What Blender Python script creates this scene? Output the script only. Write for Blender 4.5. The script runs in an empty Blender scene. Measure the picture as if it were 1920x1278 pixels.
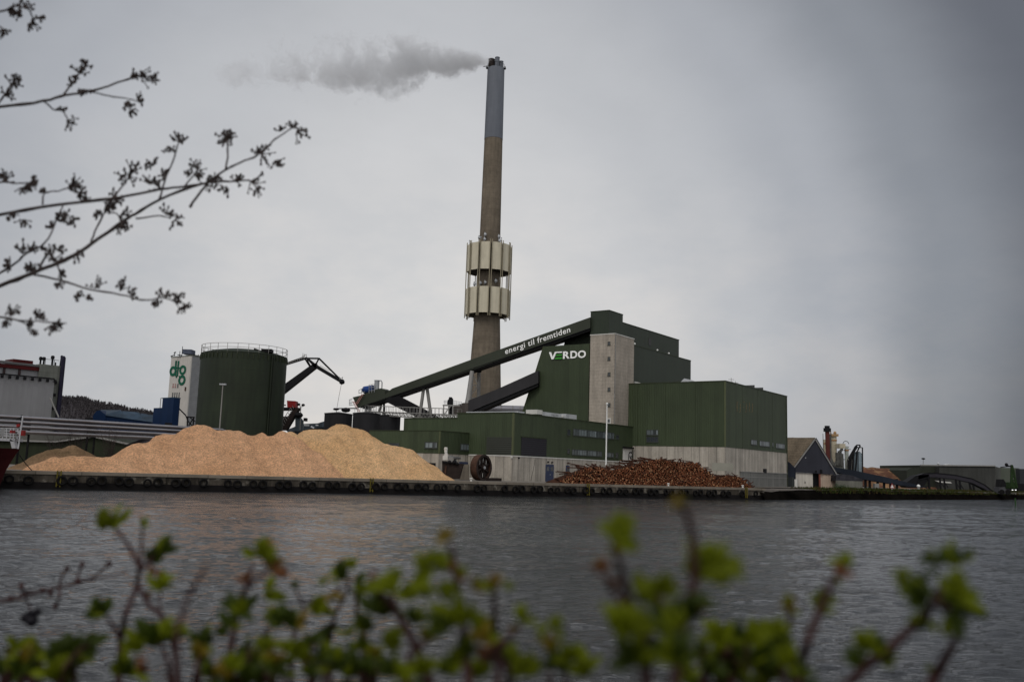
import bpy, bmesh, math, random
from mathutils import Vector, Matrix, noise
from math import radians, sin, cos, tan, pi, atan2, sqrt
random.seed(7)
S = bpy.context.scene
COL = S.collection
# ------------------------------------------------------------------ camera, sky, sun, exposure
F = 1720.0; HZ = 241.0; ROLL = 0.032; CAMZ = 3.2
pitch = math.atan(HZ / F)
fw = Vector((0, cos(pitch), sin(pitch))); up0 = Vector((0, -sin(pitch), cos(pitch))); rt0 = Vector((1, 0, 0))
RT = (rt0 * cos(ROLL) + up0 * sin(ROLL)).normalized(); UP = (up0 * cos(ROLL) - rt0 * sin(ROLL)).normalized()
cd = bpy.data.cameras.new('camera'); cam = bpy.data.objects.new('camera', cd); COL.objects.link(cam)
m = Matrix((RT, UP, -fw)).transposed().to_4x4(); m.translation = Vector((0, 0, CAMZ)); cam.matrix_world = m
cd.sensor_width = 36.0; cd.lens = F * 36 / 1920; cd.clip_start = 0.05; cd.clip_end = 8000
cd.dof.use_dof = True; cd.dof.focus_distance = 135; cd.dof.aperture_fstop = 2.9; cd.dof.aperture_blades = 0
S.camera = cam
S.view_settings.view_transform = 'Standard'; S.view_settings.look = 'None'; S.view_settings.exposure = 0; S.view_settings.gamma = 1
S.view_settings.use_curve_mapping = False
S.cycles.max_bounces = 6; S.cycles.volume_bounces = 1; S.cycles.transparent_max_bounces = 8
S.cycles.volume_step_rate = 1.0; S.cycles.sample_clamp_indirect = 3.0

def new_nodes(nt):
    nt.nodes.clear(); L = nt.links
    def N(t, **kw):
        n = nt.nodes.new(t)
        ins = kw.pop('ins', {})
        for k, v in kw.items(): setattr(n, k, v)
        for k, v in ins.items():
            s = n.inputs[k]
            if isinstance(v, bpy.types.NodeSocket): L.new(v, s)
            else: s.default_value = v
        return n
    def math_(op, a, b=0.0, c=None, clamp=False):
        n = N('ShaderNodeMath', operation=op, use_clamp=clamp)
        for i, v in enumerate((a, b, c)):
            if v is None: continue
            if isinstance(v, bpy.types.NodeSocket): L.new(v, n.inputs[i])
            else: n.inputs[i].default_value = v
        return n.outputs[0]
    def ramp(fac, stops, interp='LINEAR'):
        n = N('ShaderNodeValToRGB'); L.new(fac, n.inputs[0]); cr = n.color_ramp; cr.interpolation = interp
        while len(cr.elements) > 1: cr.elements.remove(cr.elements[-1])
        for i, (p, c) in enumerate(stops):
            e = cr.elements[0] if i == 0 else cr.elements.new(p)
            e.position = p
            if not hasattr(c, '__len__'): c = (c, c, c)
            e.color = tuple(c) + (1,)
        return n.outputs[0]
    return N, math_, ramp, L

SUN_EL, SUN_AZ = radians(48), radians(-158)      # azimuth from +Y towards +X: behind the camera, a little to the left
w = bpy.data.worlds.new('World'); S.world = w; w.use_nodes = True
N, mt, ramp, L = new_nodes(w.node_tree)
sky = N('ShaderNodeTexSky', sky_type='NISHITA', sun_disc=False, sun_elevation=SUN_EL, sun_rotation=SUN_AZ, dust_density=4.0)
tc = N('ShaderNodeTexCoord')
sep = N('ShaderNodeSeparateXYZ', ins={0: tc.outputs['Generated']})
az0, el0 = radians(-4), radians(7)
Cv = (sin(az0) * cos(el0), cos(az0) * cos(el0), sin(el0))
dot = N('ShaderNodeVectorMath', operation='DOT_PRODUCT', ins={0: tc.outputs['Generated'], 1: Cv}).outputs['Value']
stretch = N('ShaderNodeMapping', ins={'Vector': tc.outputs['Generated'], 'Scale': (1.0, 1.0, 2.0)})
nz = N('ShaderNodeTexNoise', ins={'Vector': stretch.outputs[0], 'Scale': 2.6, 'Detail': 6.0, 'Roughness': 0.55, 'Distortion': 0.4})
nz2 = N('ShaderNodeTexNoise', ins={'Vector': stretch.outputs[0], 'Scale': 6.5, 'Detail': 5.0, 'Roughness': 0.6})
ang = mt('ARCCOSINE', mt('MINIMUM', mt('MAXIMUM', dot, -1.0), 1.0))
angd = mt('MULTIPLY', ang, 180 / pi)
# lens vignette put into the cloud colour: darkens outward, more to the right
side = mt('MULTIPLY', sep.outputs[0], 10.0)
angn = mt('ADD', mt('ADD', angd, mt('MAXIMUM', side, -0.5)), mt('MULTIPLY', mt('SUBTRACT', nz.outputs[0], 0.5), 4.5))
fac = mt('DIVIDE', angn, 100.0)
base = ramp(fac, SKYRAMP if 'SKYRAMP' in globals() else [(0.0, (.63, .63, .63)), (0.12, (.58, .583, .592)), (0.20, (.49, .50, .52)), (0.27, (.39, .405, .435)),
                 (0.335, (.25, .265, .292)), (0.41, (.13, .138, .158)), (0.46, (.12, .128, .148)), (0.54, (.30, .31, .33)), (0.62, (.55, .56, .59)), (1.0, (.82, .83, .86))], 'EASE')  # dark ring is added lens falloff; the sky past it is raised for lighting
# warm pale bands near the horizon
elm = ramp(sep.outputs[2], [(0.0, 1.0), (0.22, 0.6), (0.34, 0.0)])
wisp = ramp(nz2.outputs[0], [(0.40, 0.0), (0.66, 1.0)])
warm = N('ShaderNodeMix', data_type='RGBA', blend_type='MIX', ins={0: mt('MULTIPLY', mt('MULTIPLY', elm, wisp), 0.75)})
L.new(base, warm.inputs[6])
wm = N('ShaderNodeMix', data_type='RGBA', blend_type='MULTIPLY', ins={0: 1.0}); L.new(base, wm.inputs[6]); wm.inputs[7].default_value = (1.17, 1.105, 1.035, 1)
L.new(wm.outputs[2], warm.inputs[7])
mod = N('ShaderNodeMix', data_type='RGBA', blend_type='MULTIPLY', ins={0: 1.0})
L.new(warm.outputs[2], mod.inputs[6]); L.new(ramp(nz2.outputs[0], [(0.25, .955), (0.5, 1.0), (0.75, 1.035)]), mod.inputs[7])
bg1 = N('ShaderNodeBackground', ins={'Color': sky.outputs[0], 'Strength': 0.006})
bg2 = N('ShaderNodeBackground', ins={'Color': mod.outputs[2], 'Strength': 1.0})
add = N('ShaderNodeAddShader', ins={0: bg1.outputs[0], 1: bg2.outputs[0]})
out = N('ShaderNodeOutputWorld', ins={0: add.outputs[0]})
sl = bpy.data.lights.new('sun', 'SUN'); sl.energy = 1.1; sl.angle = radians(18); sl.color = (1.0, 0.95, 0.88)
so = bpy.data.objects.new('sun', sl); COL.objects.link(so)
sd = Vector((sin(SUN_AZ) * cos(SUN_EL), cos(SUN_AZ) * cos(SUN_EL), sin(SUN_EL)))
so.rotation_euler = sd.to_track_quat('Z', 'Y').to_euler(); so.location = (0, 0, 60)

# ------------------------------------------------------------------ helpers
def ray(px, py): return fw * F + RT * (px - 960) + UP * (639 - py)
def P(px, py, d):
    r = ray(px, py); return Vector((0, 0, CAMZ)) + r * (d / r.y)
def onz(px, py, z):
    r = ray(px, py); return Vector((0, 0, CAMZ)) + r * ((z - CAMZ) / r.z)
class Fr:
    def __init__(s, x, y, a): s.o = Vector((x, y, 0)); s.a = a; s.u = Vector((cos(a), sin(a), 0)); s.v = Vector((-sin(a), cos(a), 0))
    def w(s, x, y, z): return s.o + s.u * x + s.v * y + Vector((0, 0, z))
    def hx(s, px, py, b):      # hit plane y=b -> (x, z)
        r = ray(px, py); c = Vector((0, 0, CAMZ)) - s.o
        t = (b - c.dot(s.v)) / r.dot(s.v); p = c + r * t; return p.dot(s.u), p.z
    def hy(s, px, py, a):      # hit plane x=a -> (y, z)
        r = ray(px, py); c = Vector((0, 0, CAMZ)) - s.o
        t = (a - c.dot(s.u)) / r.dot(s.u); p = c + r * t; return p.dot(s.v), p.z
WF = Fr(0, 0, 0)
def V(*a): return Vector(a)

class MB:
    def __init__(s): s.v = []; s.f = []; s.m = []; s.mi = 0
    def poly(s, pts, faces):
        b = len(s.v); s.v += [tuple(p) for p in pts]
        for f in faces: s.f.append(tuple(b + i for i in f)); s.m.append(s.mi)
        return s
    def hexa(s, p):
        return s.poly(p, [(0, 3, 2, 1), (4, 5, 6, 7), (0, 1, 5, 4), (1, 2, 6, 5), (2, 3, 7, 6), (3, 0, 4, 7)])
    def box(s, fr, x0, x1, y0, y1, z0, z1):
        return s.hexa([fr.w(x0, y0, z0), fr.w(x1, y0, z0), fr.w(x1, y1, z0), fr.w(x0, y1, z0), fr.w(x0, y0, z1), fr.w(x1, y0, z1), fr.w(x1, y1, z1), fr.w(x0, y1, z1)])
    def ext(s, pts, d):
        n = len(pts); d = Vector(d)
        q = [Vector(p) for p in pts] + [Vector(p) + d for p in pts]
        fs = [tuple(range(n - 1, -1, -1)), tuple(range(n, 2 * n))] + [(i, (i + 1) % n, n + (i + 1) % n, n + i) for i in range(n)]
        return s.poly(q, fs)
    def tube(s, pts, rad, n=6, caps=True):
        pts = [Vector(p) for p in pts]
        if not hasattr(rad, '__len__'): rad = [rad] * len(pts)
        b = len(s.v); k = len(pts); prev = None
        for i, p in enumerate(pts):
            t = (pts[min(i + 1, k - 1)] - pts[max(i - 1, 0)])
            t = t.normalized() if t.length > 1e-9 else Vector((0, 0, 1))
            a = t.orthogonal().normalized() if prev is None else (prev - t * prev.dot(t)).normalized()
            prev = a; c = t.cross(a)
            for j in range(n):
                q = 2 * pi * j / n; s.v.append(tuple(p + (a * cos(q) + c * sin(q)) * rad[i]))
        for i in range(k - 1):
            for j in range(n):
                s.f.append((b + i * n + j, b + i * n + (j + 1) % n, b + (i + 1) * n + (j + 1) % n, b + (i + 1) * n + j)); s.m.append(s.mi)
        if caps:
            s.f.append(tuple(b + j for j in range(n - 1, -1, -1))); s.m.append(s.mi)
            s.f.append(tuple(b + (k - 1) * n + j for j in range(n))); s.m.append(s.mi)
        return s
    def bar(s, p, q, w, h=None):
        p = Vector(p); q = Vector(q); h = h or w; t = (q - p).normalized()
        a = Vector((0, 0, 1)).cross(t); a = a.normalized() if a.length > .05 else Vector((1, 0, 0)); c = t.cross(a).normalized()
        a = a * (w / 2); c = c * (h / 2)
        return s.hexa([p - a - c, p + a - c, p + a + c, p - a + c, q - a - c, q + a - c, q + a + c, q - a + c])
    def lathe(s, ax, prof, n=32, cap0=True, cap1=True):
        b = len(s.v); ax = Vector(ax)
        for r, z in prof:
            for j in range(n):
                q = 2 * pi * j / n; s.v.append((ax.x + r * cos(q), ax.y + r * sin(q), z))
        k = len(prof)
        for i in range(k - 1):
            for j in range(n):
                s.f.append((b + i * n + j, b + i * n + (j + 1) % n, b + (i + 1) * n + (j + 1) % n, b + (i + 1) * n + j)); s.m.append(s.mi)
        if cap0: s.f.append(tuple(b + j for j in range(n - 1, -1, -1))); s.m.append(s.mi)
        if cap1: s.f.append(tuple(b + (k - 1) * n + j for j in range(n))); s.m.append(s.mi)
        return s
    def ball(s, c, r, n=8, sq=(1, 1, 1)):
        c = Vector(c); b = len(s.v); k = max(3, n // 2)
        for i in range(k + 1):
            th = pi * i / k
            for j in range(n):
                q = 2 * pi * j / n; s.v.append((c.x + r * sq[0] * sin(th) * cos(q), c.y + r * sq[1] * sin(th) * sin(q), c.z + r * sq[2] * cos(th)))
        for i in range(k):
            for j in range(n):
                s.f.append((b + i * n + j, b + (i + 1) * n + j, b + (i + 1) * n + (j + 1) % n, b + i * n + (j + 1) % n)); s.m.append(s.mi)
        return s

def mesh_of(name, mb, mats, M=None, smooth=False):
    me = bpy.data.meshes.new(name)
    vs = [tuple(M @ Vector(v)) for v in mb.v] if M is not None else mb.v
    me.from_pydata(vs, [], mb.f)
    if not isinstance(mats, (list, tuple)): mats = [mats]
    for x in mats: me.materials.append(x)
    if len(mats) > 1: me.polygons.foreach_set('material_index', mb.m)
    bm = bmesh.new(); bm.from_mesh(me); bmesh.ops.recalc_face_normals(bm, faces=bm.faces); bm.to_mesh(me); bm.free()
    if smooth:
        me.polygons.foreach_set('use_smooth', [True] * len(me.polygons))
        try: me.set_sharp_from_angle(angle=radians(40))
        except Exception: pass
    me.update(); return me
def tagd(o, label, cat, group=None, kind=None):
    if label: o['label'] = label
    if cat: o['category'] = cat
    if group: o['group'] = group
    if kind: o['kind'] = kind
    return o
class Th:
    def __init__(s, name, label, cat, at, rot=0.0, group=None):
        o = bpy.data.objects.new(name, None); COL.objects.link(o); o.location = at; o.rotation_euler = (0, 0, rot); o.empty_display_size = .5
        s.o = o; s.M = Matrix.Translation(Vector(at)) @ Matrix.Rotation(rot, 4, 'Z'); s.Mi = s.M.inverted()
        tagd(o, label, cat, group)
    def part(s, name, mb, mats, parent=None, label=None, smooth=False):
        if not mb.f: return None
        ob = bpy.data.objects.new(name, mesh_of(name, mb, mats, s.Mi, smooth)); COL.objects.link(ob); ob.parent = parent or s.o
        if label: ob['label'] = label
        return ob
def single(name, mb, mats, label, cat, at=None, group=None, smooth=False, kind=None):
    at = Vector(at) if at is not None else Vector((0, 0, 0))
    ob = bpy.data.objects.new(name, mesh_of(name, mb, mats, Matrix.Translation(-at), smooth)); ob.location = at; COL.objects.link(ob)
    return tagd(ob, label, cat, group, kind)
def struct(name, mb, mats, smooth=False, label=None, kind='structure'):
    ob = bpy.data.objects.new(name, mesh_of(name, mb, mats, None, smooth)); COL.objects.link(ob)
    return tagd(ob, label, None, None, kind)

# ------------------------------------------------------------------ materials
def mat(name, col, rough=.75, metal=0.0, var=.12, vs=.25, bump=0.0, bs=8.0, panel=None, pvar=.06, joint=0.0, hjoint=None, streak=0.0, col2=None, mixs=(.45, .6), fine=0.0, fs=6.0, spec=.10, transl=0.0, world=False, wave=None):
    m = bpy.data.materials.new(name); m.use_nodes = True
    N, mt, ramp, L = new_nodes(m.node_tree)
    tc = N('ShaderNodeTexCoord'); co = tc.outputs['Object']
    if world: co = N('ShaderNodeNewGeometry').outputs['Position']
    sp = N('ShaderNodeSeparateXYZ', ins={0: co}); xy = mt('ADD', sp.outputs[0], sp.outputs[1])
    c = N('ShaderNodeRGB').outputs[0]; c.default_value = tuple(col) + (1,)
    def mul(c, f, amt=1.0):
        n = N('ShaderNodeMix', data_type='RGBA', blend_type='MULTIPLY', ins={0: amt}); L.new(c, n.inputs[6]); L.new(f, n.inputs[7]); return n.outputs[2]
    n1 = N('ShaderNodeTexNoise', ins={'Vector': co, 'Scale': vs, 'Detail': 5.0, 'Roughness': .6})
    if col2:
        n2 = N('ShaderNodeTexNoise', ins={'Vector': co, 'Scale': vs * 1.7, 'Detail': 6.0, 'Roughness': .65, 'W' if False else 'Distortion': .3})
        mm = N('ShaderNodeMix', data_type='RGBA', blend_type='MIX'); L.new(ramp(n2.outputs[0], [(mixs[0], 0.0), (mixs[1], 1.0)]), mm.inputs[0])
        L.new(c, mm.inputs[6]); mm.inputs[7].default_value = tuple(col2) + (1,); c = mm.outputs[2]
    c = mul(c, ramp(n1.outputs[0], [(.3, 1 - var), (.7, 1 + var)]))
    if fine:
        n3 = N('ShaderNodeTexNoise', ins={'Vector': co, 'Scale': fs, 'Detail': 3.0, 'Roughness': .7})
        c = mul(c, ramp(n3.outputs[0], [(.3, 1 - fine), (.7, 1 + fine)]))
    bh = None
    if panel:
        q = mt('DIVIDE', xy, panel); fl = mt('FLOOR', q)
        wn = N('ShaderNodeTexWhiteNoise', noise_dimensions='1D', ins={'W': fl})
        c = mul(c, ramp(wn.outputs['Value'], [(0, 1 - pvar), (1, 1 + pvar)]))
        if joint:
            fr = mt('FRACT', q); a = mt('ABSOLUTE', mt('SUBTRACT', fr, .5)); j = mt('GREATER_THAN', a, .5 - .035 / panel * 1.6)
            c = mul(c, ramp(j, [(0, 1.0), (1, 1 - joint)]))
    if hjoint:
        q = mt('DIVIDE', sp.outputs[2], hjoint[0]); a = mt('ABSOLUTE', mt('SUBTRACT', mt('FRACT', q), .5)); j = mt('GREATER_THAN', a, .5 - .04 / hjoint[0])
        c = mul(c, ramp(j, [(0, 1.0), (1, 1 - hjoint[1])]))
    if streak:
        mp = N('ShaderNodeMapping', ins={'Vector': co, 'Scale': (1.6, 1.6, .12)})
        n4 = N('ShaderNodeTexNoise', ins={'Vector': mp.outputs[0], 'Scale': 1.0, 'Detail': 6.0, 'Roughness': .65})
        c = mul(c, ramp(n4.outputs[0], [(.35, 1 - streak), (.6, 1.0)]))
    b = N('ShaderNodeBsdfPrincipled', ins={'Base Color': c, 'Roughness': rough, 'Metallic': metal, 'Specular IOR Level': spec})
    if bump:
        n5 = N('ShaderNodeTexNoise', ins={'Vector': co, 'Scale': bs, 'Detail': 4.0, 'Roughness': .6}); h = n5.outputs[0]
        if wave: h = mt('ADD', mt('MULTIPLY', h, .3), mt('SINE', mt('MULTIPLY', xy, 2 * pi / wave)))
        bp = N('ShaderNodeBump', ins={'Height': h, 'Strength': bump, 'Distance': .05}); L.new(bp.outputs[0], b.inputs['Normal'])
    sh = b.outputs[0]
    if transl:
        tr = N('ShaderNodeBsdfTranslucent', ins={'Color': c}); mx = N('ShaderNodeMixShader', ins={0: transl, 1: b.outputs[0], 2: tr.outputs[0]}); sh = mx.outputs[0]
    N('ShaderNodeOutputMaterial', ins={0: sh}); return m

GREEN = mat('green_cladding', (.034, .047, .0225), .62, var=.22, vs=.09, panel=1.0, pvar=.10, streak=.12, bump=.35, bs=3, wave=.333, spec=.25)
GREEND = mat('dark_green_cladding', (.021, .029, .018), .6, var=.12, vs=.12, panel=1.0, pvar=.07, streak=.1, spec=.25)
SEAM = mat('cladding_seam', (.022, .028, .015), .6, var=.1)
TRIM = mat('green_trim', (.03, .037, .02), .55, var=.05)
TRIML = mat('pale_green_trim', (.075, .085, .045), .6, var=.08)
CONC = mat('concrete_panels', (.345, .315, .27), .9, var=.16, vs=.35, panel=1.5, pvar=.10, joint=.45, streak=.30, fine=.1, fs=3)
CONCT = mat('tower_concrete', (.30, .265, .222), .9, var=.14, vs=.4, panel=1.2, pvar=.05, hjoint=(.6, .14), streak=.18, fine=.12, fs=2.5)
SHAFT = mat('chimney_concrete', (.135, .112, .085), .9, var=.22, vs=.25, hjoint=(1.25, .16), streak=.22, fine=.12, fs=1.5)
STEELG = mat('grey_painted_shaft', (.115, .125, .145), .6, var=.08, vs=.3, hjoint=(2.4, .06), streak=.12)
CREAM = mat('cream_panels', (.50, .46, .355), .7, var=.06, vs=.5, streak=.15)
CREAMD = mat('cream_ribs', (.21, .185, .13), .7, var=.1)
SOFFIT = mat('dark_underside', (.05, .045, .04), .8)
BLACK = mat('black_steel', (.007, .007, .008), .6, var=.1)
DKGREY = mat('dark_grey_cladding', (.032, .031, .033), .65, var=.1, panel=1.2, pvar=.06, streak=.1)
CONVG = mat('conveyor_green', (.026, .031, .020), .6, var=.08, panel=3.0, pvar=.05, spec=.25)
GALV = mat('galvanised_steel', (.30, .31, .32), .5, metal=.5, var=.12, vs=1.0)
GALVD = mat('weathered_steel_tube', (.20, .195, .185), .6, metal=.2, var=.15)
SILVER = mat('silver_duct', (.22, .22, .245), .5, metal=.4, var=.08, vs=.5)
PIPE = mat('pipe_jacket', (.27, .265, .28), .38, metal=.9, var=.15, vs=.3)
GLASS = mat('window_glass', (.03, .035, .04), .15, var=.3, vs=1.5, spec=.6)
GLASSL = mat('pale_window_glass', (.11, .13, .135), .3, var=.15, panel=.62, pvar=.75, spec=.4)
FRAMEM = mat('window_frame', (.045, .05, .045), .5)
FRAMEG = mat('grey_window_frame', (.20, .21, .2), .5)
WHITE = mat('white_paint', (.62, .62, .60), .5, var=.05)
WHITED = mat('dirty_white', (.50, .49, .46), .7, var=.12, streak=.12)
LOUV = mat('louvre_slats', (.042, .045, .038), .6, hjoint=(.3, .55), var=.08)
LOUVD = mat('dark_louvre_slats', (.026, .025, .03), .6, hjoint=(.3, .5), var=.08)
BLUED = mat('blue_door_paint', (.035, .045, .085), .5, var=.15, vs=2)
RUST = mat('rusty_iron', (.055, .03, .021), .85, var=.35, vs=1.2, fine=.2)
RUSTD = mat('dark_rusty_iron', (.022, .016, .014), .7, var=.35, vs=1.5)
ROOFG = mat('roof_felt', (.07, .07, .07), .9, var=.2)
ROOFL = mat('pale_roof_sheet', (.40, .41, .43), .55, var=.1)
RED = mat('dark_red_paint', (.055, .006, .006), .5, var=.2, vs=.5, streak=.2)
REDC = mat('red_cabin_paint', (.22, .02, .02), .55, var=.25, streak=.3)
BLUE = mat('blue_cladding', (.004, .015, .046), .55, var=.12, panel=1.0, pvar=.08)
BLUER = mat('blue_roof_sheet', (.025, .045, .07), .35, var=.3, vs=.4, panel=4.0, pvar=.3, streak=.3)
BLUEM = mat('blue_motor_paint', (.02, .05, .18), .5)
SILO = mat('silo_render', (.21, .21, .215), .9, var=.08, vs=.15, panel=3.2, pvar=.05, streak=.1)
SILOD = mat('silo_concrete', (.13, .135, .12), .9, var=.15, vs=.5, hjoint=(1.0, .2), streak=.2)
DTGW = mat('tower_white_render', (.42, .40, .37), .85, var=.08, vs=.3, streak=.12, panel=2.2, pvar=.02)
DTGG = mat('tower_grey_brick', (.175, .18, .185), .9, var=.12, vs=.8, hjoint=(.5, .15), fine=.15)
LOGOG = mat('logo_green', (.003, .075, .042), .5, var=.03)
LOGOB = mat('sign_green', (.045, .26, .035), .5, var=.03)
RUBBER = mat('tyre_rubber', (.006, .0055, .0055), .8, var=.3, vs=2)
YELLOW = mat('yellow_paint', (.11, .09, .015), .6, var=.3, vs=2, streak=.4)
BARK = mat('twig_bark', (.038, .029, .027), .8, var=.3, vs=30)
BARKR = mat('reddish_stem', (.030, .012, .011), .7, var=.3, vs=40)
LEAF = mat('young_leaf', (.105, .128, .004), .6, var=.35, vs=25, transl=.45)
LEAFY = mat('yellowing_leaf', (.12, .085, .008), .55, var=.3, vs=30, transl=.35)
LEAFD = mat('deep_green_leaf', (.024, .036, .003), .55, var=.35, vs=25, transl=.3)
BUDR = mat('bronze_bud', (.085, .034, .012), .6, var=.3, vs=40, transl=.2)
# ------------------------------------------------------------------ water, ground, quay
def water_mat():
    m = bpy.data.materials.new('harbour_water'); m.use_nodes = True
    N, mt, ramp, L = new_nodes(m.node_tree)
    g = N('ShaderNodeNewGeometry').outputs['Position']
    m1 = N('ShaderNodeMapping', ins={'Vector': g, 'Rotation': (0, 0, radians(12)), 'Scale': (1.0, 1.9, 1)})
    a = N('ShaderNodeTexNoise', ins={'Vector': m1.outputs[0], 'Scale': 3.6, 'Detail': 6.0, 'Roughness': .62, 'Distortion': .5})
    b = N('ShaderNodeTexNoise', ins={'Vector': m1.outputs[0], 'Scale': 5.5, 'Detail': 3.0, 'Roughness': .6, 'Distortion': .6})
    c = N('ShaderNodeTexNoise', ins={'Vector': g, 'Scale': .05, 'Detail': 4.0, 'Roughness': .6})
    h = mt('ADD', mt('MULTIPLY', a.outputs[0], .095), mt('MULTIPLY', b.outputs[0], .02))
    bp = N('ShaderNodeBump', ins={'Height': h, 'Distance': 1.0}); L.new(ramp(c.outputs[0], [(.35, .45), (.65, 1.0)]), bp.inputs['Strength'])
    pr = N('ShaderNodeBsdfPrincipled', ins={'Base Color': (.010, .011, .012, 1), 'Roughness': .05, 'IOR': 1.33, 'Specular IOR Level': .5, 'Normal': bp.outputs[0]})
    N('ShaderNodeOutputMaterial', ins={0: pr.outputs[0]}); return m
LINE = [(-3000, 300), (-300, 110), (-90, 61.8), (38, 137.9), (58, 160), (122, 223), (400, 504.7), (3000, 1700)]
ed = Vector((.8594, .5113, 0)); en = Vector((-.5113, .8594, 0))       # along the quay / inland
def edge_d(px):
    k = (px - 960) / F
    return 115.3 / (1 - .595 * k)
WATER = water_mat(); mb = MB(); 
import numpy as np
def wave_field():
    rs = np.random.RandomState(4); W = []
    for i in range(64):
        lam = .27 * (9.0 / .27) ** (i / 63.0); th = rs.normal(radians(-72), .55); k = 2 * pi / lam
        slope = .038 if lam < .95 else .014 if lam < 2.5 else .008
        W.append((k * cos(th), k * sin(th), slope / k, rs.uniform(0, 6.28), lam))
    return W
WV = wave_field()
def heights(X, Y, sp, y1, nsp):
    Z = np.zeros_like(X)
    gust = .62 + .38 * np.sin(X * .043 + Y * .021 + 1.0 + 1.3 * np.sin(Y * .05 + X * .017)) * np.sin(Y * .037 - X * .012 + .6)
    wob = .8 * np.sin(X * .31 + Y * .17) + .8 * np.sin(Y * .27 - X * .11)
    for kx, ky, a, ph, lam in WV:
        if lam < 3.2 * sp: continue
        fd = ((y1 - Y) / 7.0).clip(0, 1) if lam < 3.2 * nsp else 1.0
        Z += a * fd * (gust if lam < 3 else 1.0) * np.sin(kx * X + ky * Y + ph + wob * (.9 if lam < 2 else .3))
    return Z
def water_sheet(parts, far):
    V_, F_ = [], []; base = 0
    for (y0, y1, sp, kx, nsp) in parts:
        xs = np.arange(-kx, kx + sp, sp); ys = np.arange(y0, y1 + sp * .5, sp); X, Y = np.meshgrid(xs, ys)
        X = X.astype('f8'); Z = heights(X, Y, sp, y1, nsp)
        e = np.minimum(1, (Y - 5) / 1.2).clip(0, 1) * np.minimum(1, (140 - Y) / 3).clip(0, 1); e = e * np.minimum(1, (kx - np.abs(X)) / 3).clip(0, 1)
        Z = Z * e
        V_.append(np.stack([X.ravel(), Y.ravel(), Z.ravel()], 1)); nx, ny = len(xs), len(ys)
        I = (np.arange(ny - 1)[:, None] * nx + np.arange(nx - 1)[None, :]).ravel() + base
        F_.append(np.stack([I, I + 1, I + nx + 1, I + nx], 1)); base += nx * ny
    for q in far: V_.append(np.array(q, 'f8')); F_.append(np.array([[base, base + 1, base + 2, base + 3]])); base += 4
    VV = np.concatenate(V_); FF = np.concatenate(F_).astype('i4')
    me = bpy.data.meshes.new('water'); me.vertices.add(len(VV)); me.vertices.foreach_set('co', VV.astype('f4').ravel())
    me.loops.add(FF.size); me.loops.foreach_set('vertex_index', FF.ravel()); me.polygons.add(len(FF))
    me.polygons.foreach_set('loop_start', np.arange(0, FF.size, 4, dtype='i4')); me.update(calc_edges=True)
    me.polygons.foreach_set('use_smooth', np.ones(len(FF), bool)); me.materials.append(WATER)
    ob = bpy.data.objects.new('water', me); COL.objects.link(ob); ob['kind'] = 'structure'; return ob
water_sheet([(5, 30, .085, 24, .14), (30, 62, .14, 48, .26), (62, 140, .26, 86, 9)],
    [[(-3000, -800, 0), (3000, -800, 0), (3000, 5, 0), (-3000, 5, 0)], [(-3000, 5, 0), (-24, 5, 0), (-24, 30, 0), (-3000, 30, 0)], [(24, 5, 0), (3000, 5, 0), (3000, 30, 0), (24, 30, 0)],
     [(-3000, 30, 0), (-48, 30, 0), (-48, 62, 0), (-3000, 62, 0)], [(48, 30, 0), (3000, 30, 0), (3000, 62, 0), (48, 62, 0)],
     [(-120, 4, -.32), (120, 4, -.32), (120, 141, -.32), (-120, 141, -.32)], [(-3000, 62, 0), (-86, 62, 0), (-86, 140, 0), (-3000, 140, 0)], [(86, 62, 0), (3000, 62, 0), (3000, 140, 0), (86, 140, 0)], [(-3000, 140, 0), (3000, 140, 0), (3000, 1800, 0), (-3000, 1800, 0)]])
GROUND = mat('yard_ground', (.15, .135, .12), .95, var=.25, vs=.15, fine=.15, fs=2, world=True)
GQ = 1.6
mb = MB(); pts = [(x, y, GQ) for x, y in LINE] + [(3000, 5000, GQ), (-3000, 5000, GQ)]
mb.ext([(p[0], p[1], GQ - 4) for p in pts], (0, 0, 4))
struct('ground', mb, GROUND)
# near bank where the photographer stands
BANK = mat('bank_soil', (.05, .045, .03), .95, var=.3, vs=2, world=True)
mb = MB(); nx = 40
rows = [(-60, 1.7), (-10, 1.65), (1.5, 1.6), (3.2, 1.1), (5.2, .1), (7, -.8)]
vs = []
for y, z in rows:
    for i in range(nx + 1):
        x = -80 + 160 * i / nx; vs.append((x, y + noise.noise(V(x * .3, y, 0)) * .4, z + noise.noise(V(x * .5, y, 3)) * .12))
mb.poly(vs, [(j * (nx + 1) + i, j * (nx + 1) + i + 1, (j + 1) * (nx + 1) + i + 1, (j + 1) * (nx + 1) + i) for j in range(len(rows) - 1) for i in range(nx)])
struct('bank', mb, BANK, smooth=True)

QW = mat('quay_wall_concrete', (.065, .056, .045), .95, var=.4, vs=.5, panel=3.2, pvar=.3, joint=.5, streak=.65, fine=.2, col2=(.17, .155, .13), mixs=(.55, .62), world=False)
QD = mat('wet_quay_base', (.006, .005, .005), .7, var=.4, vs=1)
QC = mat('quay_coping', (.15, .13, .105), .9, var=.2, vs=.6, panel=4, pvar=.12, joint=.4, streak=0)
A0 = V(-90, 61.8, 0); Lq = (V(38, 137.9, 0) - A0).length
QF = Fr(A0.x, A0.y, atan2(ed.y, ed.x))        # x along quay, y inland
t = Th('quay_wall', 'long concrete quay wall hung with black tyres along the water', 'quay wall', A0, QF.a)
t.part('wall_face', MB().box(QF, 0, Lq, -.25, -.01, .62, 1.35), QW)
t.part('wet_footing', MB().box(QF, 0, Lq, -.36, -.01, -1, .62), QD)
t.part('coping', MB().box(QF, -1, Lq + .2, -.34, 1.6, 1.353, 1.66), QC)
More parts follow.
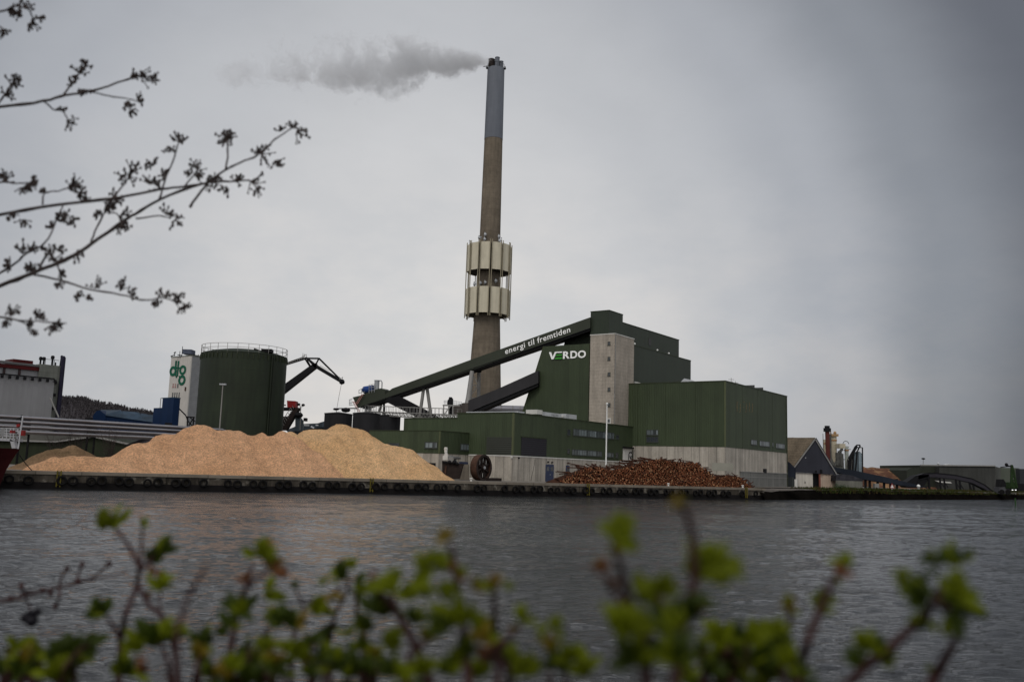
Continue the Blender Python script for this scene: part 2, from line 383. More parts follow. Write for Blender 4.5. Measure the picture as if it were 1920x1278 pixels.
# earth bank beyond the quay
BF = Fr(38, 137.9, atan2(85.1, 84)); LB = sqrt(84 ** 2 + 85.1 ** 2)
DARKE = mat('dark_bank_earth', (.004, .0035, .003), 1.0, var=.5, vs=.4, fine=.4, spec=0)
mb = MB(); n = 160; vs = []
prof = [(-1.2, -.6), (-.7, .25), (-.3, .9), (.5, 1.45), (3, 1.66), (9, 1.604)]
for i in range(n + 1):
    for k, (y, z) in enumerate(prof):
        x = -1 + (LB + 160) * i / n; q = noise.noise(V(x * .6, k * 2.0, 1))
        vs.append(BF.w(x, y + q * .35, z + (q * .12 if 0 < k < 5 else 0)))
K = len(prof)
mb.poly(vs, [(i * K + k, (i + 1) * K + k, (i + 1) * K + k + 1, i * K + k + 1) for i in range(n) for k in range(K - 1)])
struct('embankment', mb, DARKE, smooth=True)
GRASSM = mat('bank_grass', (.024, .032, .006), .9, var=.5, vs=.5, col2=(.04, .022, .009), mixs=(.5, .6))
mb = MB()
for i in range(9000):
    x = random.uniform(17, LB + 20) ; y = random.uniform(-.6, 4.5) * (1 if x < 100 else .7)
    den = noise.noise(V(x * .15, y * .3, 5))
    if den < -.25 and random.random() < .8: continue
    h = random.uniform(.12, .5) * (1 + .9 * max(0, den)); a = random.uniform(0, 6.28); z0 = 1.6 - max(0, -(y - .5)) * .55
    lx, ly = random.uniform(-.15, .15), random.uniform(-.15, .15); w_ = .05 + .05 * random.random()
    mb.poly([BF.w(x - cos(a) * w_, y - sin(a) * w_, z0 - .05), BF.w(x + cos(a) * w_, y + sin(a) * w_, z0 - .05), BF.w(x + lx, y + ly, z0 + h)], [(0, 1, 2)])
struct('grass', mb, GRASSM, label='rough green and brown grass on the bank past the quay', kind='stuff')

# tyres in pairs
def tyre_mesh(s):
    mb = MB(); n = 20; prof = [(.25, -.10), (.36, -.13), (.435, -.085), (.45, 0), (.435, .085), (.36, .13), (.25, .10)]
    for k, (r, y) in enumerate(prof):
        for j in range(n):
            q = 2 * pi * j / n; mb.v.append((r * s * cos(q), y * s, r * s * sin(q)))
    K = len(prof)
    for k in range(K):
        for j in range(n):
            mb.f.append((k * n + j, k * n + (j + 1) % n, ((k + 1) % K) * n + (j + 1) % n, ((k + 1) % K) * n + j)); mb.m.append(0)
    return mesh_of('tyre', mb, RUBBER, smooth=True)
TM = [tyre_mesh(1.0), tyre_mesh(.93), tyre_mesh(1.06)]
x = 14.0; k = 0
while x < Lq - .5:
    for q in range(2):
        if random.random() < .04: continue
        o = bpy.data.objects.new('tyre_fender', random.choice(TM)); COL.objects.link(o)
        o.location = QF.w(x + q * random.uniform(.92, 1.06), -.42 - random.uniform(0, .06), .80 + random.uniform(-.07, .07))
        o.rotation_euler = (random.uniform(-.08, .08), random.uniform(0, 3), QF.a + random.uniform(-.12, .12))
        tagd(o, 'black rubber tyre hung in a pair against the concrete quay wall', 'tyre', 'tyre fenders hung along the quay wall')
    x += random.choice([2.55, 2.7, 2.8]) + random.uniform(-.15, .15)
for px, lab in ((110, 'yellow ladder on the quay wall below the left end of the wood chips'), (697, 'yellow ladder on the quay wall below the tallest chip heap'), (1102, 'yellow ladder on the quay wall below the long log pile'), (1397, 'yellow ladder on the quay wall below the end of the small log stack')):
    p = P(px, 900, edge_d(px)); s = (p - A0).dot(ed)
    mb = MB()
    for q in (-.2, .2): mb.box(QF, s + q - .035, s + q + .035, -.5, -.4, .2, 1.75)
    for z in (.35, .65, .95, 1.25, 1.55): mb.box(QF, s - .2, s + .2, -.47, -.43, z, z + .05)
    t = Th('quay_ladder', lab, 'ladder', QF.w(s, -.4, .2), QF.a); mb2 = MB()
    for q in (-.16, .16): mb2.box(QF, s + q - .05, s + q + .05, -.5, -.38, .2, 1.75)
    t.part('rail', mb2, YELLOW); mb3 = MB()
    for z in (.35, .65, .95, 1.25, 1.55): mb3.box(QF, s - .107, s + .107, -.47, -.42, z, z + .05)
    t.part('rungs', mb3, YELLOW)
# bollards along the coping (small white ones)
for px, lab in ((1258, 'small white bollard on the quay in front of the log pile peak'), (1397, 'small white bollard on the quay at the end of the small log stack'), (888, 'small pale bollard on the quay in front of the rusty wheel')):
    p = P(px, 900, edge_d(px)); s = (p - A0).dot(ed); q = QF.w(s, .3, 1.66)
    single('bollard', MB().lathe(q, [(.14, 1.66), (.12, 1.85), (.2, 1.93), (.2, 2.0), (.1, 2.05)], 12), WHITED, lab, 'bollard', at=q, group='bollards on the quay edge', smooth=True)

# ------------------------------------------------------------------ power plant
UA = radians(54.7)
PF = Fr(17.56, 165.0, UA)
def tower_thing(name, label, cat, x, y, fr=PF): return Th(name, label, cat, fr.w(x, y, GQ), fr.a)
def win(t, fr, face, c, s0, s1, z0, z1, nv=1, nh=0, fm=FRAMEM, gm=GLASS, name='window', fw_=.08, out=.06, sgn=-1, lab=None):
    """face 'x': wall plane y=c seen from -y; face 'y': wall plane x=c seen from -x"""
    if s0 > s1: s0, s1 = s1, s0
    if z0 > z1: z0, z1 = z1, z0
    def b(mb, a0, a1, c0, c1, q0, q1):
        if face == 'x': mb.box(fr, a0, a1, c0, c1, q0, q1)
        else: mb.box(fr, c0, c1, a0, a1, q0, q1)
    mb = MB(); o0, o1 = c - out, c - .004
    b(mb, s0, s1, o0, o1, z0, z0 + fw_); b(mb, s0, s1, o0, o1, z1 - fw_, z1)
    b(mb, s0, s0 + fw_, o0, o1, z0 + fw_, z1 - fw_); b(mb, s1 - fw_, s1, o0, o1, z0 + fw_, z1 - fw_)
    for i in range(1, nv):
        x = s0 + (s1 - s0) * i / nv; b(mb, x - fw_ * .35, x + fw_ * .35, o0 + .01, o1, z0 + fw_, z1 - fw_)
    for i in range(1, nh + 1):
        z = z0 + (z1 - z0) * i / (nh + 1); b(mb, s0 + fw_, s1 - fw_, o0 + .015, o1 - .002, z - fw_ * .3, z + fw_ * .3)
    b(mb, s0 - .05, s1 + .05, o0 - .06, o1 - .001, z0 - .07, z0 - .002)
    w_ = t.part(name, mb, fm, label=lab)
    g = MB(); b(g, s0 + fw_ * .9, s1 - fw_ * .9, c - .02, c - .006, z0 + fw_ * .9, z1 - fw_ * .9)
    t.part('pane', g, gm, parent=w_)
    return w_
def winpx(t, fr, face, c, px0, py0, px1, py1, **k):
    h = fr.hx if face == 'x' else fr.hy
    pm = (py0 + py1) / 2
    a = h(px0, pm, c)[0]; b = h(px1, pm, c)[0]; xm = (px0 + px1) / 2
    return win(t, fr, face, c, a, b, h(xm, py0, c)[1], h(xm, py1, c)[1], **k)
BAND = 5.2
# --- workshop building (low, in front)
t = tower_thing('workshop_building', 'low green clad workshop building with concrete base behind the rusty wheel', 'building', -36.7, -5.2)
x0, x1, y0, y1 = -36.7, -.2, -5.2, 6.9
yc = PF.hy(858, 780, x0)[0]; ye = PF.hy(758, 785, x0)[0]; zt = 11.25; zt2 = 10.55
t.part('concrete_base', MB().box(PF, x0, x1, y0, ye, GQ - .1, BAND), CONC)
t.part('base_capping', MB().box(PF, x0 - .06, x1, y0 - .06, y0 - .002, BAND - .12, BAND + .04).box(PF, x0 - .06, x0 - .002, y0 - .002, 2.7, BAND - .12, BAND + .04), WHITED)
t.part('cladding', MB().box(PF, x0 - .05, x1, y0 - .05, yc, BAND + .045, zt).box(PF, x0 - .05, x1 - 14, yc + .003, ye, BAND + .045, zt2), GREEN)
t.part('roof_trim', MB().box(PF, x0 - .12, x1, y0 - .12, yc + .05, zt, zt + .16).box(PF, x0 - .12, x1 - 14, yc + .055, ye, zt2, zt2 + .14), TRIM)
t.part('corner_flashing', MB().box(PF, x0 - .10, x0 + .18, y0 - .10, y0 + .18, BAND + .05, zt - .003), TRIML)
for (a, b_, c_, d_) in ((912.5, 819, 959.5, 853),):
    yA = PF.hy(a, 836, x0 - .05)[0]; yB = PF.hy(b_ if False else 959.5, 836, x0 - .05)[0]
    z1 = PF.hy(936, 819, x0 - .05)[1]
    t.part('louvre_panel', MB().box(PF, x0 - .12, x0 - .055, min(yA, yB), max(yA, yB), BAND + .12, z1), LOUV)
xa = PF.hx(977, 836, y0 - .05)[0]; xb = PF.hx(1024, 836, y0 - .05)[0]; z1 = PF.hx(1000, 821, y0)[1]
t.part('louvre_panel', MB().box(PF, xa, xb, y0 - .12, y0 - .055, BAND + .12, z1), LOUVD)
t.part('louvre_frame', MB().box(PF, xa - .12, xb + .12, y0 - .16, y0 - .05, z1, z1 + .14), TRIM)
c = y0 - .05
winpx(t, PF, 'x', c, 1063.5, 804.5, 1069, 815.5, nv=1)
winpx(t, PF, 'x', c, 1074.5, 807, 1151.5, 819.5, nv=16, gm=GLASSL, fw_=.07)
winpx(t, PF, 'x', c, 1154.5, 815, 1160, 823)
winpx(t, PF, 'x', c, 1063.5, 841, 1068, 849.5)
winpx(t, PF, 'x', c, 1072, 843.5, 1128.5, 854, nv=12, gm=GLASSL, fw_=.07)
winpx(t, PF, 'x', c, 1137, 848, 1150.5, 857, nv=3, gm=GLASSL)
winpx(t, PF, 'x', c, 1154, 848, 1159, 858)
def door(t, fr, face, c, px0, py0, px1, z0, mt_, name='door', panes=2, lab=None):
    h = fr.hx if face == 'x' else fr.hy
    a, z1 = h(px0, py0, c); b = h(px1, py0, c)[0]; a, b = min(a, b), max(a, b)
    mb = MB(); g = MB(); hd = MB()
    def bx(m_, p0, p1, c0, c1, q0, q1):
        if face == 'x': m_.box(fr, p0, p1, c0, c1, q0, q1)
        else: m_.box(fr, c0, c1, p0, p1, q0, q1)
    bx(mb, a, b, c - .06, c - .004, z0, z1)
    w_ = (b - a) / panes
    for i in range(panes): bx(g, a + w_ * i + w_ * .2, a + w_ * (i + 1) - w_ * .2, c - .075, c - .062, z0 + (z1 - z0) * .62, z0 + (z1 - z0) * .86)
    bx(hd, (a + b) / 2 + .06, (a + b) / 2 + .12, c - .13, c - .062, z0 + .95, z0 + 1.15)
    d = t.part(name, mb, mt_, label=lab); t.part('pane', g, GLASS, parent=d); t.part('handle', hd, GALV, parent=d)
door(t, PF, 'x', y0, 1023, 870, 1038, GQ, BLUED, lab='blue double door with two panes')
door(t, PF, 'x', y0, 1061, 872, 1067.5, GQ, BLUED, panes=1, lab='narrow blue door')
for px, py in ((1027, 865.5), (1034.5, 866.5), (1064.5, 867.5), (960, 857), (972, 858)):
    p = PF.hx(px, py, y0) if px > 969 else None
    if p: t.part('wall_lamp', MB().box(PF, p[0] - .13, p[0] + .13, y0 - .2, y0 - .004, p[1] - .1, p[1] + .1), BLACK)
    else:
        yq, zq = PF.hy(px, py, x0); t.part('wall_lamp', MB().box(PF, x0 - .2, x0 - .004, yq - .13, yq + .13, zq - .1, zq + .1), WHITED)
# long crack in the base wall
pts = [PF.w(*(lambda q: (q[0], y0 - .006, q[1]))(PF.hx(px, py, y0))) for px, py in ((1003, 861), (1002, 870), (1000, 879), (998.5, 886), (996.5, 894), (995.5, 901))]
t.part('wall_crack', MB().tube(pts, .035, 4), BLACK)
# recessed bay with drawn face
bx0 = PF.hx(1167, 860, y0)[0]
t.part('loading_bay', MB().box(PF, bx0, x1 - .3, y0 - .075, y0 - .055, GQ, PF.hx(1180, 841, y0)[1]), WHITED)
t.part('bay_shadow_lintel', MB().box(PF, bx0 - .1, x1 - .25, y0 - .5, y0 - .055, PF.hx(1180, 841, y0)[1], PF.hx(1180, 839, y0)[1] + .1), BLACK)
gx, gz = PF.hx(1181.5, 858, y0)
mb = MB()
def ring(cx, cz, rx, rz, th, n=20, a0=0, a1=2 * pi):
    mb.tube([PF.w(cx + rx * cos(a0 + (a1 - a0) * i / n), y0 - .1, cz + rz * sin(a0 + (a1 - a0) * i / n)) for i in range(n + 1)], th, 4)
ring(gx, gz, .85, 1.05, .06); ring(gx - .3, gz + .2, .16, .2, .04, 10); ring(gx + .3, gz + .2, .16, .2, .04, 10)
ring(gx, gz - .35, .4, .3, .05, 10, pi, 2 * pi); ring(gx, gz - .05, .1, .2, .04, 8); ring(gx, gz + .7, .45, .18, .05, 8, 0, pi)
t.part('sprayed_face', mb, BLACK)
# roof units
HV = mat('hvac_sheet', (.42, .43, .44), .45, metal=.3, var=.1, panel=1.2, pvar=.12)
def onx(px, py, y): return PF.hx(px, py, y)
hy = -2.2
a = onx(1006, 775, hy)[0]; b_ = onx(1053, 780, hy)[0]; ztp = onx(1020, 770.5, hy)[1]
th = Th('air_handling_unit', 'long grey air handling box on the workshop roof below the green wall', 'air handler', PF.w(a, hy, zt + .16), PF.a)
th.part('casing', MB().box(PF, a + 1.6, b_, hy, hy + 2.2, zt + .45, ztp - .1), HV)
th.part('intake_hood', MB().box(PF, a, a + 1.55, hy - .1, hy + 2.0, zt + .6, ztp + .1), WHITED)
th.part('feet', MB().box(PF, a + .3, a + .5, hy + .1, hy + 1.9, zt + .165, zt + .6).box(PF, a + 2, a + 2.2, hy + .1, hy + 2, zt + .165, zt + .45).box(PF, b_ - .5, b_ - .3, hy + .1, hy + 2, zt + .165, zt + .45), BLACK)
th.part('access_panels', MB().box(PF, a + 4.2, a + 5.2, hy - .03, hy - .003, zt + .7, ztp - .3).box(PF, a + 5.5, a + 6.3, hy - .03, hy - .003, zt + .7, ztp - .3), GALV)
a = onx(1056, 783, hy)[0]; b2 = onx(1083, 788, hy)[0]
th = Th('duct_unit', 'low flat duct casing on the workshop roof beside the concrete tower', 'duct', PF.w(a, hy, zt + .16), PF.a)
th.part('casing', MB().box(PF, a + 1.2, b2, hy + .2, hy + 1.8, zt + .3, zt + .3 + .95), HV)
th.part('cowl', MB().tube([PF.w(a, hy + 1, zt + .6), PF.w(a + 1.25, hy + 1, zt + .75)], [.42, .3], 10), WHITED)
th.part('feet', MB().box(PF, a + 1.5, a + 1.7, hy + .4, hy + 1.6, zt + .165, zt + .3).box(PF, b2 - .5, b2 - .3, hy + .4, hy + 1.6, zt + .165, zt + .3), BLACK)
mb = MB().box(PF, x0 + 3.5, x0 + 5.2, -3.5, 6.2, zt + .17, zt + .55)
single('roof_light', mb, ROOFL, 'pale flat skylight strip on the workshop roof under the dark conveyor', 'skylight', at=PF.w(x0 + 4, 0, zt + .16))
# --- annex
AX0, AX1, AY0 = -43.4, -36.76, 2.8
AY1 = PF.hy(693, 812, AX0)[0]; az = 8.3
t = Th('site_office_annex', 'small lower green annex with two windows at the end of the chip heap', 'building', PF.w(AX0, AY0, GQ), PF.a)
t.part('concrete_base', MB().box(PF, AX0, AX1, AY0, AY1, GQ - .1, BAND - .05), CONC)
t.part('cladding', MB().box(PF, AX0 - .05, AX1, AY0 - .05, AY1, BAND - .047, az), GREEN)
t.part('roof_trim', MB().box(PF, AX0 - .1, AX1, AY0 - .1, AY1, az, az + .12), TRIM)
t.part('corner_flashing', MB().box(PF, AX0 - .08, AX0 + .12, AY0 - .08, AY0 + .12, BAND - .04, az - .003), TRIML)
winpx(t, PF, 'y', AX0 - .05, 796.5, 828, 820.5, 840, nv=3, gm=GLASSL, fm=FRAMEM, fw_=.12)
winpx(t, PF, 'y', AX0 - .05, 729, 829.5, 749, 840, nv=3, gm=GLASS, fm=FRAMEM, fw_=.12)
winpx(t, PF, 'x', AY0 - .05, 863, 831.5, 881, 844, nv=3, gm=GLASSL, fm=FRAMEM, fw_=.12)
door(t, PF, 'y', AX0, 798, 867, 817, GQ, BLACK, name='roller_door', lab='dark roller door')
door(t, PF, 'x', AY0, 861, 865, 884, GQ, BLUED, lab='blue door behind the rusty wheel')
# --- boiler house
VX = -5.1
def vy(px, py, x=VX): return PF.hy(px, py, x)
t = Th('boiler_house', 'tall stepped green clad boiler house carrying the white letters VERDO', 'building', PF.w(VX, 1.1, GQ), PF.a)
poly = [(1.0, 9.5)]; a = vy(1019, 649.5); b_ = vy(1005, 694); c_ = vy(978, 776); z0v = vy(1106, 644)[1]
k = (c_[0] - b_[0]) / (c_[1] - b_[1]); yb = c_[0] + (9.5 - c_[1]) * k
pts = [PF.w(VX, 1.0, 9.0), PF.w(VX, yb, 9.0), PF.w(VX, b_[0], b_[1]), PF.w(VX, a[0], z0v), PF.w(VX, 1.0, z0v)]
main = t.part('sloped_wall_block', MB().ext(pts, PF.u * 5.0), GREEN)
t.part('sloped_edge_trim', MB().tube([PF.w(VX - .03, yb, 9.2), PF.w(VX - .03, b_[0], b_[1]), PF.w(VX - .03, a[0], z0v)], .09, 4), TRIML)
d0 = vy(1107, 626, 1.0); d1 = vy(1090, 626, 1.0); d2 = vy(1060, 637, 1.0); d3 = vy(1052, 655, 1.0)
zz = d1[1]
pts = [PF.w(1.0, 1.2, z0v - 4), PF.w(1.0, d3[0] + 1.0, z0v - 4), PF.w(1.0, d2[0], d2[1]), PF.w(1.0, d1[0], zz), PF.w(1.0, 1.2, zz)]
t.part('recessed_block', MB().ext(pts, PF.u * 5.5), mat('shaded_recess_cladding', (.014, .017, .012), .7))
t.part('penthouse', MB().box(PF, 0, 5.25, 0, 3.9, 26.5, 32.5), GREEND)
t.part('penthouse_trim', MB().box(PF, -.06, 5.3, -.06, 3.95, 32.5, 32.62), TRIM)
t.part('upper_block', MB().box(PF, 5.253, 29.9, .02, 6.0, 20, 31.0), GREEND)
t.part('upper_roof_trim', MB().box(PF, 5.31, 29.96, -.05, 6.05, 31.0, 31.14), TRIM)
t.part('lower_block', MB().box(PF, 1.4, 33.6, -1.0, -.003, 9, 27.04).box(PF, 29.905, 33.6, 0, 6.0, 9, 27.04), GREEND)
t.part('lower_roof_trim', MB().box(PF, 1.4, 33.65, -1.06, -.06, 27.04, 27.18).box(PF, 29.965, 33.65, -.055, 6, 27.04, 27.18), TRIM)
for px, py in ((1190, 648), (1232.6, 660), (1254, 667)):
    q = PF.hx(px, py - 1, -.9); t.part('roof_lamp', MB().ball(PF.w(q[0], -.9, 27.4), .2, 8), WHITE)
q = PF.hx(1218, 653, .02); t.part('vent_louvre', MB().box(PF, q[0] - .5, q[0] + .5, -.06, .015, 28.2, 29.6), ROOFG)
# stair tower
t = Th('stair_tower', 'pale concrete stair tower rising between the green boiler house walls', 'tower', PF.w(-5.5, -4.3, GQ), PF.a)
tx1 = PF.hx(1189, 640, -4.3)[0]; ty1 = PF.hy(1107, 640, -5.5)[0]; tz = 27.15
t.part('shaft', MB().box(PF, -5.5, tx1, -4.3, ty1, 9.0, tz), CONCT)
t.part('parapet', MB().box(PF, -5.56, tx1 + .06, -4.36, ty1 + .06, tz, tz + .16), WHITED)
t.part('downpipe', MB().tube([PF.w(-5.42, -4.39, 9.5), PF.w(-5.42, -4.39, tz - .1)], .07, 6), GALVD)
for py in (643.5, 672, 701, 729.5, 758.5):
    winpx(t, PF, 'y', -5.5, 1139.5, py - 3.2, 1144.5, py + 3.2, nv=1, nh=1, fw_=.08, fm=FRAMEM)
winpx(t, PF, 'y', -5.5, 1138, 783.5, 1145.5, 794, nv=1, fm=WHITED, fw_=.18)
# --- machine hall (right)
HX, HY = -.12, -22.3; hz1, hb = 18.85, 8.02
hx1 = PF.hx(1475, 745, HY)[0]
t = Th('fuel_hall', 'big green clad fuel hall on pale concrete base behind the log pile', 'building', PF.w(HX, HY, GQ), PF.a)
t.part('concrete_base', MB().box(PF, HX, hx1, HY, -1.1, GQ - .1, hb), CONC)
t.part('cladding', MB().box(PF, HX - .06, hx1 + .06, HY - .06, -1.12, hb + .003, hz1), GREEN)
t.part('roof_trim', MB().box(PF, HX - .12, hx1 + .1, HY - .12, -1.13, hz1, hz1 + .17), TRIM)
t.part('corner_flashing', MB().box(PF, HX - .1, HX + .12, HY - .1, HY + .12, hb + .02, hz1 - .003), TRIML)
c = HX - .06
winpx(t, PF, 'y', c, 1212, 805, 1234.5, 815.5, nv=3, gm=GLASSL, fw_=.1)
winpx(t, PF, 'y', c, 1212, 818, 1234.5, 828.5, nv=3, gm=GLASS, fw_=.1)
c = HY - .06
for a, b_, y0_, y1_, nv in ((1408, 1419, 824, 833.5, 4), (1424, 1443, 826.5, 836.5, 7), (1448, 1450, 829, 837, 1), (1454.5, 1471.5, 831, 840.5, 6)):
    winpx(t, PF, 'x', c, a, y0_, b, y1_, nv=nv, gm=GLASSL, fw_=.09, fm=FRAMEM) if False else winpx(t, PF, 'x', c, a, y0_, b_, y1_, nv=nv, gm=GLASSL, fw_=.09, fm=FRAMEM)
# ghost marks where letters were removed
LG = mat('rust_letter_marks', (.13, .10, .055), .8, var=.6, vs=5)
mb = MB()
for px in (1385, 1396.5, 1408):
    q = PF.hx(px, 762, HY - .07)
    for (dx0, dx1, dz0, dz1) in ((-.55, -.42, -.9, .7), (.42, .55, -.8, .6), (-.5, -.1, .72, .82), (.05, .4, -.95, -.85), (-.42, -.2, -.2, -.1)):
        if random.random() < .85: mb.box(PF, q[0] + dx0 * 1.5, q[0] + dx1 * 1.5, HY - .085, HY - .063, q[1] + dz0, q[1] + dz1)
t.part('faded_letter_marks', mb, LG)
# gates in the concrete base
MESHG = mat('gate_mesh', (.13, .13, .12), .6, var=.2, panel=.6, pvar=.15, joint=.35)
a = PF.hx(1387.5, 884, HY)[0]; z1 = PF.hx(1430, 886, HY)[1]
t.part('sliding_gate', MB().box(PF, a, hx1 - .3, HY - .1, HY - .01, GQ, z1), MESHG)
t.part('gate_rail', MB().box(PF, a - .2, hx1 - .2, HY - .18, HY - .012, z1, z1 + .12).box(PF, a, hx1 - .3, HY - .14, HY - .102, GQ + 1.6, GQ + 1.7), GALVD)
q = PF.hx(1433, 882, HY); t.part('junction_box', MB().box(PF, q[0] - .6, q[0] + .6, HY - .25, HY - .005, q[1] - .35, q[1] + .35), BLACK)
qy, qz = PF.hy(1350, 873, HX); t.part('mended_patch', MB().box(PF, HX - .02, HX - .003, qy - 2.3, qy + 1.4, qz - .8, qz + .5), mat('green_stained_patch', (.24, .235, .20), .9, var=.2))
# roof things
mb = MB(); a = PF.hx(1273, 712, -8); q0 = PF.w(*[a[0], -8, 0])
rr = P(1283, 709, 171); r0 = P(1272, 720, 171); r1 = P(1312, 720, 171)
mb.ext([r0, rr, P(1300, 713, 171), r1], (2, 9, 0)); single('roof_hood', mb, ROOFL, 'pale pitched roof hood on the fuel hall beside the green boiler house', 'roof hood', at=r0)
a0_, b0_ = P(1188, 717, 167), P(1214, 723.5, 167.4)
single('walkway_cover', MB().bar(a0_, b0_, 1.2, .35), WHITED, 'thin white sloping cover on the fuel hall roof beside the stair tower', 'roof cover', at=a0_)
for (pa, pb, yt, yb_, lab) in ((1392, 1415, 721.5, 731, 'larger dark sawtooth vent on the right roof edge of the fuel hall'), (1416.5, 1431, 726, 735, 'smaller dark sawtooth vent on the right roof edge of the fuel hall')):
    xa, za = PF.hx(pa, yt, HY + 1.0); xb, zb = PF.hx(pb, yt, HY + 1.0)
    pts = [PF.w(xa, HY + 1, hz1 + .17), PF.w(xb, HY + 1, hz1 + .17), PF.w(xb, HY + 1, zb), PF.w(xa, HY + 1, za * .35 + (hz1 + .17) * .65)]
    th = Th('sawtooth_vent', lab, 'roof vent', PF.w(xa, HY + 1, hz1), PF.a, group='sawtooth vents on the fuel hall roof')
    th.part('housing', MB().ext(pts, PF.v * 2.5), ROOFG)
    th.part('louvre', MB().box(PF, xb + .003, xb + .08, HY + 1.1, HY + 3.4, hz1 + .25, zb - .1), GALVD)
for px, py0, lab in ((1371, 708, 'taller thin antenna mast on the fuel hall roof corner'), (1379, 714, 'shorter thin antenna mast on the fuel hall roof corner')):
    p = P(px, 722, 156); p.z = hz1 + .1; q = P(px, py0, 156)
    th = Th('antenna', lab, 'antenna', p); th.part('mast', MB().tube([p, (p.x, p.y, q.z)], .04, 5), GALVD)
    th.part('crossbar', MB().bar((p.x - .5, p.y, q.z - .3), (p.x + .5, p.y, q.z - .3), .06).bar((p.x - .3, p.y, q.z - .7), (p.x + .3, p.y, q.z - .7), .06), GALVD)
single('vent_pipe', MB().tube([P(1351, 722, 158), P(1351, 714, 158)], .1, 6), BLACK, 'short black vent pipe on the fuel hall roof edge above the green wall', 'vent pipe', at=P(1351, 722, 158))

for y_ in (-20.0, -12.5, -7.5): pass
for a_ in (6.0, 12.0, 18.0, 24.0): fh = PF.w(HX, HY, 0)
hall_o = [o for o in COL.objects if o.get('label', '').startswith('big green clad fuel hall')][0]
class _T: pass
th_ = Th.__new__(Th); th_.o = hall_o; th_.M = Matrix.Translation(hall_o.location) @ Matrix.Rotation(PF.a, 4, 'Z'); th_.Mi = th_.M.inverted()
for a_ in (7.5, 15.0, 22.5): th_.part('cladding_joint', MB().box(PF, HX + a_ - .03, HX + a_ + .03, HY - .075, HY - .062, hb + .05, hz1 - .05), SEAM)
for y_ in (-17.0, -11.5, -6.2): th_.part('cladding_joint', MB().box(PF, HX - .075, HX - .062, y_ - .03, y_ + .03, hb + .05, hz1 - .05), SEAM)
th_.part('rain_pipe', MB().tube([PF.w(hx1 - .5, HY - .18, GQ), PF.w(hx1 - .5, HY - .18, hz1)], .07, 6), TRIM)
# --- lettering
def text_mesh(s, bold=.0, shear=0.0, space=1.0):
    cu = bpy.data.curves.new('t', 'FONT'); cu.body = s; cu.size = 1; cu.extrude = .03; cu.offset = bold; cu.shear = shear; cu.space_character = space
    ob = bpy.data.objects.new('t', cu); COL.objects.link(ob); dg = bpy.context.evaluated_depsgraph_get()
    me = bpy.data.meshes.new_from_object(ob.evaluated_get(dg)); bpy.data.objects.remove(ob)
    xs = [v.co.x for v in me.vertices]; ys = [v.co.y for v in me.vertices]
    return me, min(xs), max(xs), min(ys), max(ys)
def place_text(name, s, m_, o, ux, uz, nrm, width, height, parent, th, bold=.0, shear=0.0, space=1.0):
    me, xa, xb, ya, yb = text_mesh(s, bold, shear, space)
    for v in me.vertices:
        u = (v.co.x - xa) / (xb - xa) * width; h = (v.co.y - ya) / (yb - ya) * height
        v.co = th.Mi @ (o + ux * u + uz * h + nrm * (.02 + v.co.z * .8 + .03))
    me.name = name; me.materials.clear(); me.materials.append(m_)
    ob = bpy.data.objects.new(name, me); COL.objects.link(ob); ob.parent = parent or th.o
    return ob
bh = Th('company_sign', 'big VERDO letters in white with a striped green E on the green wall', 'sign', PF.w(VX - .1, vy(1065, 665)[0], z0v - 5), PF.a)
SW = mat('sign_white', (.80, .80, .78), .4, var=.02)
yl, zl = vy(1030, 675.5); yr, zr = vy(1099, 671); ztp = vy(1098, 656.5)[1]; zbt = vy(1098, 670.5)[1]
ytot = yl - yr; H = ztp - zbt; ux = -PF.v; o = PF.w(VX, yl, zbt)
U = Vector((0, 0, 1))
def slab(pts, m_, nm):   # pts in (u,h) fractions of the sign box
    q = [o + ux * (u * ytot) + U * (h * H) - PF.u * .05 for u, h in pts]
    bh.part(nm, MB().ext(q, -PF.u * .18), m_)
slab([(0, 1), (.05, 1), (.105, .28), (.165, 1), (.36, 1), (.36, .84), (.205, .84), (.13, 0), (.08, 0)], SW, 'letter_v')
slab([(.21, .62), (.36, .62), (.36, .44), (.19, .44)], LOGOB, 'green_bar'); slab([(.185, .2), (.36, .2), (.36, 0), (.165, 0)], LOGOB, 'green_bar')
for ch, u0, u1 in (('R', .385, .565), ('D', .585, .77), ('O', .785, 1.0)):
    place_text('letter_' + ch.lower(), ch, SW, o + ux * (u0 * ytot) - PF.u * .05, ux, U, -PF.u, (u1 - u0) * ytot, H, None, bh, bold=.03)
# ------------------------------------------------------------------ chimney
CD = 200.0
cb = P(908.5, 730, CD); CX, CY = cb.x, cb.y
def cz(py): return P(915, py, CD).z
t = Th('power_station_chimney', 'tall tapering concrete chimney with grey upper shaft and cream panel collar', 'chimney', (CX, CY, GQ))
wpx = CD / F / 2 * 1.0
prof = [(4.6, GQ), (61.5 * wpx, cz(730)), (49.5 * wpx, cz(600)), (44.5 * wpx, cz(530)), (40 * wpx, cz(456)), (35.5 * wpx, cz(262))]
t.part('concrete_shaft', MB().lathe((CX, CY, 0), prof, 48), SHAFT, smooth=True)
t.part('painted_shaft', MB().lathe((CX, CY, 0), [(36.2 * wpx, cz(262)), (33.6 * wpx, cz(131)), (32.0 * wpx, cz(129)), (30 * wpx, cz(128.5))], 48), STEELG, smooth=True)
for (dx, dy, r, py0) in ((-1.05, -.2, .72, 113.5), (.25, -.9, .52, 112), (1.15, -.3, .48, 117), (.0, 1.0, .6, 114)):
    f = t.part('flue', MB().lathe((CX + dx, CY + dy, 0), [(r, cz(130)), (r, cz(py0)), (r * 1.08, cz(py0)), (r * 1.08, cz(py0) + .15), (r * .8, cz(py0) + .15)], 20), STEELG if dx > 0 else RUSTD, smooth=True)
mb = MB()
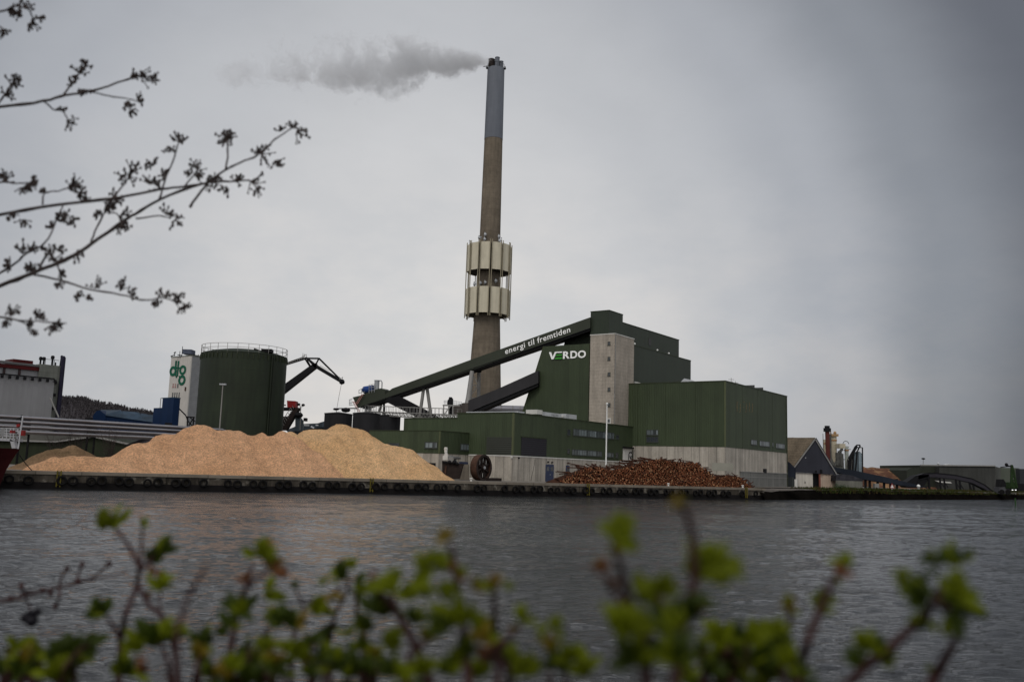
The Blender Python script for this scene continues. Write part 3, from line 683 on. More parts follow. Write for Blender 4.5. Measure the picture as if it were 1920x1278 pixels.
for i in range(14):
    q = 2 * pi * i / 14; mb.bar((CX + 1.95 * cos(q), CY + 1.95 * sin(q), cz(130)), (CX + 1.95 * cos(q), CY + 1.95 * sin(q), cz(130) + 1.0), .06)
mb.tube([(CX + 1.95 * cos(2 * pi * i / 28), CY + 1.95 * sin(2 * pi * i / 28), cz(130) + 1.0) for i in range(29)], .035, 4)
t.part('railing', mb, BLACK)
mb = MB(); mb.bar((CX - 1.5, CY - 1, cz(127)), (CX - 2.9, CY - 1, cz(129)), .12)
for s_ in (-1, 1): mb.ball((CX + 2.05 * s_, CY - .6, cz(130)), .28, 8); mb.ball((CX + 2.1 * s_, CY - .3, cz(126)), .14, 6)
t.part('warning_lights', mb, BLACK)
# collar: two rings of cream panels on twelve ribs
R = 84 * wpx
def collar(z0, z1, nm):
    mb = MB(); n = 12
    for i in range(n):
        a0 = radians(-60 - 24.4 + 2.4 + 30 * i); a1 = a0 + radians(30 - 4.8)
        p = [(CX + R * cos(a), CY + R * sin(a)) for a in (a0, a1)]; q = [(CX + (R - .25) * cos(a), CY + (R - .25) * sin(a)) for a in (a0, a1)]
        mb.hexa([(p[0][0], p[0][1], z0), (p[1][0], p[1][1], z0), (q[1][0], q[1][1], z0), (q[0][0], q[0][1], z0), (p[0][0], p[0][1], z1), (p[1][0], p[1][1], z1), (q[1][0], q[1][1], z1), (q[0][0], q[0][1], z1)])
    r_ = t.part(nm, mb, CREAM)
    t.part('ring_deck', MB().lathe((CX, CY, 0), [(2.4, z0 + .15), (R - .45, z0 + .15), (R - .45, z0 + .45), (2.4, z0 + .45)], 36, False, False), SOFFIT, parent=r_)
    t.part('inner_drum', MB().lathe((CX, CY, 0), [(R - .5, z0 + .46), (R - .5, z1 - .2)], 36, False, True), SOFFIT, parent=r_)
zA, zB, zC, zD = cz(592), cz(544), cz(512), cz(462)
collar(zA, zB, 'lower_panel_ring'); collar(zC, zD, 'upper_panel_ring')
for i in range(12):
    a = radians(-84.4 + 30 * i); c_, s_ = cos(a), sin(a)
    p = [V(CX + (R + .12) * c_ + q * s_, CY + (R + .12) * s_ - q * c_, 0) for q in (-.22, .22)]
    mb = MB()
    for q in p: mb.bar(q + V(0, 0, zA - .7), q + V(0, 0, zD + .5), .17)
    mb.bar((CX + 2.6 * c_, CY + 2.6 * s_, zA + .3), (CX + R * c_, CY + R * s_, zA - .3), .14)
    t.part('rib', mb, CREAMD)
mb = MB()
for i, (px, py) in enumerate(((909, 443), (908, 452), (935, 447), (936, 455), (898, 449), (900, 534), (909, 533), (929, 530), (889, 536))):
    q = P(px, py, CD - 2.6); mb.tube([q, q + V(0, 0, .9)], .16, 6); mb.ball(q + V(.1, -.2, .4), .34, 8, (1, .5, 1))
for a in range(0, 12, 2):
    q = V(CX + (R - .4) * cos(a * pi / 6 + .1), CY + (R - .4) * sin(a * pi / 6 + .1), zD); mb.tube([q, q + V(0, 0, 1.1)], .06, 5); mb.ball(q + V(0, 0, 1.1), .16, 6)
t.part('antennas', mb, GALV)
# ------------------------------------------------------------------ smoke
def smoke_mat(x0, z0):
    m = bpy.data.materials.new('steam_plume'); m.use_nodes = True
    N, mt, ramp, L = new_nodes(m.node_tree)
    tc = N('ShaderNodeTexCoord'); sp = N('ShaderNodeSeparateXYZ', ins={0: tc.outputs['Object']})
    t_ = mt('MULTIPLY', sp.outputs[0], -1.0 / 66.0)
    def fc(stops, sc): return mt('MULTIPLY', ramp(t_, [(p, v / sc) for p, v in stops], 'B_SPLINE'), sc)
    zc = mt('SUBTRACT', fc([(0, 10.2), (.1, 9.9), (.25, 9.3), (.38, 7.2), (.5, 6.6), (.62, 7.6), (.75, 7.2), (.9, 5.2), (1, 4.5)], 20), 10.0)
    rr = fc([(0, .75), (.06, 2.0), (.14, 3.5), (.25, 4.6), (.38, 6.0), (.5, 6.2), (.6, 5.6), (.72, 5.2), (.85, 4.6), (1, 3.2)], 10)
    n1 = N('ShaderNodeTexNoise', ins={'Vector': tc.outputs['Object'], 'Scale': .13, 'Detail': 6.0, 'Roughness': .68, 'Distortion': .7})
    n2 = N('ShaderNodeTexNoise', ins={'Vector': tc.outputs['Object'], 'Scale': .55, 'Detail': 4.0, 'Roughness': .7})
    dz = mt('SUBTRACT', sp.outputs[2], zc); r = mt('SQRT', mt('ADD', mt('MULTIPLY', dz, dz), mt('MULTIPLY', sp.outputs[1], sp.outputs[1])))
    q = mt('DIVIDE', r, rr)
    na = fc([(0, .6), (.15, 2.2), (.4, 5.4), (1, 7.0)], 7)
    e = mt('ADD', mt('MULTIPLY', mt('SUBTRACT', n1.outputs[0], .5), na), mt('MULTIPLY', mt('SUBTRACT', n2.outputs[0], .5), 2.2))
    bias = fc([(0, 1.0), (.3, .98), (.5, .8), (.7, .58), (.85, .42), (1, .25)], 1)
    s_ = mt('ADD', mt('SUBTRACT', bias, q), e)
    s_ = mt('MULTIPLY', s_, 2.6, clamp=True)
    dn = fc([(0, 1.6), (.08, .52), (.2, .30), (.35, .21), (.55, .17), (.8, .14), (1, .08)], 2)
    endf = ramp(t_, [(0, 1.0), (.88, 1.0), (1, 0.0)])
    d = mt('MULTIPLY', mt('MULTIPLY', s_, dn), endf)
    pv = N('ShaderNodeVolumePrincipled', ins={'Color': (.86, .87, .89, 1), 'Density': d, 'Anisotropy': .1})
    o = N('ShaderNodeOutputMaterial'); L.new(pv.outputs[0], o.inputs['Volume']); return m
sx, sz = CX - .7, cz(114.5)
o = bpy.data.objects.new('smoke', mesh_of('smoke', MB().box(WF, -66, 0.0, -8.5, 8.5, -14.5, 8.5), smoke_mat(0, 0))); COL.objects.link(o); o.location = (sx, CY, sz)
tagd(o, 'grey smoke plume drifting left from the chimney top', None, None, 'stuff')

# ------------------------------------------------------------------ conveyors
c0 = P(664, 750, 187.5); c1 = P(1107, 605, 166.6)
CA = atan2(c1.y - c0.y, c1.x - c0.x); CF = Fr(c0.x, c0.y, CA)
def cf(px, py, y=0): x, z = CF.hx(px, py, y); return CF.w(x, y, z)
WID = 2.4
t = Th('inclined_fuel_conveyor', 'long inclined green conveyor bridge lettered energi til fremtiden', 'conveyor', (c0.x, c0.y, GQ), CA)
face = [cf(661, 744.5), cf(671, 763.5), cf(704, 753.5), cf(722, 747.5), cf(883, 694), cf(1106.5, 614.8), cf(1106.5, 594.6), cf(883, 674), cf(735, 728)]
t.part('gallery_casing', MB().ext(face[2:], CF.v * WID), CONVG)
t.part('tail_housing', MB().ext([face[0], face[1], face[2], cf(735, 728), cf(722, 731), cf(714, 727.5), cf(700, 731), cf(676, 741)], CF.v * WID - V(0, 0, 0)), CONVG) if False else \
t.part('tail_housing', MB().ext([cf(661, 744.5, -.05), cf(671, 763.8, -.05), cf(704, 753.8, -.05), cf(722, 747.8, -.05), cf(722, 731, -.05), cf(714, 727.5, -.05), cf(700, 731, -.05), cf(676, 741, -.05)], CF.v * (WID + .1)), CONVG)
mb = MB(); mb.bar(cf(671, 764.2), cf(1106.5, 615.3), .12, .12)
for i in range(1, 12):
    f_ = i / 12; a = cf(671 + 435 * f_, 763.8 - 148.6 * f_)
    mb.bar(a + V(0, 0, -.15), a + CF.v * WID + V(0, 0, -.15), .2, .25)
t.part('underframe', mb, BLACK)
mb = MB(); mb.ext([cf(680, 762.5, .15), cf(1106.5, 616.5, .15), cf(1106.5, 620, .15), cf(680, 766, .15)], CF.v * (WID - .3)); t.part('belt_trough', mb, BLACK)
# letters on the casing: the slope is the text direction
p0 = cf(949, 667, -.02); p1 = cf(1071, 625.3, -.02); dr = (p1 - p0).normalized(); nrm = -CF.v; uz = dr.cross(nrm) * -1
uz = Vector((0, 0, 1)) - dr * dr.z; uz.normalize()
place_text('painted_words', 'energi til fremtiden', SW, p0, dr, uz, nrm, (p1 - p0).length, 1.4, None, t, bold=.01, shear=.12, space=1.1)
# tail end gear
q = cf(661, 745)
mb = MB()
for (a, b_) in (((655, 749), (661, 747)), ((655, 756), (663, 754)), ((655, 760), (665, 758)), ((655, 749), (655, 760)), ((658, 748), (658, 760)), ((673, 731), (682, 727)), ((673, 737), (684, 734)), ((673, 731), (673, 738)), ((678, 729), (678, 737))):
    mb.bar(cf(*a, -.4), cf(*b_, -.4), .09)
t.part('service_railing', mb, GALV)
mb = MB()
for o_ in (0, 3):
    mb.bar(cf(667 + o_, 757, -.5), cf(679 + o_, 738, -.5), .1)
    mb.bar(cf(661 + o_, 752, -.5), cf(672 + o_, 772, -.5), .1)
for i in range(6): mb.bar(cf(662 + i * 1.8, 753.5 + i * 3.2, -.5), cf(665 + i * 1.8, 753 + i * 3.2, -.5), .07)
t.part('access_ladder', mb, mat('pink_ladder_paint', (.35, .16, .14), .6))
a = cf(683, 731, .6); b_ = cf(700, 728.5, .6); mb = MB()
mb.tube([a, b_], .75, 12); mb.tube([a - dr * .35, a], .4, 10)
t.part('drive_motor', mb, BLUEM)
a = cf(706, 732, .8); mb = MB().tube([a, a + V(0, 0, 2.0)], .52, 14).tube([a + V(0, 0, 2.0), a + V(0, 0, 2.12)], .58, 14)
mb.tube([a + V(.2, 0, 2.0), a + V(.8, 0, 2.1), a + V(1.05, 0, 1.7), a + V(1.05, 0, .0)], .12, 8)
t.part('dust_filter', mb, GALV)
mb = MB()
for px in (692, 697, 702): mb.bar(cf(px, 737 - (px - 692) * .2, -.2), cf(px, 720.5, -.2), .08)
for py in (721, 726.5, 732): mb.bar(cf(692, py, -.2), cf(703, py - 1, -.2), .08)
t.part('filter_platform', mb, GALV)
# trestles
def legs(th, quads, r, nm='support_leg', dd=.4):
    for (ax, ay, bx, by, wd, dep) in quads:
        a = P(ax, ay, dep); b = P(bx, by, dep + wd)
        th.part(nm, MB().tube([a, b], r, 10), GALVD, smooth=True)
def dep(px): x = CF.hx(px, 700, WID / 2)[0]; return CF.w(x, WID / 2, 0).y
t2 = Th('conveyor_trestle', 'slim two legged steel trestle under the middle of the long conveyor', 'trestle', P(797, 780, dep(797)) * 1.0, CA)
d_ = dep(797)
for (a, b_) in (((794.5, 727), (786, 786)), ((800.5, 725.5), (809, 786))):
    t2.part('leg', MB().tube([P(*a, d_), P(*b_, d_)], .33, 10), GALVD, smooth=True)
t2.part('head_beam', MB().bar(P(792, 727.5, d_), P(803, 724, d_), .9, .3), BLACK)
d_ = dep(887)
t2 = Th('conveyor_trestle', 'taller braced steel trestle standing before the chimney foot', 'trestle', P(880, 776, d_), CA)
t2.part('leg', MB().tube([P(885, 696, d_ - 2), P(879, 745, d_ - 3), P(872.5, 778, d_ - 4)], [.42, .55, .6], 12), GALVD, smooth=True)
t2.part('leg', MB().tube([P(898, 697, d_ + 1), P(897, 770, d_ + 1)], .35, 10), GALVD, smooth=True)
t2.part('head_beam', MB().bar(P(882, 696.5, d_), P(902, 696, d_ + .6), .7, .35), BLACK)
mb = MB()
for (a, b_) in (((885, 700), (896, 719)), ((884, 722), (898, 722)), ((896, 722), (881, 744)), ((881, 746), (897, 746)), ((882, 748), (896, 768))): mb.bar(P(*a, d_), P(*b_, d_), .16)
t2.part('bracing', mb, GALVD)
mb = MB(); d_ = dep(700)
t2 = Th('tail_support_frame', 'short steel support frame under the low end of the long conveyor', 'support frame', P(695, 772, d_), CA)
for (a, b_, r) in (((689, 760), (686, 770), .3), ((693, 759), (693, 770), .25), ((696, 758), (694, 770), .22), ((716, 754), (711, 772), .25), ((713, 753), (716, 756), .2)): t2.part('leg', MB().tube([P(*a, d_), P(*b_, d_)], r, 8), GALVD)
t2.part('pipe_drop', MB().tube([P(720, 752, d_), P(720, 777, d_)], .22, 8), BLACK)
# dark conveyor that runs on to the boiler house
D0, D1 = 171.0, 166.5
e0 = P(856, 768, D0); e1 = P(1006, 700, D1); EA = atan2(e1.y - e0.y, e1.x - e0.x); EF = Fr(e0.x, e0.y, EA)
def ef(px, py, y=0): x, z = EF.hx(px, py, y); return EF.w(x, y, z)
t = Th('dark_ash_conveyor', 'dark grey inclined conveyor between the chimney foot and the green sloped wall', 'conveyor', (e0.x, e0.y, GQ), EA)
t.part('gallery_casing', MB().ext([ef(878, 772.5), ef(1009, 718), ef(1009, 694.5), ef(930, 730), ef(878, 750.5)], EF.v * 2.6), DKGREY)
t.part('tail_housing', MB().ext([ef(843, 778), ef(877.8, 778), ef(877.8, 755), ef(868, 755), ef(845, 764)], EF.v * 3.0), mat('brown_grey_sheet', (.06, .052, .047), .7, panel=.8, pvar=.15))
t.part('underframe', MB().ext([ef(885, 771, .2), ef(1009, 719, .2), ef(1009, 724, .2), ef(898, 771.5, .2)], EF.v * 2.2), BLACK)
d_ = 182.0
t = Th('descending_conveyor', 'nearly black conveyor descending behind the slim trestle', 'conveyor', P(760, 765, d_))
t.part('gallery_casing', MB().ext([P(722, 752, d_), P(726, 745, d_), P(750, 742.5, d_), P(800, 768.5, d_), P(838, 790, d_), P(800, 792, d_), P(770, 776, d_)], (0, 2.5, 0)), BLACK)
# lattice foot bridge
b0, b1 = P(684, 770.5, 178), P(857, 777.5, 166)
t = Th('lattice_footbridge', 'grey steel lattice footbridge from the dark tanks to the transfer tower', 'footbridge', b0)
bd = (b1 - b0); mbd, mbt, mbr = MB(), MB(), MB()
dv = V(-bd.y, bd.x, 0).normalized() * 1.4; n = 26
mbd.hexa([b0 - V(0, 0, .1), b1 - V(0, 0, .1), b1 + dv - V(0, 0, .1), b0 + dv - V(0, 0, .1), b0, b1, b1 + dv, b0 + dv])
for off in (V(0, 0, 0), dv):
    mbt.bar(b0 + off - V(0, 0, .75), b1 + off - V(0, 0, .75), .13); mbt.bar(b0 + off, b1 + off, .15); mbr.bar(b0 + off + V(0, 0, 1.1), b1 + off + V(0, 0, 1.1), .07)
    for i in range(n + 1):
        p = b0 + bd * (i / n) + off; mbr.bar(p, p + V(0, 0, 1.1), .06)
        if i < n:
            q = b0 + bd * ((i + .5) / n) + off; r_ = b0 + bd * ((i + 1) / n) + off
            mbt.bar(p, q - V(0, 0, .75), .08); mbt.bar(q - V(0, 0, .75), r_, .08)
t.part('deck', mbd, BLACK); t.part('lattice', mbt, GALVD); t.part('handrail', mbr, GALVD)
# transfer tower
d_ = 165.5
t = Th('transfer_tower', 'steel transfer platform with dark hopper at the end of the footbridge', 'platform', P(845, 780, d_))
mb = MB()
for px in (832, 841, 849):
    for dd in (0, 2.5): mb.bar(P(px, 760, d_ + dd), P(px, 784, d_ + dd), .2)
for py in (759.5, 777.5):
    mb.bar(P(830, py, d_), P(862, py + .5, d_), .25); mb.bar(P(830, py, d_ + 2.5), P(862, py + .5, d_ + 2.5), .25)
mb.bar(P(833, 776, d_), P(845, 761, d_), .14); mb.bar(P(838, 784, d_), P(848, 778, d_), .14)
t.part('frame', mb, GALVD)
t.part('hopper', MB().ext([P(838, 757, d_ + .5), P(839, 750, d_ + .5), P(841, 748, d_ + .5), P(842, 744, d_ + .5), P(847, 744, d_ + .5), P(849, 747, d_ + .5), P(848.5, 758, d_ + .5)], (0, 1.6, 0)), BLACK)
t.part('chute', MB().ext([P(841, 760, d_ + .5), P(848, 760, d_ + .5), P(848, 776, d_ + .5), P(842, 776, d_ + .5)], (0, 1.6, 0)), BLACK)
mb = MB()
for px in range(850, 868, 3): mb.bar(P(px, 751 + (px - 850) * .15, d_), P(px, 759.5, d_), .06)
for py in (751, 755): mb.bar(P(850, py, d_), P(866, py + 2.5, d_), .06)
for px in (833, 836): mb.bar(P(px, 751, d_), P(px, 759, d_), .06)
for py in (751, 754): mb.bar(P(832, py, d_), P(838, py, d_), .08)
t.part('handrail', mb, GALV)
# silver flue duct
d_ = 176.0
t = Th('flue_gas_duct', 'large silver flue duct lying behind the workshop roof beside the sloped green wall', 'duct', P(945, 768, d_))
a, b_ = P(896, 765.5, d_), P(984, 768, d_)
t.part('duct', MB().tube([a, b_], .74, 20), SILVER, smooth=True)
mb = MB()
for f_ in (.5, .74, .9): p = a + (b_ - a) * f_; mb.tube([p - V(.07, 0, 0), p + V(.07, 0, 0)], .76, 20)
t.part('flange', mb, GALVD, smooth=True)
t.part('damper_box', MB().box(WF, P(932, 760, d_).x, P(940, 760, d_).x, d_ - .5, d_ + .5, P(936, 762, d_).z - .2, P(936, 754.5, d_).z), GALVD)

# ------------------------------------------------------------------ tanks
def railing(c, r, z, n, mb, h=1.1, tr=.05):
    pts = [V(c[0] + r * cos(2 * pi * i / n), c[1] + r * sin(2 * pi * i / n), z) for i in range(n)]
    for i, p in enumerate(pts):
        q = pts[(i + 1) % n]; mb.bar(p - V(0, 0, .3), p + V(0, 0, h), tr)
        k = 3
        for hh in (h, h * .5):
            for j in range(k):
                a0 = 2 * pi * (i + j / k) / n; a1 = 2 * pi * (i + (j + 1) / k) / n
                mb.bar((c[0] + r * cos(a0), c[1] + r * sin(a0), z + hh), (c[0] + r * cos(a1), c[1] + r * sin(a1), z + hh), tr)
    return mb
TG = mat('tank_green', (.0125, .019, .0085), .6, var=.25, vs=.2, streak=.35, hjoint=(2.3, .22), panel=None, spec=.25)
td = 152.0; lft = P(371.5, 720, td); rgt = P(531.5, 720, td); cx = (lft.x + rgt.x) / 2; rr = (rgt.x - lft.x) / 2 * .985
cy = td + 1.0; zt_ = P(452, 661, td - rr + 2).z
t = Th('green_storage_tank', 'large round dark green storage tank with a roof railing behind the chip heap', 'storage tank', (cx, cy, GQ))
t.part('shell', MB().lathe((cx, cy, 0), [(rr, GQ), (rr, zt_), (rr + .05, zt_), (rr + .05, zt_ + .15), (rr - .1, zt_ + .2)], 96, True, False), TG, smooth=True)
t.part('domed_roof', MB().lathe((cx, cy, 0), [(rr - .1, zt_ + .2), (rr * .8, zt_ + .62), (rr * .5, zt_ + 1.0), (.2, zt_ + 1.2)], 72, False, True), TG, smooth=True)
t.part('roof_railing', railing((cx, cy), rr - .02, zt_ + .2, 26, MB(), 1.25, .06), GALVD)
for i in range(52):
    q = 2 * pi * i / 52; t.part('eave_bracket', MB().box(Fr(cx + (rr + .03) * cos(q), cy + (rr + .03) * sin(q), q), 0, .10, -.06, .06, zt_ - .9, zt_ - .1), TRIM)
for a_ in (-36, -33):
    q = radians(a_); t.part('standpipe', MB().tube([(cx + (rr + .18) * cos(q), cy + (rr + .18) * sin(q), GQ), (cx + (rr + .18) * cos(q), cy + (rr + .18) * sin(q), zt_)], .10, 6), TG)
q = P(501, 665, td - 3); mb = MB().box(WF, q.x - .9, q.x + .8, td - 3.5, td - 2.2, zt_ + .4, P(501, 654.5, td - 3).z); mb.bar((q.x - .9, td - 3, zt_ + .5), (q.x - 2.2, td - 3, zt_ + .9), .3)
t.part('roof_hatch_box', mb, BLACK)
p = P(412, 800, 128); tp = P(417.5, 721.5, 128)
t = Th('floodlight_pole', 'thin grey floodlight pole standing in front of the green tank', 'light pole', (p.x, 128, GQ))
t.part('pole', MB().tube([(p.x, 128, GQ), (p.x, 128, tp.z)], [.12, .07], 8), GALVD)
t.part('lamp_head', MB().box(WF, p.x - .45, p.x + .45, 127.8, 128.2, tp.z, tp.z + .2), GALV)
TDK = mat('tank_black_green', (.020, .020, .022), .65, var=.15, vs=.4, streak=.2)
for (pa, pb, yt, dd, lab) in ((607, 659, 774.5, 172, 'dark grey tank farthest left of three behind the chip peak'), (660.5, 711, 774, 166, 'dark grey tank in the middle of three behind the chip peak'), (700, 750, 779, 176, 'dark grey tank farthest right of three beside the green annex')):
    a, b_ = P(pa, yt, dd), P(pb, yt, dd); r = (b_.x - a.x) / 2; c_ = ((a.x + b_.x) / 2, dd + 1, 0); zz = P((pa + pb) / 2, yt, dd - r).z
    t = Th('dark_tank', lab, 'storage tank', (c_[0], c_[1], GQ), group='dark tanks behind the chip heap')
    t.part('shell', MB().lathe(c_, [(r, GQ), (r, zz)], 48, True, False), TDK, smooth=True)
    t.part('roof', MB().lathe(c_, [(r + .08, zz), (r + .08, zz + .12), (.2, zz + .45)], 48, True, True), TDK, smooth=True)
    if pa == 607: t.part('roof_fan', MB().ball((c_[0] + 1.5, c_[1] - 1, zz + .8), .6, 8, (1.5, 1, .8)).bar((c_[0] - .6, c_[1] - 1, zz + 1.0), (c_[0] + 3.6, c_[1] - 1, zz + 1.2), .2), BLACK)
    if pa > 600 and pa < 700 and pa != 607:
        mb = MB()
        for i in range(9): q = P(665 + i * 5, 773, dd); mb.bar(q, q + V(0, 0, 1.0), .05)
        q0, q1 = P(664, 767, dd), P(706, 769, dd); mb.bar(q0, q1, .05); t.part('roof_railing', mb, GALV)

# ------------------------------------------------------------------ harbour crane behind the tank
d_ = 175.0
t = Th('harbour_crane', 'black double jib harbour crane reaching over the tanks with a hanging cable', 'crane', P(520, 800, d_))
def g(px, py, o=0): return P(px, py, d_ + o)
mb = MB().ext([g(505, 758), g(505, 740), g(583, 684), g(592, 680), g(593, 688)], (0, 1.6, 0)); t.part('boom', mb, BLACK)
t.part('tie_arm', MB().ext([g(505, 693), g(505, 690), g(569, 669), g(573, 672)], (0, 1.0, 0)), BLACK)
t.part('jib', MB().ext([g(571, 669), g(575, 669), g(590, 681), g(643, 713), g(641, 717.5), g(634, 715), g(590, 689)], (0, 1.2, 0)), BLACK)
mb = MB()
for a, b_, w_ in (((573, 671.5), (598, 671.8), .3), ((598, 671.5), (640, 713), .32), ((598, 672), (591, 685), .25), ((575, 674), (583.5, 688.5), .25), ((571, 671), (582, 688.5), .25)): mb.bar(g(*a, .5), g(*b_, .5), w_)
t.part('stay_frame', mb, BLACK)
mb = MB()
for i in range(9):
    px = 537 + i * 4.1; py = 684.5 - i * 1.42; mb.bar(g(px, py), g(px + .2, py - 5), .06)
mb.bar(g(536, 680), g(571, 667.5), .06); mb.bar(g(536, 682.5), g(571, 670), .05)
for (a, b_) in (((568, 669), (568, 662)), ((571, 669), (571.5, 663)), ((575, 669), (574.5, 665)), ((566, 668), (575, 664)), ((637, 712), (636.5, 706)), ((641, 712), (642.5, 706)), ((636, 709), (643, 708)), ((640, 715), (646.5, 714.5)), ((600, 685), (618, 695))): mb.bar(g(*a), g(*b_), .08)
t.part('walkway_rail', mb, GALVD)
t.part('sheave_head', MB().ball(g(641, 715.5), .55, 8).ball(g(643.5, 717), .3, 8), BLACK)
t.part('cable', MB().tube([g(640.6, 717), g(636, 740), g(631.5, 766)], .045, 4), GALVD)
t.part('cable_weight', MB().ball(g(630, 767), .38, 8, (1.6, 1, .6)).bar(g(626, 765.5), g(633, 767), .25).tube([g(630.5, 769), g(630.5, 773)], .06, 5), BLACK)
d_ = 168.0
t = Th('ship_unloader', 'red cabin on an inclined black loading belt right of the green tank', 'loader', g(550, 795))
t.part('cabin', MB().ext([g(538, 750.5), g(554, 751.5), g(553.5, 764.5), g(538.5, 763)], (0, 2.2, 0)), REDC)
t.part('belt_gallery', MB().ext([g(551, 763.5), g(561.5, 764), g(557, 771), g(536, 806), g(522, 806)], (0, 1.8, 0)), RUSTD)
mb = MB()
for i in range(9): mb.bar(g(551 - i * 2.6, 766 + i * 4.5), g(548 - i * 2.6, 760 + i * 4.5), .08)
mb.bar(g(545, 764), g(524, 797), .09); t.part('gallery_rail', mb, GALVD)
t.part('platform', MB().ext([g(520, 763), g(553, 763.5), g(553, 768), g(520, 769)], (0, 2, 0)).bar(g(520, 759), g(536, 759.5), .2), BLACK)
t.part('machine_house', MB().ext([g(518, 781), g(536, 780), g(534, 793), g(518, 806)], (0, 2.5, 0)), RUSTD)
for px, lab in ((560.5, 'thin lamp mast with twin dark floodlights beside the red cabin'),):
    t = Th('lamp_mast', lab, 'lamp mast', g(564, 805)); t.part('pole', MB().tube([g(562.5, 806), g(564, 761)], .09, 6), GALVD)
    t.part('crossarm', MB().bar(g(561, 761.5), g(568, 762), .1), GALVD)
    for a in ((560, 758), (568.5, 759)): t.part('floodlight', MB().ball(g(*a), .26, 8, (1.3, .8, 1)), BLACK)
t = Th('silo_leg_frame', 'grey steel bucket elevator casing in front of the low blue grey hall', 'elevator', g(558, 805))
t.part('casing', MB().ext([g(553.5, 808), g(553.5, 776), g(555.5, 774), g(566, 788), g(566, 808)], (0, 1.5, 0)), mat('blue_grey_sheet', (.06, .075, .085), .6, panel=.6, pvar=.25, var=.2))
t.part('head', MB().ball(g(560, 778), .7, 8, (1.2, 1, .8)).box(WF, g(563, 895).x, g(568, 895).x, 167.6, 168.9, g(565, 789).z, g(565, 783).z), BLACK)
d_ = 190.0
t = Th('low_grey_hall', 'low blue grey hall roof between the loader and the dark tanks', 'building', g(585, 800))
t.part('roof', MB().ext([g(536, 806), g(566, 794.5), g(596, 793), g(609, 789), g(609, 800), g(540, 810)], (0, 10, 0)), mat('hall_roof_sheet', (.035, .045, .055), .6, panel=1.0, pvar=.3, var=.3))
t.part('wall', MB().box(WF, g(545, 895).x, g(620, 895).x, 190.5, 200, GQ, g(585, 800).z), mat('hall_wall_sheet', (.03, .038, .045), .6))
t.part('roof_lights', MB().bar(g(583, 799), g(589, 802), .3).bar(g(592, 796.5), g(597, 797), .25).bar(g(570, 797), g(580, 797.3), .2), ROOFL)
# ------------------------------------------------------------------ left side: tower with the dtg sign, blue buildings, silo
dd = 232.0
p0 = P(318.5, 720, dd); cn = P(354.5, 720, dd - 1.5)
TF = Fr(cn.x, cn.y, radians(52))          # corner; +x right-back, +y left-back
zt_ = P(354, 667, dd - 1.5).z
yl = TF.hy(319.5, 690, 0)[0]; xr = TF.hx(373.5, 690, 0)[0]
t = Th('concrete_silo_tower', 'white and grey silo tower with a green dtg emblem left of the tank', 'tower', TF.w(0, 0, GQ), TF.a)
t.part('white_wall', MB().box(TF, 0, .3, 0, yl, GQ, zt_), DTGW)
t.part('grey_wall', MB().box(TF, .303, xr + 3, .0, yl - .02, GQ, zt_ - .05), DTGG)
t.part('parapet', MB().box(TF, -.05, xr + 3.05, -.05, yl + .05, zt_, zt_ + .25), SILOD)
a = PFq = TF.hy(345, 661, 3)[0]
mb = MB()
q = TF.w(2, 1.2, 0)
a = P(344, 664, dd + 2); b_ = P(361, 664, dd + 2)
mb.box(WF, a.x, b_.x, dd + 1, dd + 4, zt_ + .8, P(352, 655.5, dd + 2).z); t.part('roof_plant', mb, mat('blue_grey_plant', (.06, .07, .10), .6, panel=.5, pvar=.5, var=.3))
mb = MB()
for px, py in ((322, 666), (328, 659), (337.5, 658), (342.5, 649), (363, 662), (368, 666), (372, 664)):
    p = P(px, py, dd + 1); mb.bar((p.x, p.y, zt_ + .1), p, .12)
for (a, b_) in (((320, 668), (328, 665)), ((333, 665), (341, 666)), ((361, 665), (374, 667)), ((326, 662), (330, 660))): mb.bar(P(*a, dd + 1), P(*b_, dd + 1), .2)
t.part('roof_rails', mb, BLACK)
# emblem on the white wall: yl..0 runs left to right
def tw(px, py): y, z = TF.hy(px, py, 0); return y, z
emb = MB()
def rng(cx, cy, r, th, rz=None, a0=0, a1=360, n=28):
    y0, z0 = tw(cx, cy); k = abs(tw(cx + r, cy)[0] - y0); kz = (rz or r) * dd / F
    ths = th * dd / F
    for i in range(n):
        A = [radians(a0 + (a1 - a0) * (i + j) / n) for j in (0, 1)]
        o_ = [TF.w(-.02, y0 - k * cos(a), z0 + kz * sin(a)) for a in A]; f_ = 1 - th / r
        i_ = [TF.w(-.02, y0 - k * f_ * cos(a), z0 + kz * f_ * sin(a)) for a in A]
        emb.ext([o_[0], o_[1], i_[1], i_[0]], -TF.u * .12)
def brk(pts): emb.ext([TF.w(-.02, *tw(*p)) for p in pts], -TF.u * .14)
rng(325, 695.5, 6.4, 3.3, 9.6); rng(343, 693.5, 6.2, 3.0, 9.2); rng(341.5, 712.5, 6.6, 3.2, 9.6)
brk([(329.6, 676), (332, 676), (330.6, 705), (327.8, 704)]); brk([(334.4, 676.5), (336.8, 676.5), (334.2, 704.5), (331.8, 704.5)]); brk([(331.5, 688), (338.2, 688.4), (338.0, 690.6), (331.3, 690.2)])
brk([(331, 704), (333, 704.5), (331.6, 708), (330, 707.5)]); brk([(336.2, 704.3), (345.5, 704.5), (345.3, 707), (336, 706.8)])
t.part('green_emblem', emb, LOGOG)
for px in (324, 328, 332, 336): y, z = tw(px, 739.5); win(t, TF, 'y', 0, y - .2, y + .2, z - .55, z + .55, fw_=.05)
for px, m_ in ((325, ROOFL), (329.3, ROOFL), (333.8, FRAMEM)): y, z = tw(px, 722.5); win(t, TF, 'y', 0, y - .22, y + .22, z - .45, z + .45, fw_=.08, gm=GLASS if m_ is FRAMEM else DTGW, fm=FRAMEM if m_ is FRAMEM else REDC)
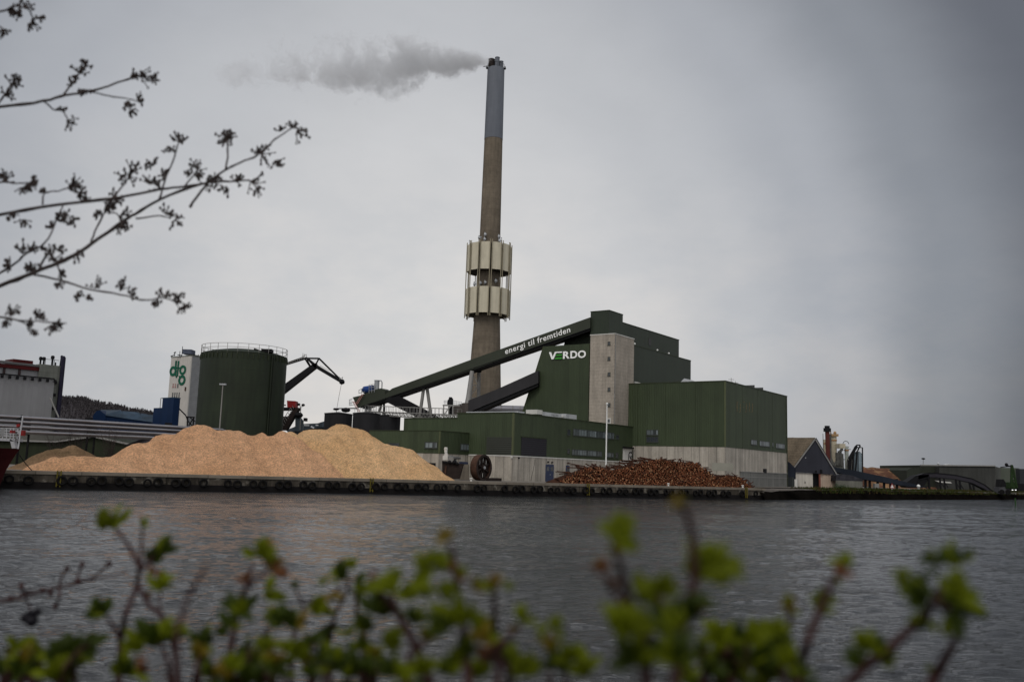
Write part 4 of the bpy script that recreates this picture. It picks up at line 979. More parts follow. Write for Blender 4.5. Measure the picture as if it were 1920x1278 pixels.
y, z = tw(348.5, 729); t.part('wall_box', MB().box(TF, -.3, -.004, y - .12, y + .12, z - .5, z + .5), RUST)
# loading spout frame at the foot
d_ = 205.0
def g(px, py, o=0): return P(px, py, d_ + o)
t = Th('spout_gantry', 'dark loading spout gantry at the foot of the white silo tower', 'gantry', g(355, 800))
mb = MB()
for a, b_, w_ in (((336, 766), (348, 778), .25), ((348, 778), (353, 790), .2), ((350, 781), (365, 782), .25), ((352, 782), (351, 805), .25), ((363, 782), (362, 805), .25), ((352, 788), (362, 800), .2), ((361, 786), (354, 798), .2), ((356, 782), (366, 790), .2)): mb.bar(g(*a), g(*b_), w_)
t.part('frame', mb, BLACK)
# blue buildings
d_ = 195.0
BFm = Fr(*P(322.5, 790, d_).xy, radians(52))
def bt(px, py): return BFm.hx(px, py, 0)
def bl(px, py): return BFm.hy(px, py, 0)
t = Th('blue_process_building', 'dark blue stepped process building in front of the white silo tower', 'building', BFm.w(0, 0, GQ), BFm.a)
x_ = bt(337, 760)[0]; yl_ = bl(304, 760)[0]; yl2 = bl(286, 780)[0]; z1 = bl(320, 746.8)[1]; z2 = bl(305, 764)[1]
t.part('tower_block', MB().box(BFm, 0, x_, 0, yl_, GQ, z1), BLUE)
t.part('lower_block', MB().box(BFm, -.4, x_ * .4, -.4 + .0, yl2, GQ, z2) if False else MB().box(BFm, .1, x_, yl_ + .003, yl2, GQ, z2), BLUE)
t.part('roof_edge', MB().box(BFm, -.05, x_ + .05, -.05, yl_ + .05, z1, z1 + .25), mat('blue_edge', (.01, .03, .06), .5))
t.part('roof_rail', MB().bar(BFm.w(1, yl_ + 1, z2), BFm.w(1, yl_ + 1, z2 + 2.2), .12).bar(BFm.w(1, yl2 - 1, z2), BFm.w(1, yl2 - 1, z2 + 2.2), .12).bar(BFm.w(1, yl_ + 1, z2 + 2.2), BFm.w(1, yl2 - 1, z2 + 2.2), .12), GALVD)
d_ = 200.0
t = Th('blue_warehouse', 'long blue warehouse with weathered saw tooth roof in front of the wooded hill', 'building', g(240, 800))
mb = MB(); mb.ext([g(174, 805), g(174, 779), g(181, 770), g(187, 768.5), g(198, 777), g(198, 805)], (0, 12, 0)); t.part('gable_end', mb, BLUE)
t.part('wall', MB().ext([g(198, 805, .3), g(198, 778.5, .3), g(303, 794, .3), g(303, 812, .3)], (0, 11, 0)), BLUE)
mb = MB(); xs = [(187, 768.5), (228, 770.5), (262, 775), (288, 780), (303, 787)]
for i in range(4):
    a, b_ = xs[i], xs[i + 1]; lo0 = 778 + (a[0] - 198) * .14; lo1 = 778 + (b_[0] - 198) * .14
    mb.ext([g(a[0] + (8 if i == 0 else 3), lo0 + 1.5, 0), g(a[0] + 1, a[1] + .5, 4), g(b_[0] - 2, b_[1] - 1.5 + .5, 4), g(b_[0] + 4, lo1 + 1.5, 0)], (0, .3, .15))
t.part('roof', mb, BLUER)
# wooded hill
HILL = mat('wooded_hill', (.038, .034, .037), .95, var=.3, vs=.04, fine=.15, fs=.25, world=True)
hd = 560.0
def hz(px):
    pts = [(-300, 800), (60, 748), (104, 748), (140, 750), (165, 751), (180, 757), (215, 762), (245, 770), (285, 776), (320, 783), (420, 800), (700, 835)]
    for i in range(len(pts) - 1):
        if pts[i][0] <= px <= pts[i + 1][0]:
            f_ = (px - pts[i][0]) / (pts[i + 1][0] - pts[i][0]); return pts[i][1] * (1 - f_) + pts[i + 1][1] * f_
    return 850
mb = MB(); vs = []; nc = 120; nr = 8
for i in range(nc + 1):
    px = -300 + 1000 * i / nc; tp = P(px, hz(px) + 2, hd); 
    for j in range(nr + 1):
        f_ = j / nr; y = hd - 120 * (1 - f_); z = GQ + (tp.z - GQ) * sin(f_ * pi / 2) + noise.noise(V(tp.x * .03, y * .03, 0)) * 3 * f_
        vs.append((tp.x * y / hd if False else tp.x, y, z))
    vs.append((tp.x, hd + 150, GQ))
K = nr + 2
mb.poly(vs, [(i * K + k, (i + 1) * K + k, (i + 1) * K + k + 1, i * K + k + 1) for i in range(nc) for k in range(K - 1)])
struct('hill', mb, HILL, smooth=True)
mb = MB(); WOODM = mat('bare_woods', (.045, .040, .042), .95, var=.3, vs=.3)
for i in range(3800):
    px = random.uniform(60, 420); top = P(px, hz(px) + 2, hd); f_ = random.random() ** .5; y = hd - 120 * (1 - f_)
    zb_ = GQ + (top.z - GQ) * sin(f_ * pi / 2); x = top.x
    h = random.uniform(1.2, 3.4); mb.poly([(x - .25, y, zb_ - 1), (x + .25, y, zb_ - 1), (x + .1, y, zb_ + h * .7)], [(0, 1, 2)])
    for k in range(7):
        a = random.uniform(-1.2, 1.2); b_ = random.uniform(0, 6.28); l = h * random.uniform(.3, .6); z1 = zb_ + h * random.uniform(.3, .8)
        ex = V(sin(a) * cos(b_), sin(a) * sin(b_), cos(a)) * l; mb.poly([(x, y, z1), (x + .3, y + .3, z1 + .2), V(x, y, z1) + ex], [(0, 1, 2)])
struct('woods', mb, WOODM, label='bare wooded ridge of the hill behind the blue warehouse', kind='stuff')
# silo building at the far left
d_ = 185.0
SF = Fr(*P(95.5, 780, d_).xy, radians(50))    # +x to the right/back, front face y=0 runs left
def sx_(px, py): return SF.hx(px, py, 0)
t = Th('grain_silo_building', 'large pale silo building with red roof edge and dark stacks at far left', 'building', SF.w(0, 0, GQ), SF.a)
zt_ = sx_(60, 706)[1]; xr = SF.hx(107, 720, .8)[0]; xL = sx_(-90, 720)[0]
t.part('silo_front', MB().box(SF, xL, 0, 0, 14, GQ, zt_ - .2), SILO)
zz = SF.hx(90, 684, 1.5)[1]; xq = SF.hx(72, 690, 1.5)[0]
t.part('upper_wall', MB().box(SF, xL, xq, 1.5, 14, zt_ - .197, SF.hx(40, 690, 1.5)[1]), SILO)
t.part('corner_tower', MB().box(SF, .003, xr + .6, .8, 14, GQ, zz).box(SF, xq + .003, 0, .8, 13.9, zt_ - .197, zz), SILOD)
t.part('ledge', MB().box(SF, xL, xr - 1, -.25, -.003, zt_ - .15, zt_ + .1), BLACK)
zr = SF.hx(40, 690, 1.2)[1]
t.part('red_fascia', MB().box(SF, xL, xq, 1.1, 1.495, zr - .2, zr + .55), RED)
t.part('roof', MB().ext([SF.w(xL, 1.0, zr + .56), SF.w(xq, 1.0, zr + .56), SF.w(xq + .2, 6, zr + 1.3), SF.w(xL, 6, zr + 1.3)], (0, 0, .3)), ROOFG)
a = SF.hx(25, 676, 4)[0]; b_ = SF.hx(62, 680, 4)[0]; t.part('red_roof_box', MB().box(SF, a, b_, 4, 8, zr + .9, SF.hx(30, 673, 4)[1]), RED)
for px in (7.5, 36.5):
    q = SF.hx(px, 696, 1.45)[0]; t.part('downpipe', MB().box(SF, q - .22, q + .18, 1.25, 1.49, zt_ + .1, zr - .2), mat('dark_pipe_brown', (.03, .02, .02), .7))
for i in range(9):
    q = SF.hx(4 + (i - 1) * 14.3, 703, -.26)[0]; t.part('vent_opening', MB().box(SF, q - .24, q + .24, -.5, -.255, zt_ - .8, zt_ - .2), BLACK)
for px, py in ((104, 717), (101.5, 740), (98.5, 765)):
    q = SF.hx(px, py, .79); t.part('wall_vent', MB().box(SF, q[0] - .22, q[0] + .22, .5, .79, q[1] - .28, q[1] + .28), BLACK)
for px, y0_, r in ((75.3, 668.5, .26), (81.5, 669, .26), (97.5, 666.5, .28), (103.8, 679, .12)):
    p = P(px, 684, d_ + 5); tp = P(px, y0_, d_ + 5); q = V(p.x, p.y, 0)
    t.part('roof_stack', MB().lathe(q, [(r * .7, zz - .1), (r * .7, tp.z - .75), (r * 1.3, tp.z - .65), (r * 1.3, tp.z - .2), (r * .9, tp.z)], 12), BLACK)
pA = SF.w(SF.hx(108.5, 780, .5)[0], .5, 0); 
t.part('corner_duct', MB().tube([(pA.x, pA.y, GQ), (pA.x, pA.y, P(117, 668.5, d_).z)], .42, 12).tube([(pA.x - .75, pA.y + .3, zz - 2), (pA.x - .55, pA.y + .3, P(113, 668.5, d_ + 2).z)], .22, 12).ball((pA.x, pA.y, P(117, 668.5, d_).z), .36, 8).ball((pA.x - .55, pA.y + .3, P(113, 668.5, d_ + 2).z), .3, 8), mat('dark_violet_duct', (.013, .012, .024), .5))
t.part('loading_spout', MB().bar(P(94, 746, d_ - 1), P(110, 782, d_ - 3), .2), GALVD)
t.part('roof_handrail', MB().bar(SF.w(xq, 1, zz + 1.1), SF.w(xr, 1, zz + 1.1), .08).bar(SF.w(xq + 1, 1, zz), SF.w(xq + 1, 1, zz + 1.1), .08).bar(SF.w(0, 1, zz), SF.w(0, 1, zz + 1.1), .08), BLACK)
# low green shed behind the heap
d_ = 142.0
t = Th('green_goods_shed', 'low olive green shed with shallow gable under the silver pipes', 'building', g(150, 870))
ssm = mat('olive_shed_cladding', (.018, .022, .012), .7, var=.15, panel=1.0, pvar=.1, streak=.15)
t.part('long_wall', MB().ext([g(-60, 880), g(-60, 823), g(104, 828), g(104, 880)], (.6, 14, 0)), ssm)
t.part('gable_wall', MB().ext([g(104.2, 880), g(104.2, 828), g(176, 818.5), g(250, 835), g(250, 880)], (.6, 14, 0)), ssm)
t.part('roof', MB().ext([g(-60, 823, -.3), g(104, 828, -.3), g(176, 818, -.3), g(176, 814, 12), g(-60, 808, 12)], (0, .05, .25)), mat('shed_roof', (.05, .048, .040), .9, panel=1.2, pvar=.15))
t.part('roof_edge', MB().bar(g(104, 827.6, -.4), g(176, 817.8, -.4), .25).bar(g(176, 817.8, -.4), g(250, 834, -.4), .25).bar(g(-60, 822.8, -.4), g(104, 827.6, -.4), .25), GALVD)
d_ = 138.0
t = Th('grey_gable_shed', 'small dark grey gabled shed between the olive shed and the chip heap', 'building', g(262, 870))
t.part('gable_wall', MB().ext([g(236, 880), g(238, 834), g(262, 825.5), g(300, 812), g(330, 828), g(330, 880)], (.5, 8, 0)), mat('shed_grey', (.045, .042, .045), .8, panel=.8, pvar=.15))
t.part('roof_edge', MB().bar(g(236, 835, -.1), g(300, 812, -.1), .3, .2), BLACK)
# pipe rack
t = Th('district_heating_pipes', 'bundle of long silver pipes running on a rack in front of the silo building', 'pipe rack', P(165, 800, 112))
def dpx(px): return 104 + (px / 360.0) * 24
rows = [(-60, 775.5, 420, 805.5), (-60, 785, 420, 811.5), (-60, 794.5, 420, 818.5), (-60, 804.5, 420, 825.5)]
for i, (xa, ya, xb, yb2) in enumerate(rows):
    for off in ((0, 0), (1.1, -.1)):
        a, b_ = P(xa, ya, dpx(xa)), P(xb, yb2, dpx(xb)); o_ = V(-.2, off[0], off[1])
        t.part('pipe', MB().tube([a + o_, b_ + o_], .17 if i else .19, 12), PIPE, smooth=True)
for px in (-20, 41, 167, 316):
    d_ = dpx(px) - .3; f_ = (px + 60) / 480.0
    tp = P(px, 775.5 + 30 * f_ - 4, d_); mb = MB()
    for q in (-.1, 1.9): mb.box(WF, tp.x - .1, tp.x + .1, d_ + q, d_ + q + .15, GQ, tp.z)
    for i, (xa, ya, xb, yb2) in enumerate(rows): z = P(px, ya + (yb2 - ya) * f_, dpx(px)).z - .22; mb.box(WF, tp.x - .12, tp.x + .12, d_ + .052, d_ + 1.898, z - .12, z)
    t.part('rack_frame', mb, BLACK)
    if px in (167, 316): t.part('pipe_anchor', MB().box(WF, tp.x - .5, tp.x + .5, d_ - .05, d_ - .003, tp.z - .7, tp.z + .2), BLACK)
# bare shrubs in front of the pipes
def twigs(mb, base, h, n, spread, rnd):
    for i in range(n):
        a = rnd.uniform(0, 6.28); l = h * rnd.uniform(.6, 1.0); s_ = spread * rnd.uniform(.2, 1)
        p = [base + V(rnd.uniform(-.3, .3), rnd.uniform(-.3, .3), 0)]
        for k in range(1, 5): f_ = k / 4; p.append(base + V(cos(a) * s_ * f_ ** 1.4 + rnd.uniform(-.12, .12), sin(a) * s_ * f_ ** 1.4, l * f_))
        mb.tube(p, [.03, .025, .02, .014, .008], 3, False)
        for k in range(7):
            q = p[rnd.randint(1, 4)]; e = V(rnd.uniform(-1, 1), rnd.uniform(-1, 1), rnd.uniform(.1, 1)) * h * .22; mb.tube([q, q + e * .5 + V(.03, 0, .02), q + e], [.013, .01, .006], 3, False)
rnd = random.Random(3)
for px, py, h, n, lab in ((100, 868, 4.2, 22, 'bare leafless bush in front of the pipes nearest the ship'), (140, 866, 4.9, 30, 'bare leafless bush behind the small brown chip heap'), (205, 860, 4.6, 26, 'bare leafless bush in front of the olive shed gable'), (345, 850, 3.0, 10, 'small bare bush half hidden at the left shoulder of the big heap')):
    q = P(px, py, 112); q.z = GQ; mb = MB(); twigs(mb, q, h, n, 2.2, rnd)
    single('bare_bush', mb, BARK, lab, 'bush', at=q, group='bare bushes by the pipe rack')
# parked cars at the left
def car(px, py, d_, col, yaw, lab, L_=4.2):
    q = P(px, py, d_); q.z = GQ; fr = Fr(q.x, q.y, yaw); t = Th('parked_car', lab, 'car', q, yaw)
    pm = mat('car_paint', col, .35, metal=.3, var=.05); h = L_ / 2
    sd = [(-h, .35), (-h, .85), (-h * .9, .95), (-h * .42, 1.0), (-h * .12, 1.42), (h * .45, 1.45), (h * .8, .98), (h * .98, .9), (h, .4)]
    t.part('body', MB().ext([fr.w(x, -.85, z) for x, z in sd], fr.v * 1.7), pm)
    t.part('side_window', MB().ext([fr.w(x, -.87, z) for x, z in ((-h * .34, 1.0), (-h * .08, 1.36), (h * .42, 1.38), (h * .66, 1.0))], -fr.v * .01), GLASS)
    for x in (-h * .62, h * .62):
        for y in (-.8, .8): w_ = t.part('wheel', MB().tube([fr.w(x, y - .12, .32), fr.w(x, y + .12, .32)], .32, 14), RUBBER); t.part('rim', MB().tube([fr.w(x, y - .14 if y < 0 else y + .121, .32), fr.w(x, y - .121 if y < 0 else y + .14, .32)], .18, 10), GALV, parent=w_)
    t.part('headlight', MB().box(fr, -h - .02, -h + .05, -.75, -.45, .62, .78), GLASSL)
    return t
car(35, 872, 104, (.30, .31, .33), radians(15), 'silver car parked beside the ship bow')
car(62, 869, 112, (.06, .065, .07), radians(8), 'dark car parked behind the left foot of the heap')
# white car behind the logs
car(1051, 896, 126, (.6, .6, .6), radians(31), 'white car half hidden behind the left end of the log pile')

# ------------------------------------------------------------------ ship bow at the left edge
HULL = mat('red_hull_paint', (.026, .0025, .003), .5, var=.25, vs=.4, streak=.3)
SHQ = Fr(*QF.w(0, 0, 0).xy, QF.a)
bow = P(37, 841, 86.0); s_b = (V(bow.x, bow.y, 0) - A0).dot(ed); c_b = (V(bow.x, bow.y, 0) - A0).dot(en)
t = Th('moored_ship', 'dark red ship bow with white rails moored at the left end of the quay', 'ship', QF.w(s_b - 8, c_b, 0), QF.a)
mb = MB(); secs = []; BW = 2.6
for i in range(13):
    f_ = i / 12.0; taper = 1 - max(0, (f_ - .45) / .55) ** 2.2
    row = []
    for k, (z, wf, xo) in enumerate(((-1, .55, -1.6), (.6, .75, -1.4), (1.8, .9, -.9), (3.0, 1.0, -.35), (bow.z, 1.05, 0))):
        x = s_b - 22 + 22 * f_ + xo * f_; hw = BW * wf * max(taper, .02)
        row.append((x, hw, z))
    secs.append(row)
vs = []
for row in secs:
    for x, hw, z in row: vs.append(QF.w(x, c_b - hw, z))
    for x, hw, z in reversed(row): vs.append(QF.w(x, c_b + hw, z))
K = 10
mb.poly(vs, [(i * K + k, (i + 1) * K + k, (i + 1) * K + (k + 1) % K, i * K + (k + 1) % K) for i in range(12) for k in range(K)] + [tuple(range(K)), tuple(12 * K + k for k in range(K))])
t.part('hull', mb, HULL)
zb = bow.z
d_ = 86.0
mb = MB()
mb.ext([g(-60, 817), g(28, 822), g(27, 827), g(-60, 823)], (0, 1.5, 0)); mb.ext([g(18, 823), g(26, 826), g(29.5, 840), g(22, 840)], (0, .5, 0))
t.part('deck_beam', mb, mat('ship_white', (.30, .30, .31), .5, var=.15))
mb = MB()
for px in (-10, -2, 5, 12, 19, 25, 33, 36): mb.bar(g(px, 823), g(px + 1, 803), .07)
for py in (803, 808, 813, 818): mb.bar(g(-20, py - 1.3), g(37, py), .06)
mb.bar(g(34, 841), g(43, 779), .10); mb.bar(g(31, 822), g(42, 790), .07)
t.part('railing', mb, mat('ship_rail', (.35, .35, .36), .5))
t.part('windlass', MB().tube([g(9, 810), g(9, 810, 1.2)], .42, 14).box(WF, g(2, 815).x, g(16, 815).x, 86, 87, g(9, 817).z, g(9, 812).z), mat('ship_grey', (.22, .22, .22), .6))
t.part('deck_gear', MB().box(WF, g(27, 810).x, g(31, 810).x, 85.2, 85.8, g(29, 812).z, g(29, 807).z).box(WF, g(26, 895).x, g(33, 895).x, 86, 86.6, g(30, 816).z, g(30, 806).z).tube([g(35, 800), g(34, 795)], .18, 8), REDC)
t.part('flag', MB().ext([g(31, 784.5), g(43.5, 779), g(42, 786.5), g(31, 787)], (0, .04, 0)), BLACK)
t.part('mooring_line', MB().tube([g(36, 852), P(48, 869, 88), P(62, 884, 90)], .04, 5), BLACK)

# ------------------------------------------------------------------ chip heaps
def chip_mat(name, c1, c2, vs=.35):
    m = bpy.data.materials.new(name); m.use_nodes = True
    N, mt, ramp, L = new_nodes(m.node_tree)
    g_ = N('ShaderNodeNewGeometry').outputs['Position']
    big = N('ShaderNodeTexNoise', ins={'Vector': g_, 'Scale': .16, 'Detail': 4.0, 'Roughness': .6})
    f1 = N('ShaderNodeTexNoise', ins={'Vector': g_, 'Scale': 4.5, 'Detail': 5.0, 'Roughness': .85})
    vo = N('ShaderNodeTexVoronoi', ins={'Vector': g_, 'Scale': 8.5}); 
    mx = N('ShaderNodeMix', data_type='RGBA', ins={0: 0.5}); L.new(ramp(big.outputs[0], [(.42, 0.0), (.62, 1.0)]), mx.inputs[0]); mx.inputs[6].default_value = c1 + (1,); mx.inputs[7].default_value = c2 + (1,)
    c = mx.outputs[2]
    f3 = N('ShaderNodeTexNoise', ins={'Vector': g_, 'Scale': .9, 'Detail': 5.0, 'Roughness': .7})
    for f in (ramp(f3.outputs[0], [(.3, .80), (.5, 1.0), (.7, 1.12)]), ramp(f1.outputs[0], [(.28, .62), (.5, 1.0), (.72, 1.22)]), ramp(vo.outputs['Color'], [(.1, .66), (.6, 1.0), (1, 1.2)])):
        n = N('ShaderNodeMix', data_type='RGBA', blend_type='MULTIPLY', ins={0: 1.0}); L.new(c, n.inputs[6]); L.new(f, n.inputs[7]); c = n.outputs[2]
    bp = N('ShaderNodeBump', ins={'Height': f1.outputs[0], 'Strength': 1.0, 'Distance': .45})
    b = N('ShaderNodeBsdfPrincipled', ins={'Base Color': c, 'Roughness': .95, 'Specular IOR Level': .1, 'Normal': bp.outputs[0]})
    N('ShaderNodeOutputMaterial', ins={0: b.outputs[0]}); return m
def heap(name, lab, peaks, m_, slope=.62, seed=0, s0=0, s1=100, grp='heaps of wood chips on the quay', cut=None, rough=1.0, step=.34):
    """peaks: (px, py_top, distance inland from the quay edge)"""
    pk = []
    for px, py, c_ in peaks:
        # find depth so that inland offset is c_
        k = (px - 960) / F; d = edge_d(px) + c_ / (.8594 + .0 * k) * 1.0
        for _ in range(6):
            p = P(px, py, d); cc = (V(p.x, p.y, 0) - A0).dot(en); d += (c_ - cc) * .95
        p = P(px, py, d); pk.append(((V(p.x, p.y, 0) - A0).dot(ed), (V(p.x, p.y, 0) - A0).dot(en), p.z - GQ))
    def H(s, c):
        best = -9
        for i in range(len(pk)):
            a = pk[i]; b_ = pk[i + 1] if i + 1 < len(pk) and pk[i + 1] is not None else a
            ds, dc = b_[0] - a[0], b_[1] - a[1]; l2 = ds * ds + dc * dc
            f_ = 0 if l2 == 0 else max(0, min(1, ((s - a[0]) * ds + (c - a[1]) * dc) / l2))
            h = a[2] + (b_[2] - a[2]) * f_; r = sqrt((s - a[0] - ds * f_) ** 2 + (c - a[1] - dc * f_) ** 2)
            v = h - slope * (sqrt(r * r + .9) - .95)
            if v > best: best = v
        return best
    smin = min(p[0] - p[2] / slope for p in pk) - 1; smax = max(p[0] + p[2] / slope for p in pk) + 1
    cmin = .6; cmax = max(p[1] + p[2] / slope for p in pk) + 1
    ns = int((smax - smin) / step); ncs = int((cmax - cmin) / step); mb = MB(); hs = {}
    for i in range(ns + 1):
        for j in range(ncs + 1):
            s, c = smin + i * step, cmin + j * step
            w1 = noise.noise(V(s * .22, c * .22, seed)) * .85 + noise.noise(V(s * .6, c * .6, seed + 4)) * .5 + noise.noise(V(s * .38, c * .2, seed + 14)) * .55 + noise.noise(V(s * 1.9, c * 1.9, seed + 9)) * .16
            gul = noise.noise(V(s * .75, c * .12, seed + 20)) * .38
            h = H(s + w1 * .4, c)
            h += (w1 * .55 + gul) * rough * min(1, max(0, h) * .8)
            h = min(h, (c - .6) * 1.5 + .05)
            hs[i, j] = h; mb.v.append(tuple(QF.w(s, c, GQ + max(h, -.3))))
    for i in range(ns):
        for j in range(ncs):
            q = [(i, j), (i + 1, j), (i + 1, j + 1), (i, j + 1)]
            if max(hs[k] for k in q) > -.1: mb.f.append(tuple(a * (ncs + 1) + b for a, b in q)); mb.m.append(0)
    used = sorted({i for f in mb.f for i in f}); mp = {u: n for n, u in enumerate(used)}
    mb.v = [mb.v[u] for u in used]; mb.f = [tuple(mp[i] for i in f) for f in mb.f]
    at = QF.w(pk[0][0], pk[0][1], GQ)
    return single(name, mb, m_, lab, 'wood chips', at=at, group=grp, smooth=True)
PINK = chip_mat('orange_wood_chips', (.76, .44, .25), (.66, .37, .20))
YEL = chip_mat('yellow_wood_chips', (.71, .435, .215), (.77, .49, .26))
BRN = chip_mat('grey_brown_chips', (.20, .13, .07), (.32, .20, .115))
heap('wood_chip_heap', 'long pinkish orange wood chip heap between the brown heap and the yellow peak', [(105, 858, 5.0), (165, 858, 5.0), (240, 856, 5.5), (290, 827, 9), (335, 808, 10.5), (385, 800, 11), (405, 804, 11), (422, 800, 11), (462, 807, 11), (500, 812, 11), (525, 812, 10), (548, 824, 9)], PINK, seed=1)
heap('wood_chip_heap', 'tall yellow wood chip heap with the highest peak beside the annex', [(520, 814, 13.5), (560, 812, 14), (585, 805, 14.5), (625, 800, 14.5), (652, 797.5, 13.5), (672, 805, 12.5), (700, 824, 10), (735, 837, 9), (752, 841, 8.5), (772, 862, 5.5)], YEL, seed=11)
heap('wood_chip_heap', 'small grey brown chip heap at the far left near the ship', [(112, 836, 11), (130, 833, 11)], BRN, slope=.66, seed=21, rough=.6)

# ------------------------------------------------------------------ timber logs
ENDM = mat('cut_log_end', (.125, .045, .021), .85, var=.35, vs=1.2, fine=.3, fs=1.5, world=True)
ENDL = mat('pale_log_end', (.25, .13, .068), .85, var=.3, vs=1.2, world=True)
BARKL = mat('log_bark', (.040, .017, .010), .9, var=.5, vs=2.0, world=True)
def log_into(mb, c, ax, l, r, n=7):
    ax = ax.normalized(); a = ax.orthogonal().normalized(); b_ = ax.cross(a); b = len(mb.v); ph = random.random() * 6
    for e in (0, 1):
        for j in range(n):
            q = 2 * pi * j / n + ph; mb.v.append(tuple(c + ax * (l * e) + (a * cos(q) + b_ * sin(q)) * r * (1 if e == 0 else .9)))
    endi = 0 if random.random() < .8 else 1
    for j in range(n): mb.f.append((b + j, b + (j + 1) % n, b + n + (j + 1) % n, b + n + j)); mb.m.append(2)
    mb.f.append(tuple(b + j for j in range(n - 1, -1, -1))); mb.m.append(endi); mb.f.append(tuple(b + n + j for j in range(n))); mb.m.append(endi)
LM = [ENDM, ENDL, BARKL]
def top_profile(prof, px):
    for i in range(len(prof) - 1):
        if prof[i][0] <= px <= prof[i + 1][0]:
            f_ = (px - prof[i][0]) / (prof[i + 1][0] - prof[i][0]); return prof[i][1] * (1 - f_) + prof[i + 1][1] * f_
    return None
profA = [(1028, 897), (1045, 890), (1069, 881), (1090, 874.5), (1110, 875.5), (1120, 880), (1148, 877), (1185, 868), (1210, 862), (1230, 859.5), (1252, 865), (1270, 867), (1290, 865.5), (1303, 875), (1312, 885), (1322, 899)]
profB = [(1318, 900), (1326, 893), (1338, 890.5), (1352, 891.5), (1362, 893), (1370, 899), (1378, 909)]
def depth_at(px, c_):
    d = edge_d(px)
    for _ in range(5):
        p = P(px, 890, d); d += (c_ - (V(p.x, p.y, 0) - A0).dot(en)) * .95
    return d
logs = []
for prof, base_c, jit, R0 in ((profA, 1.2, .26, .10), (profB, 1.2, .25, .085)):
    pS = [(V(*P(px, 890, depth_at(px, 4)).xy, 0) - A0).dot(ed) for px in (prof[0][0], prof[-1][0])]
    s = pS[0]
    # table s -> height
    tab = []
    for px in range(prof[0][0], prof[-1][0] + 1, 3):
        y = top_profile(prof, px); d = depth_at(px, 1.2 + 3.5); p = P(px, y, d); tab.append(((V(p.x, p.y, 0) - A0).dot(ed), p.z - GQ))
    def hgt(s):
        for i in range(len(tab) - 1):
            if tab[i][0] <= s <= tab[i + 1][0]: f_ = (s - tab[i][0]) / (tab[i + 1][0] - tab[i][0]); return tab[i][1] * (1 - f_) + tab[i + 1][1] * f_
        return 0
    s = tab[0][0]
    while s < tab[-1][0]:
        h = hgt(s); z = R0
        while z < h - .08:
            r = R0 * random.uniform(.6, 1.25)
            c_ = base_c + z * .62 + random.uniform(-.35, .25)
            a = random.gauss(.6, jit); e = random.gauss(0, .10)
            ax = en * cos(a) + ed * sin(a) + V(0, 0, e)
            logs.append((QF.w(s + random.uniform(-.12, .12), c_, GQ + z + random.uniform(-.06, .06)), ax, random.uniform(2.4, 3.2), r))
            z += r * 1.75
        # jumbled logs lying along the top
        if h > 1.0 and random.random() < .45:
            a = random.uniform(-1.5, 1.5); ax = en * cos(a) + ed * sin(a) + V(0, 0, random.uniform(-.15, .15)); h2 = max(h, .2)
            logs.append((QF.w(s, base_c + h * .62 + random.uniform(-.2, 2), GQ + h2 + random.uniform(-.15, .12)), ax, random.uniform(1.8, 3), R0 * random.uniform(.5, .9)))
        s += R0 * 1.7
# the three hundred that show largest stand as things, the rest are one mass
def shown(l): p = l[0]; return l[3] / p.y + random.random() * .0004
logs.sort(key=lambda l: -shown(l)); 
for c, ax, l, r in logs[:300]:
    mb = MB(); log_into(mb, V(0, 0, 0), ax, l, r, 9)
    o = bpy.data.objects.new('timber_log', mesh_of('timber_log', mb, LM)); COL.objects.link(o); o.location = c
    tagd(o, 'thick reddish brown log lying end on in the quayside log pile', 'log', 'thick logs in the quayside pile')
mb = MB()
for c, ax, l, r in logs[300:]: log_into(mb, c, ax, l, r, 7)
struct('timber_logs', mb, LM, label='heap of thinner stacked logs with orange cut ends on the quay', kind='stuff')
# dark filling behind the ends so the stack has a body
mb = MB()
for prof, off in ((profA, 0), (profB, 0)):
    for k in range(len(prof) - 1):
        pa, pb = prof[k][0], prof[k + 1][0]
        qa = []
        for px, py in (prof[k], prof[k + 1]):
            d = depth_at(px, 4.7); p = P(px, py, d); qa.append(((V(p.x, p.y, 0) - A0).dot(ed), max(.05, p.z - GQ - .45)))
        (sa, ha), (sb, hb_) = qa
        mb.hexa([QF.w(sa, 1.8, GQ), QF.w(sb, 1.8, GQ), QF.w(sb, 5.5, GQ), QF.w(sa, 5.5, GQ), QF.w(sa, 2.2 + ha * .62, GQ + ha), QF.w(sb, 2.2 + hb_ * .62, GQ + hb_), QF.w(sb, 5.2, GQ + hb_), QF.w(sa, 5.2, GQ + ha)])
struct('bark_litter', mb, BARKL, label='dark packed bark and inner logs filling the core of the log pile', kind='stuff')

# ------------------------------------------------------------------ things in front of the buildings
p = P(1136, 884, 128.5); tp = P(1138 - 2.3, 758, 128.5)
t = Th('flagpole', 'tall white bare flagpole rising in front of the workshop windows', 'flagpole', (p.x, p.y, GQ))
t.part('pole', MB().tube([(p.x, p.y, GQ), (p.x, p.y, tp.z)], [.12, .07], 12), WHITE, smooth=True)
t.part('finial', MB().ball((p.x, p.y, tp.z + .1), .16, 10), WHITE, smooth=True)
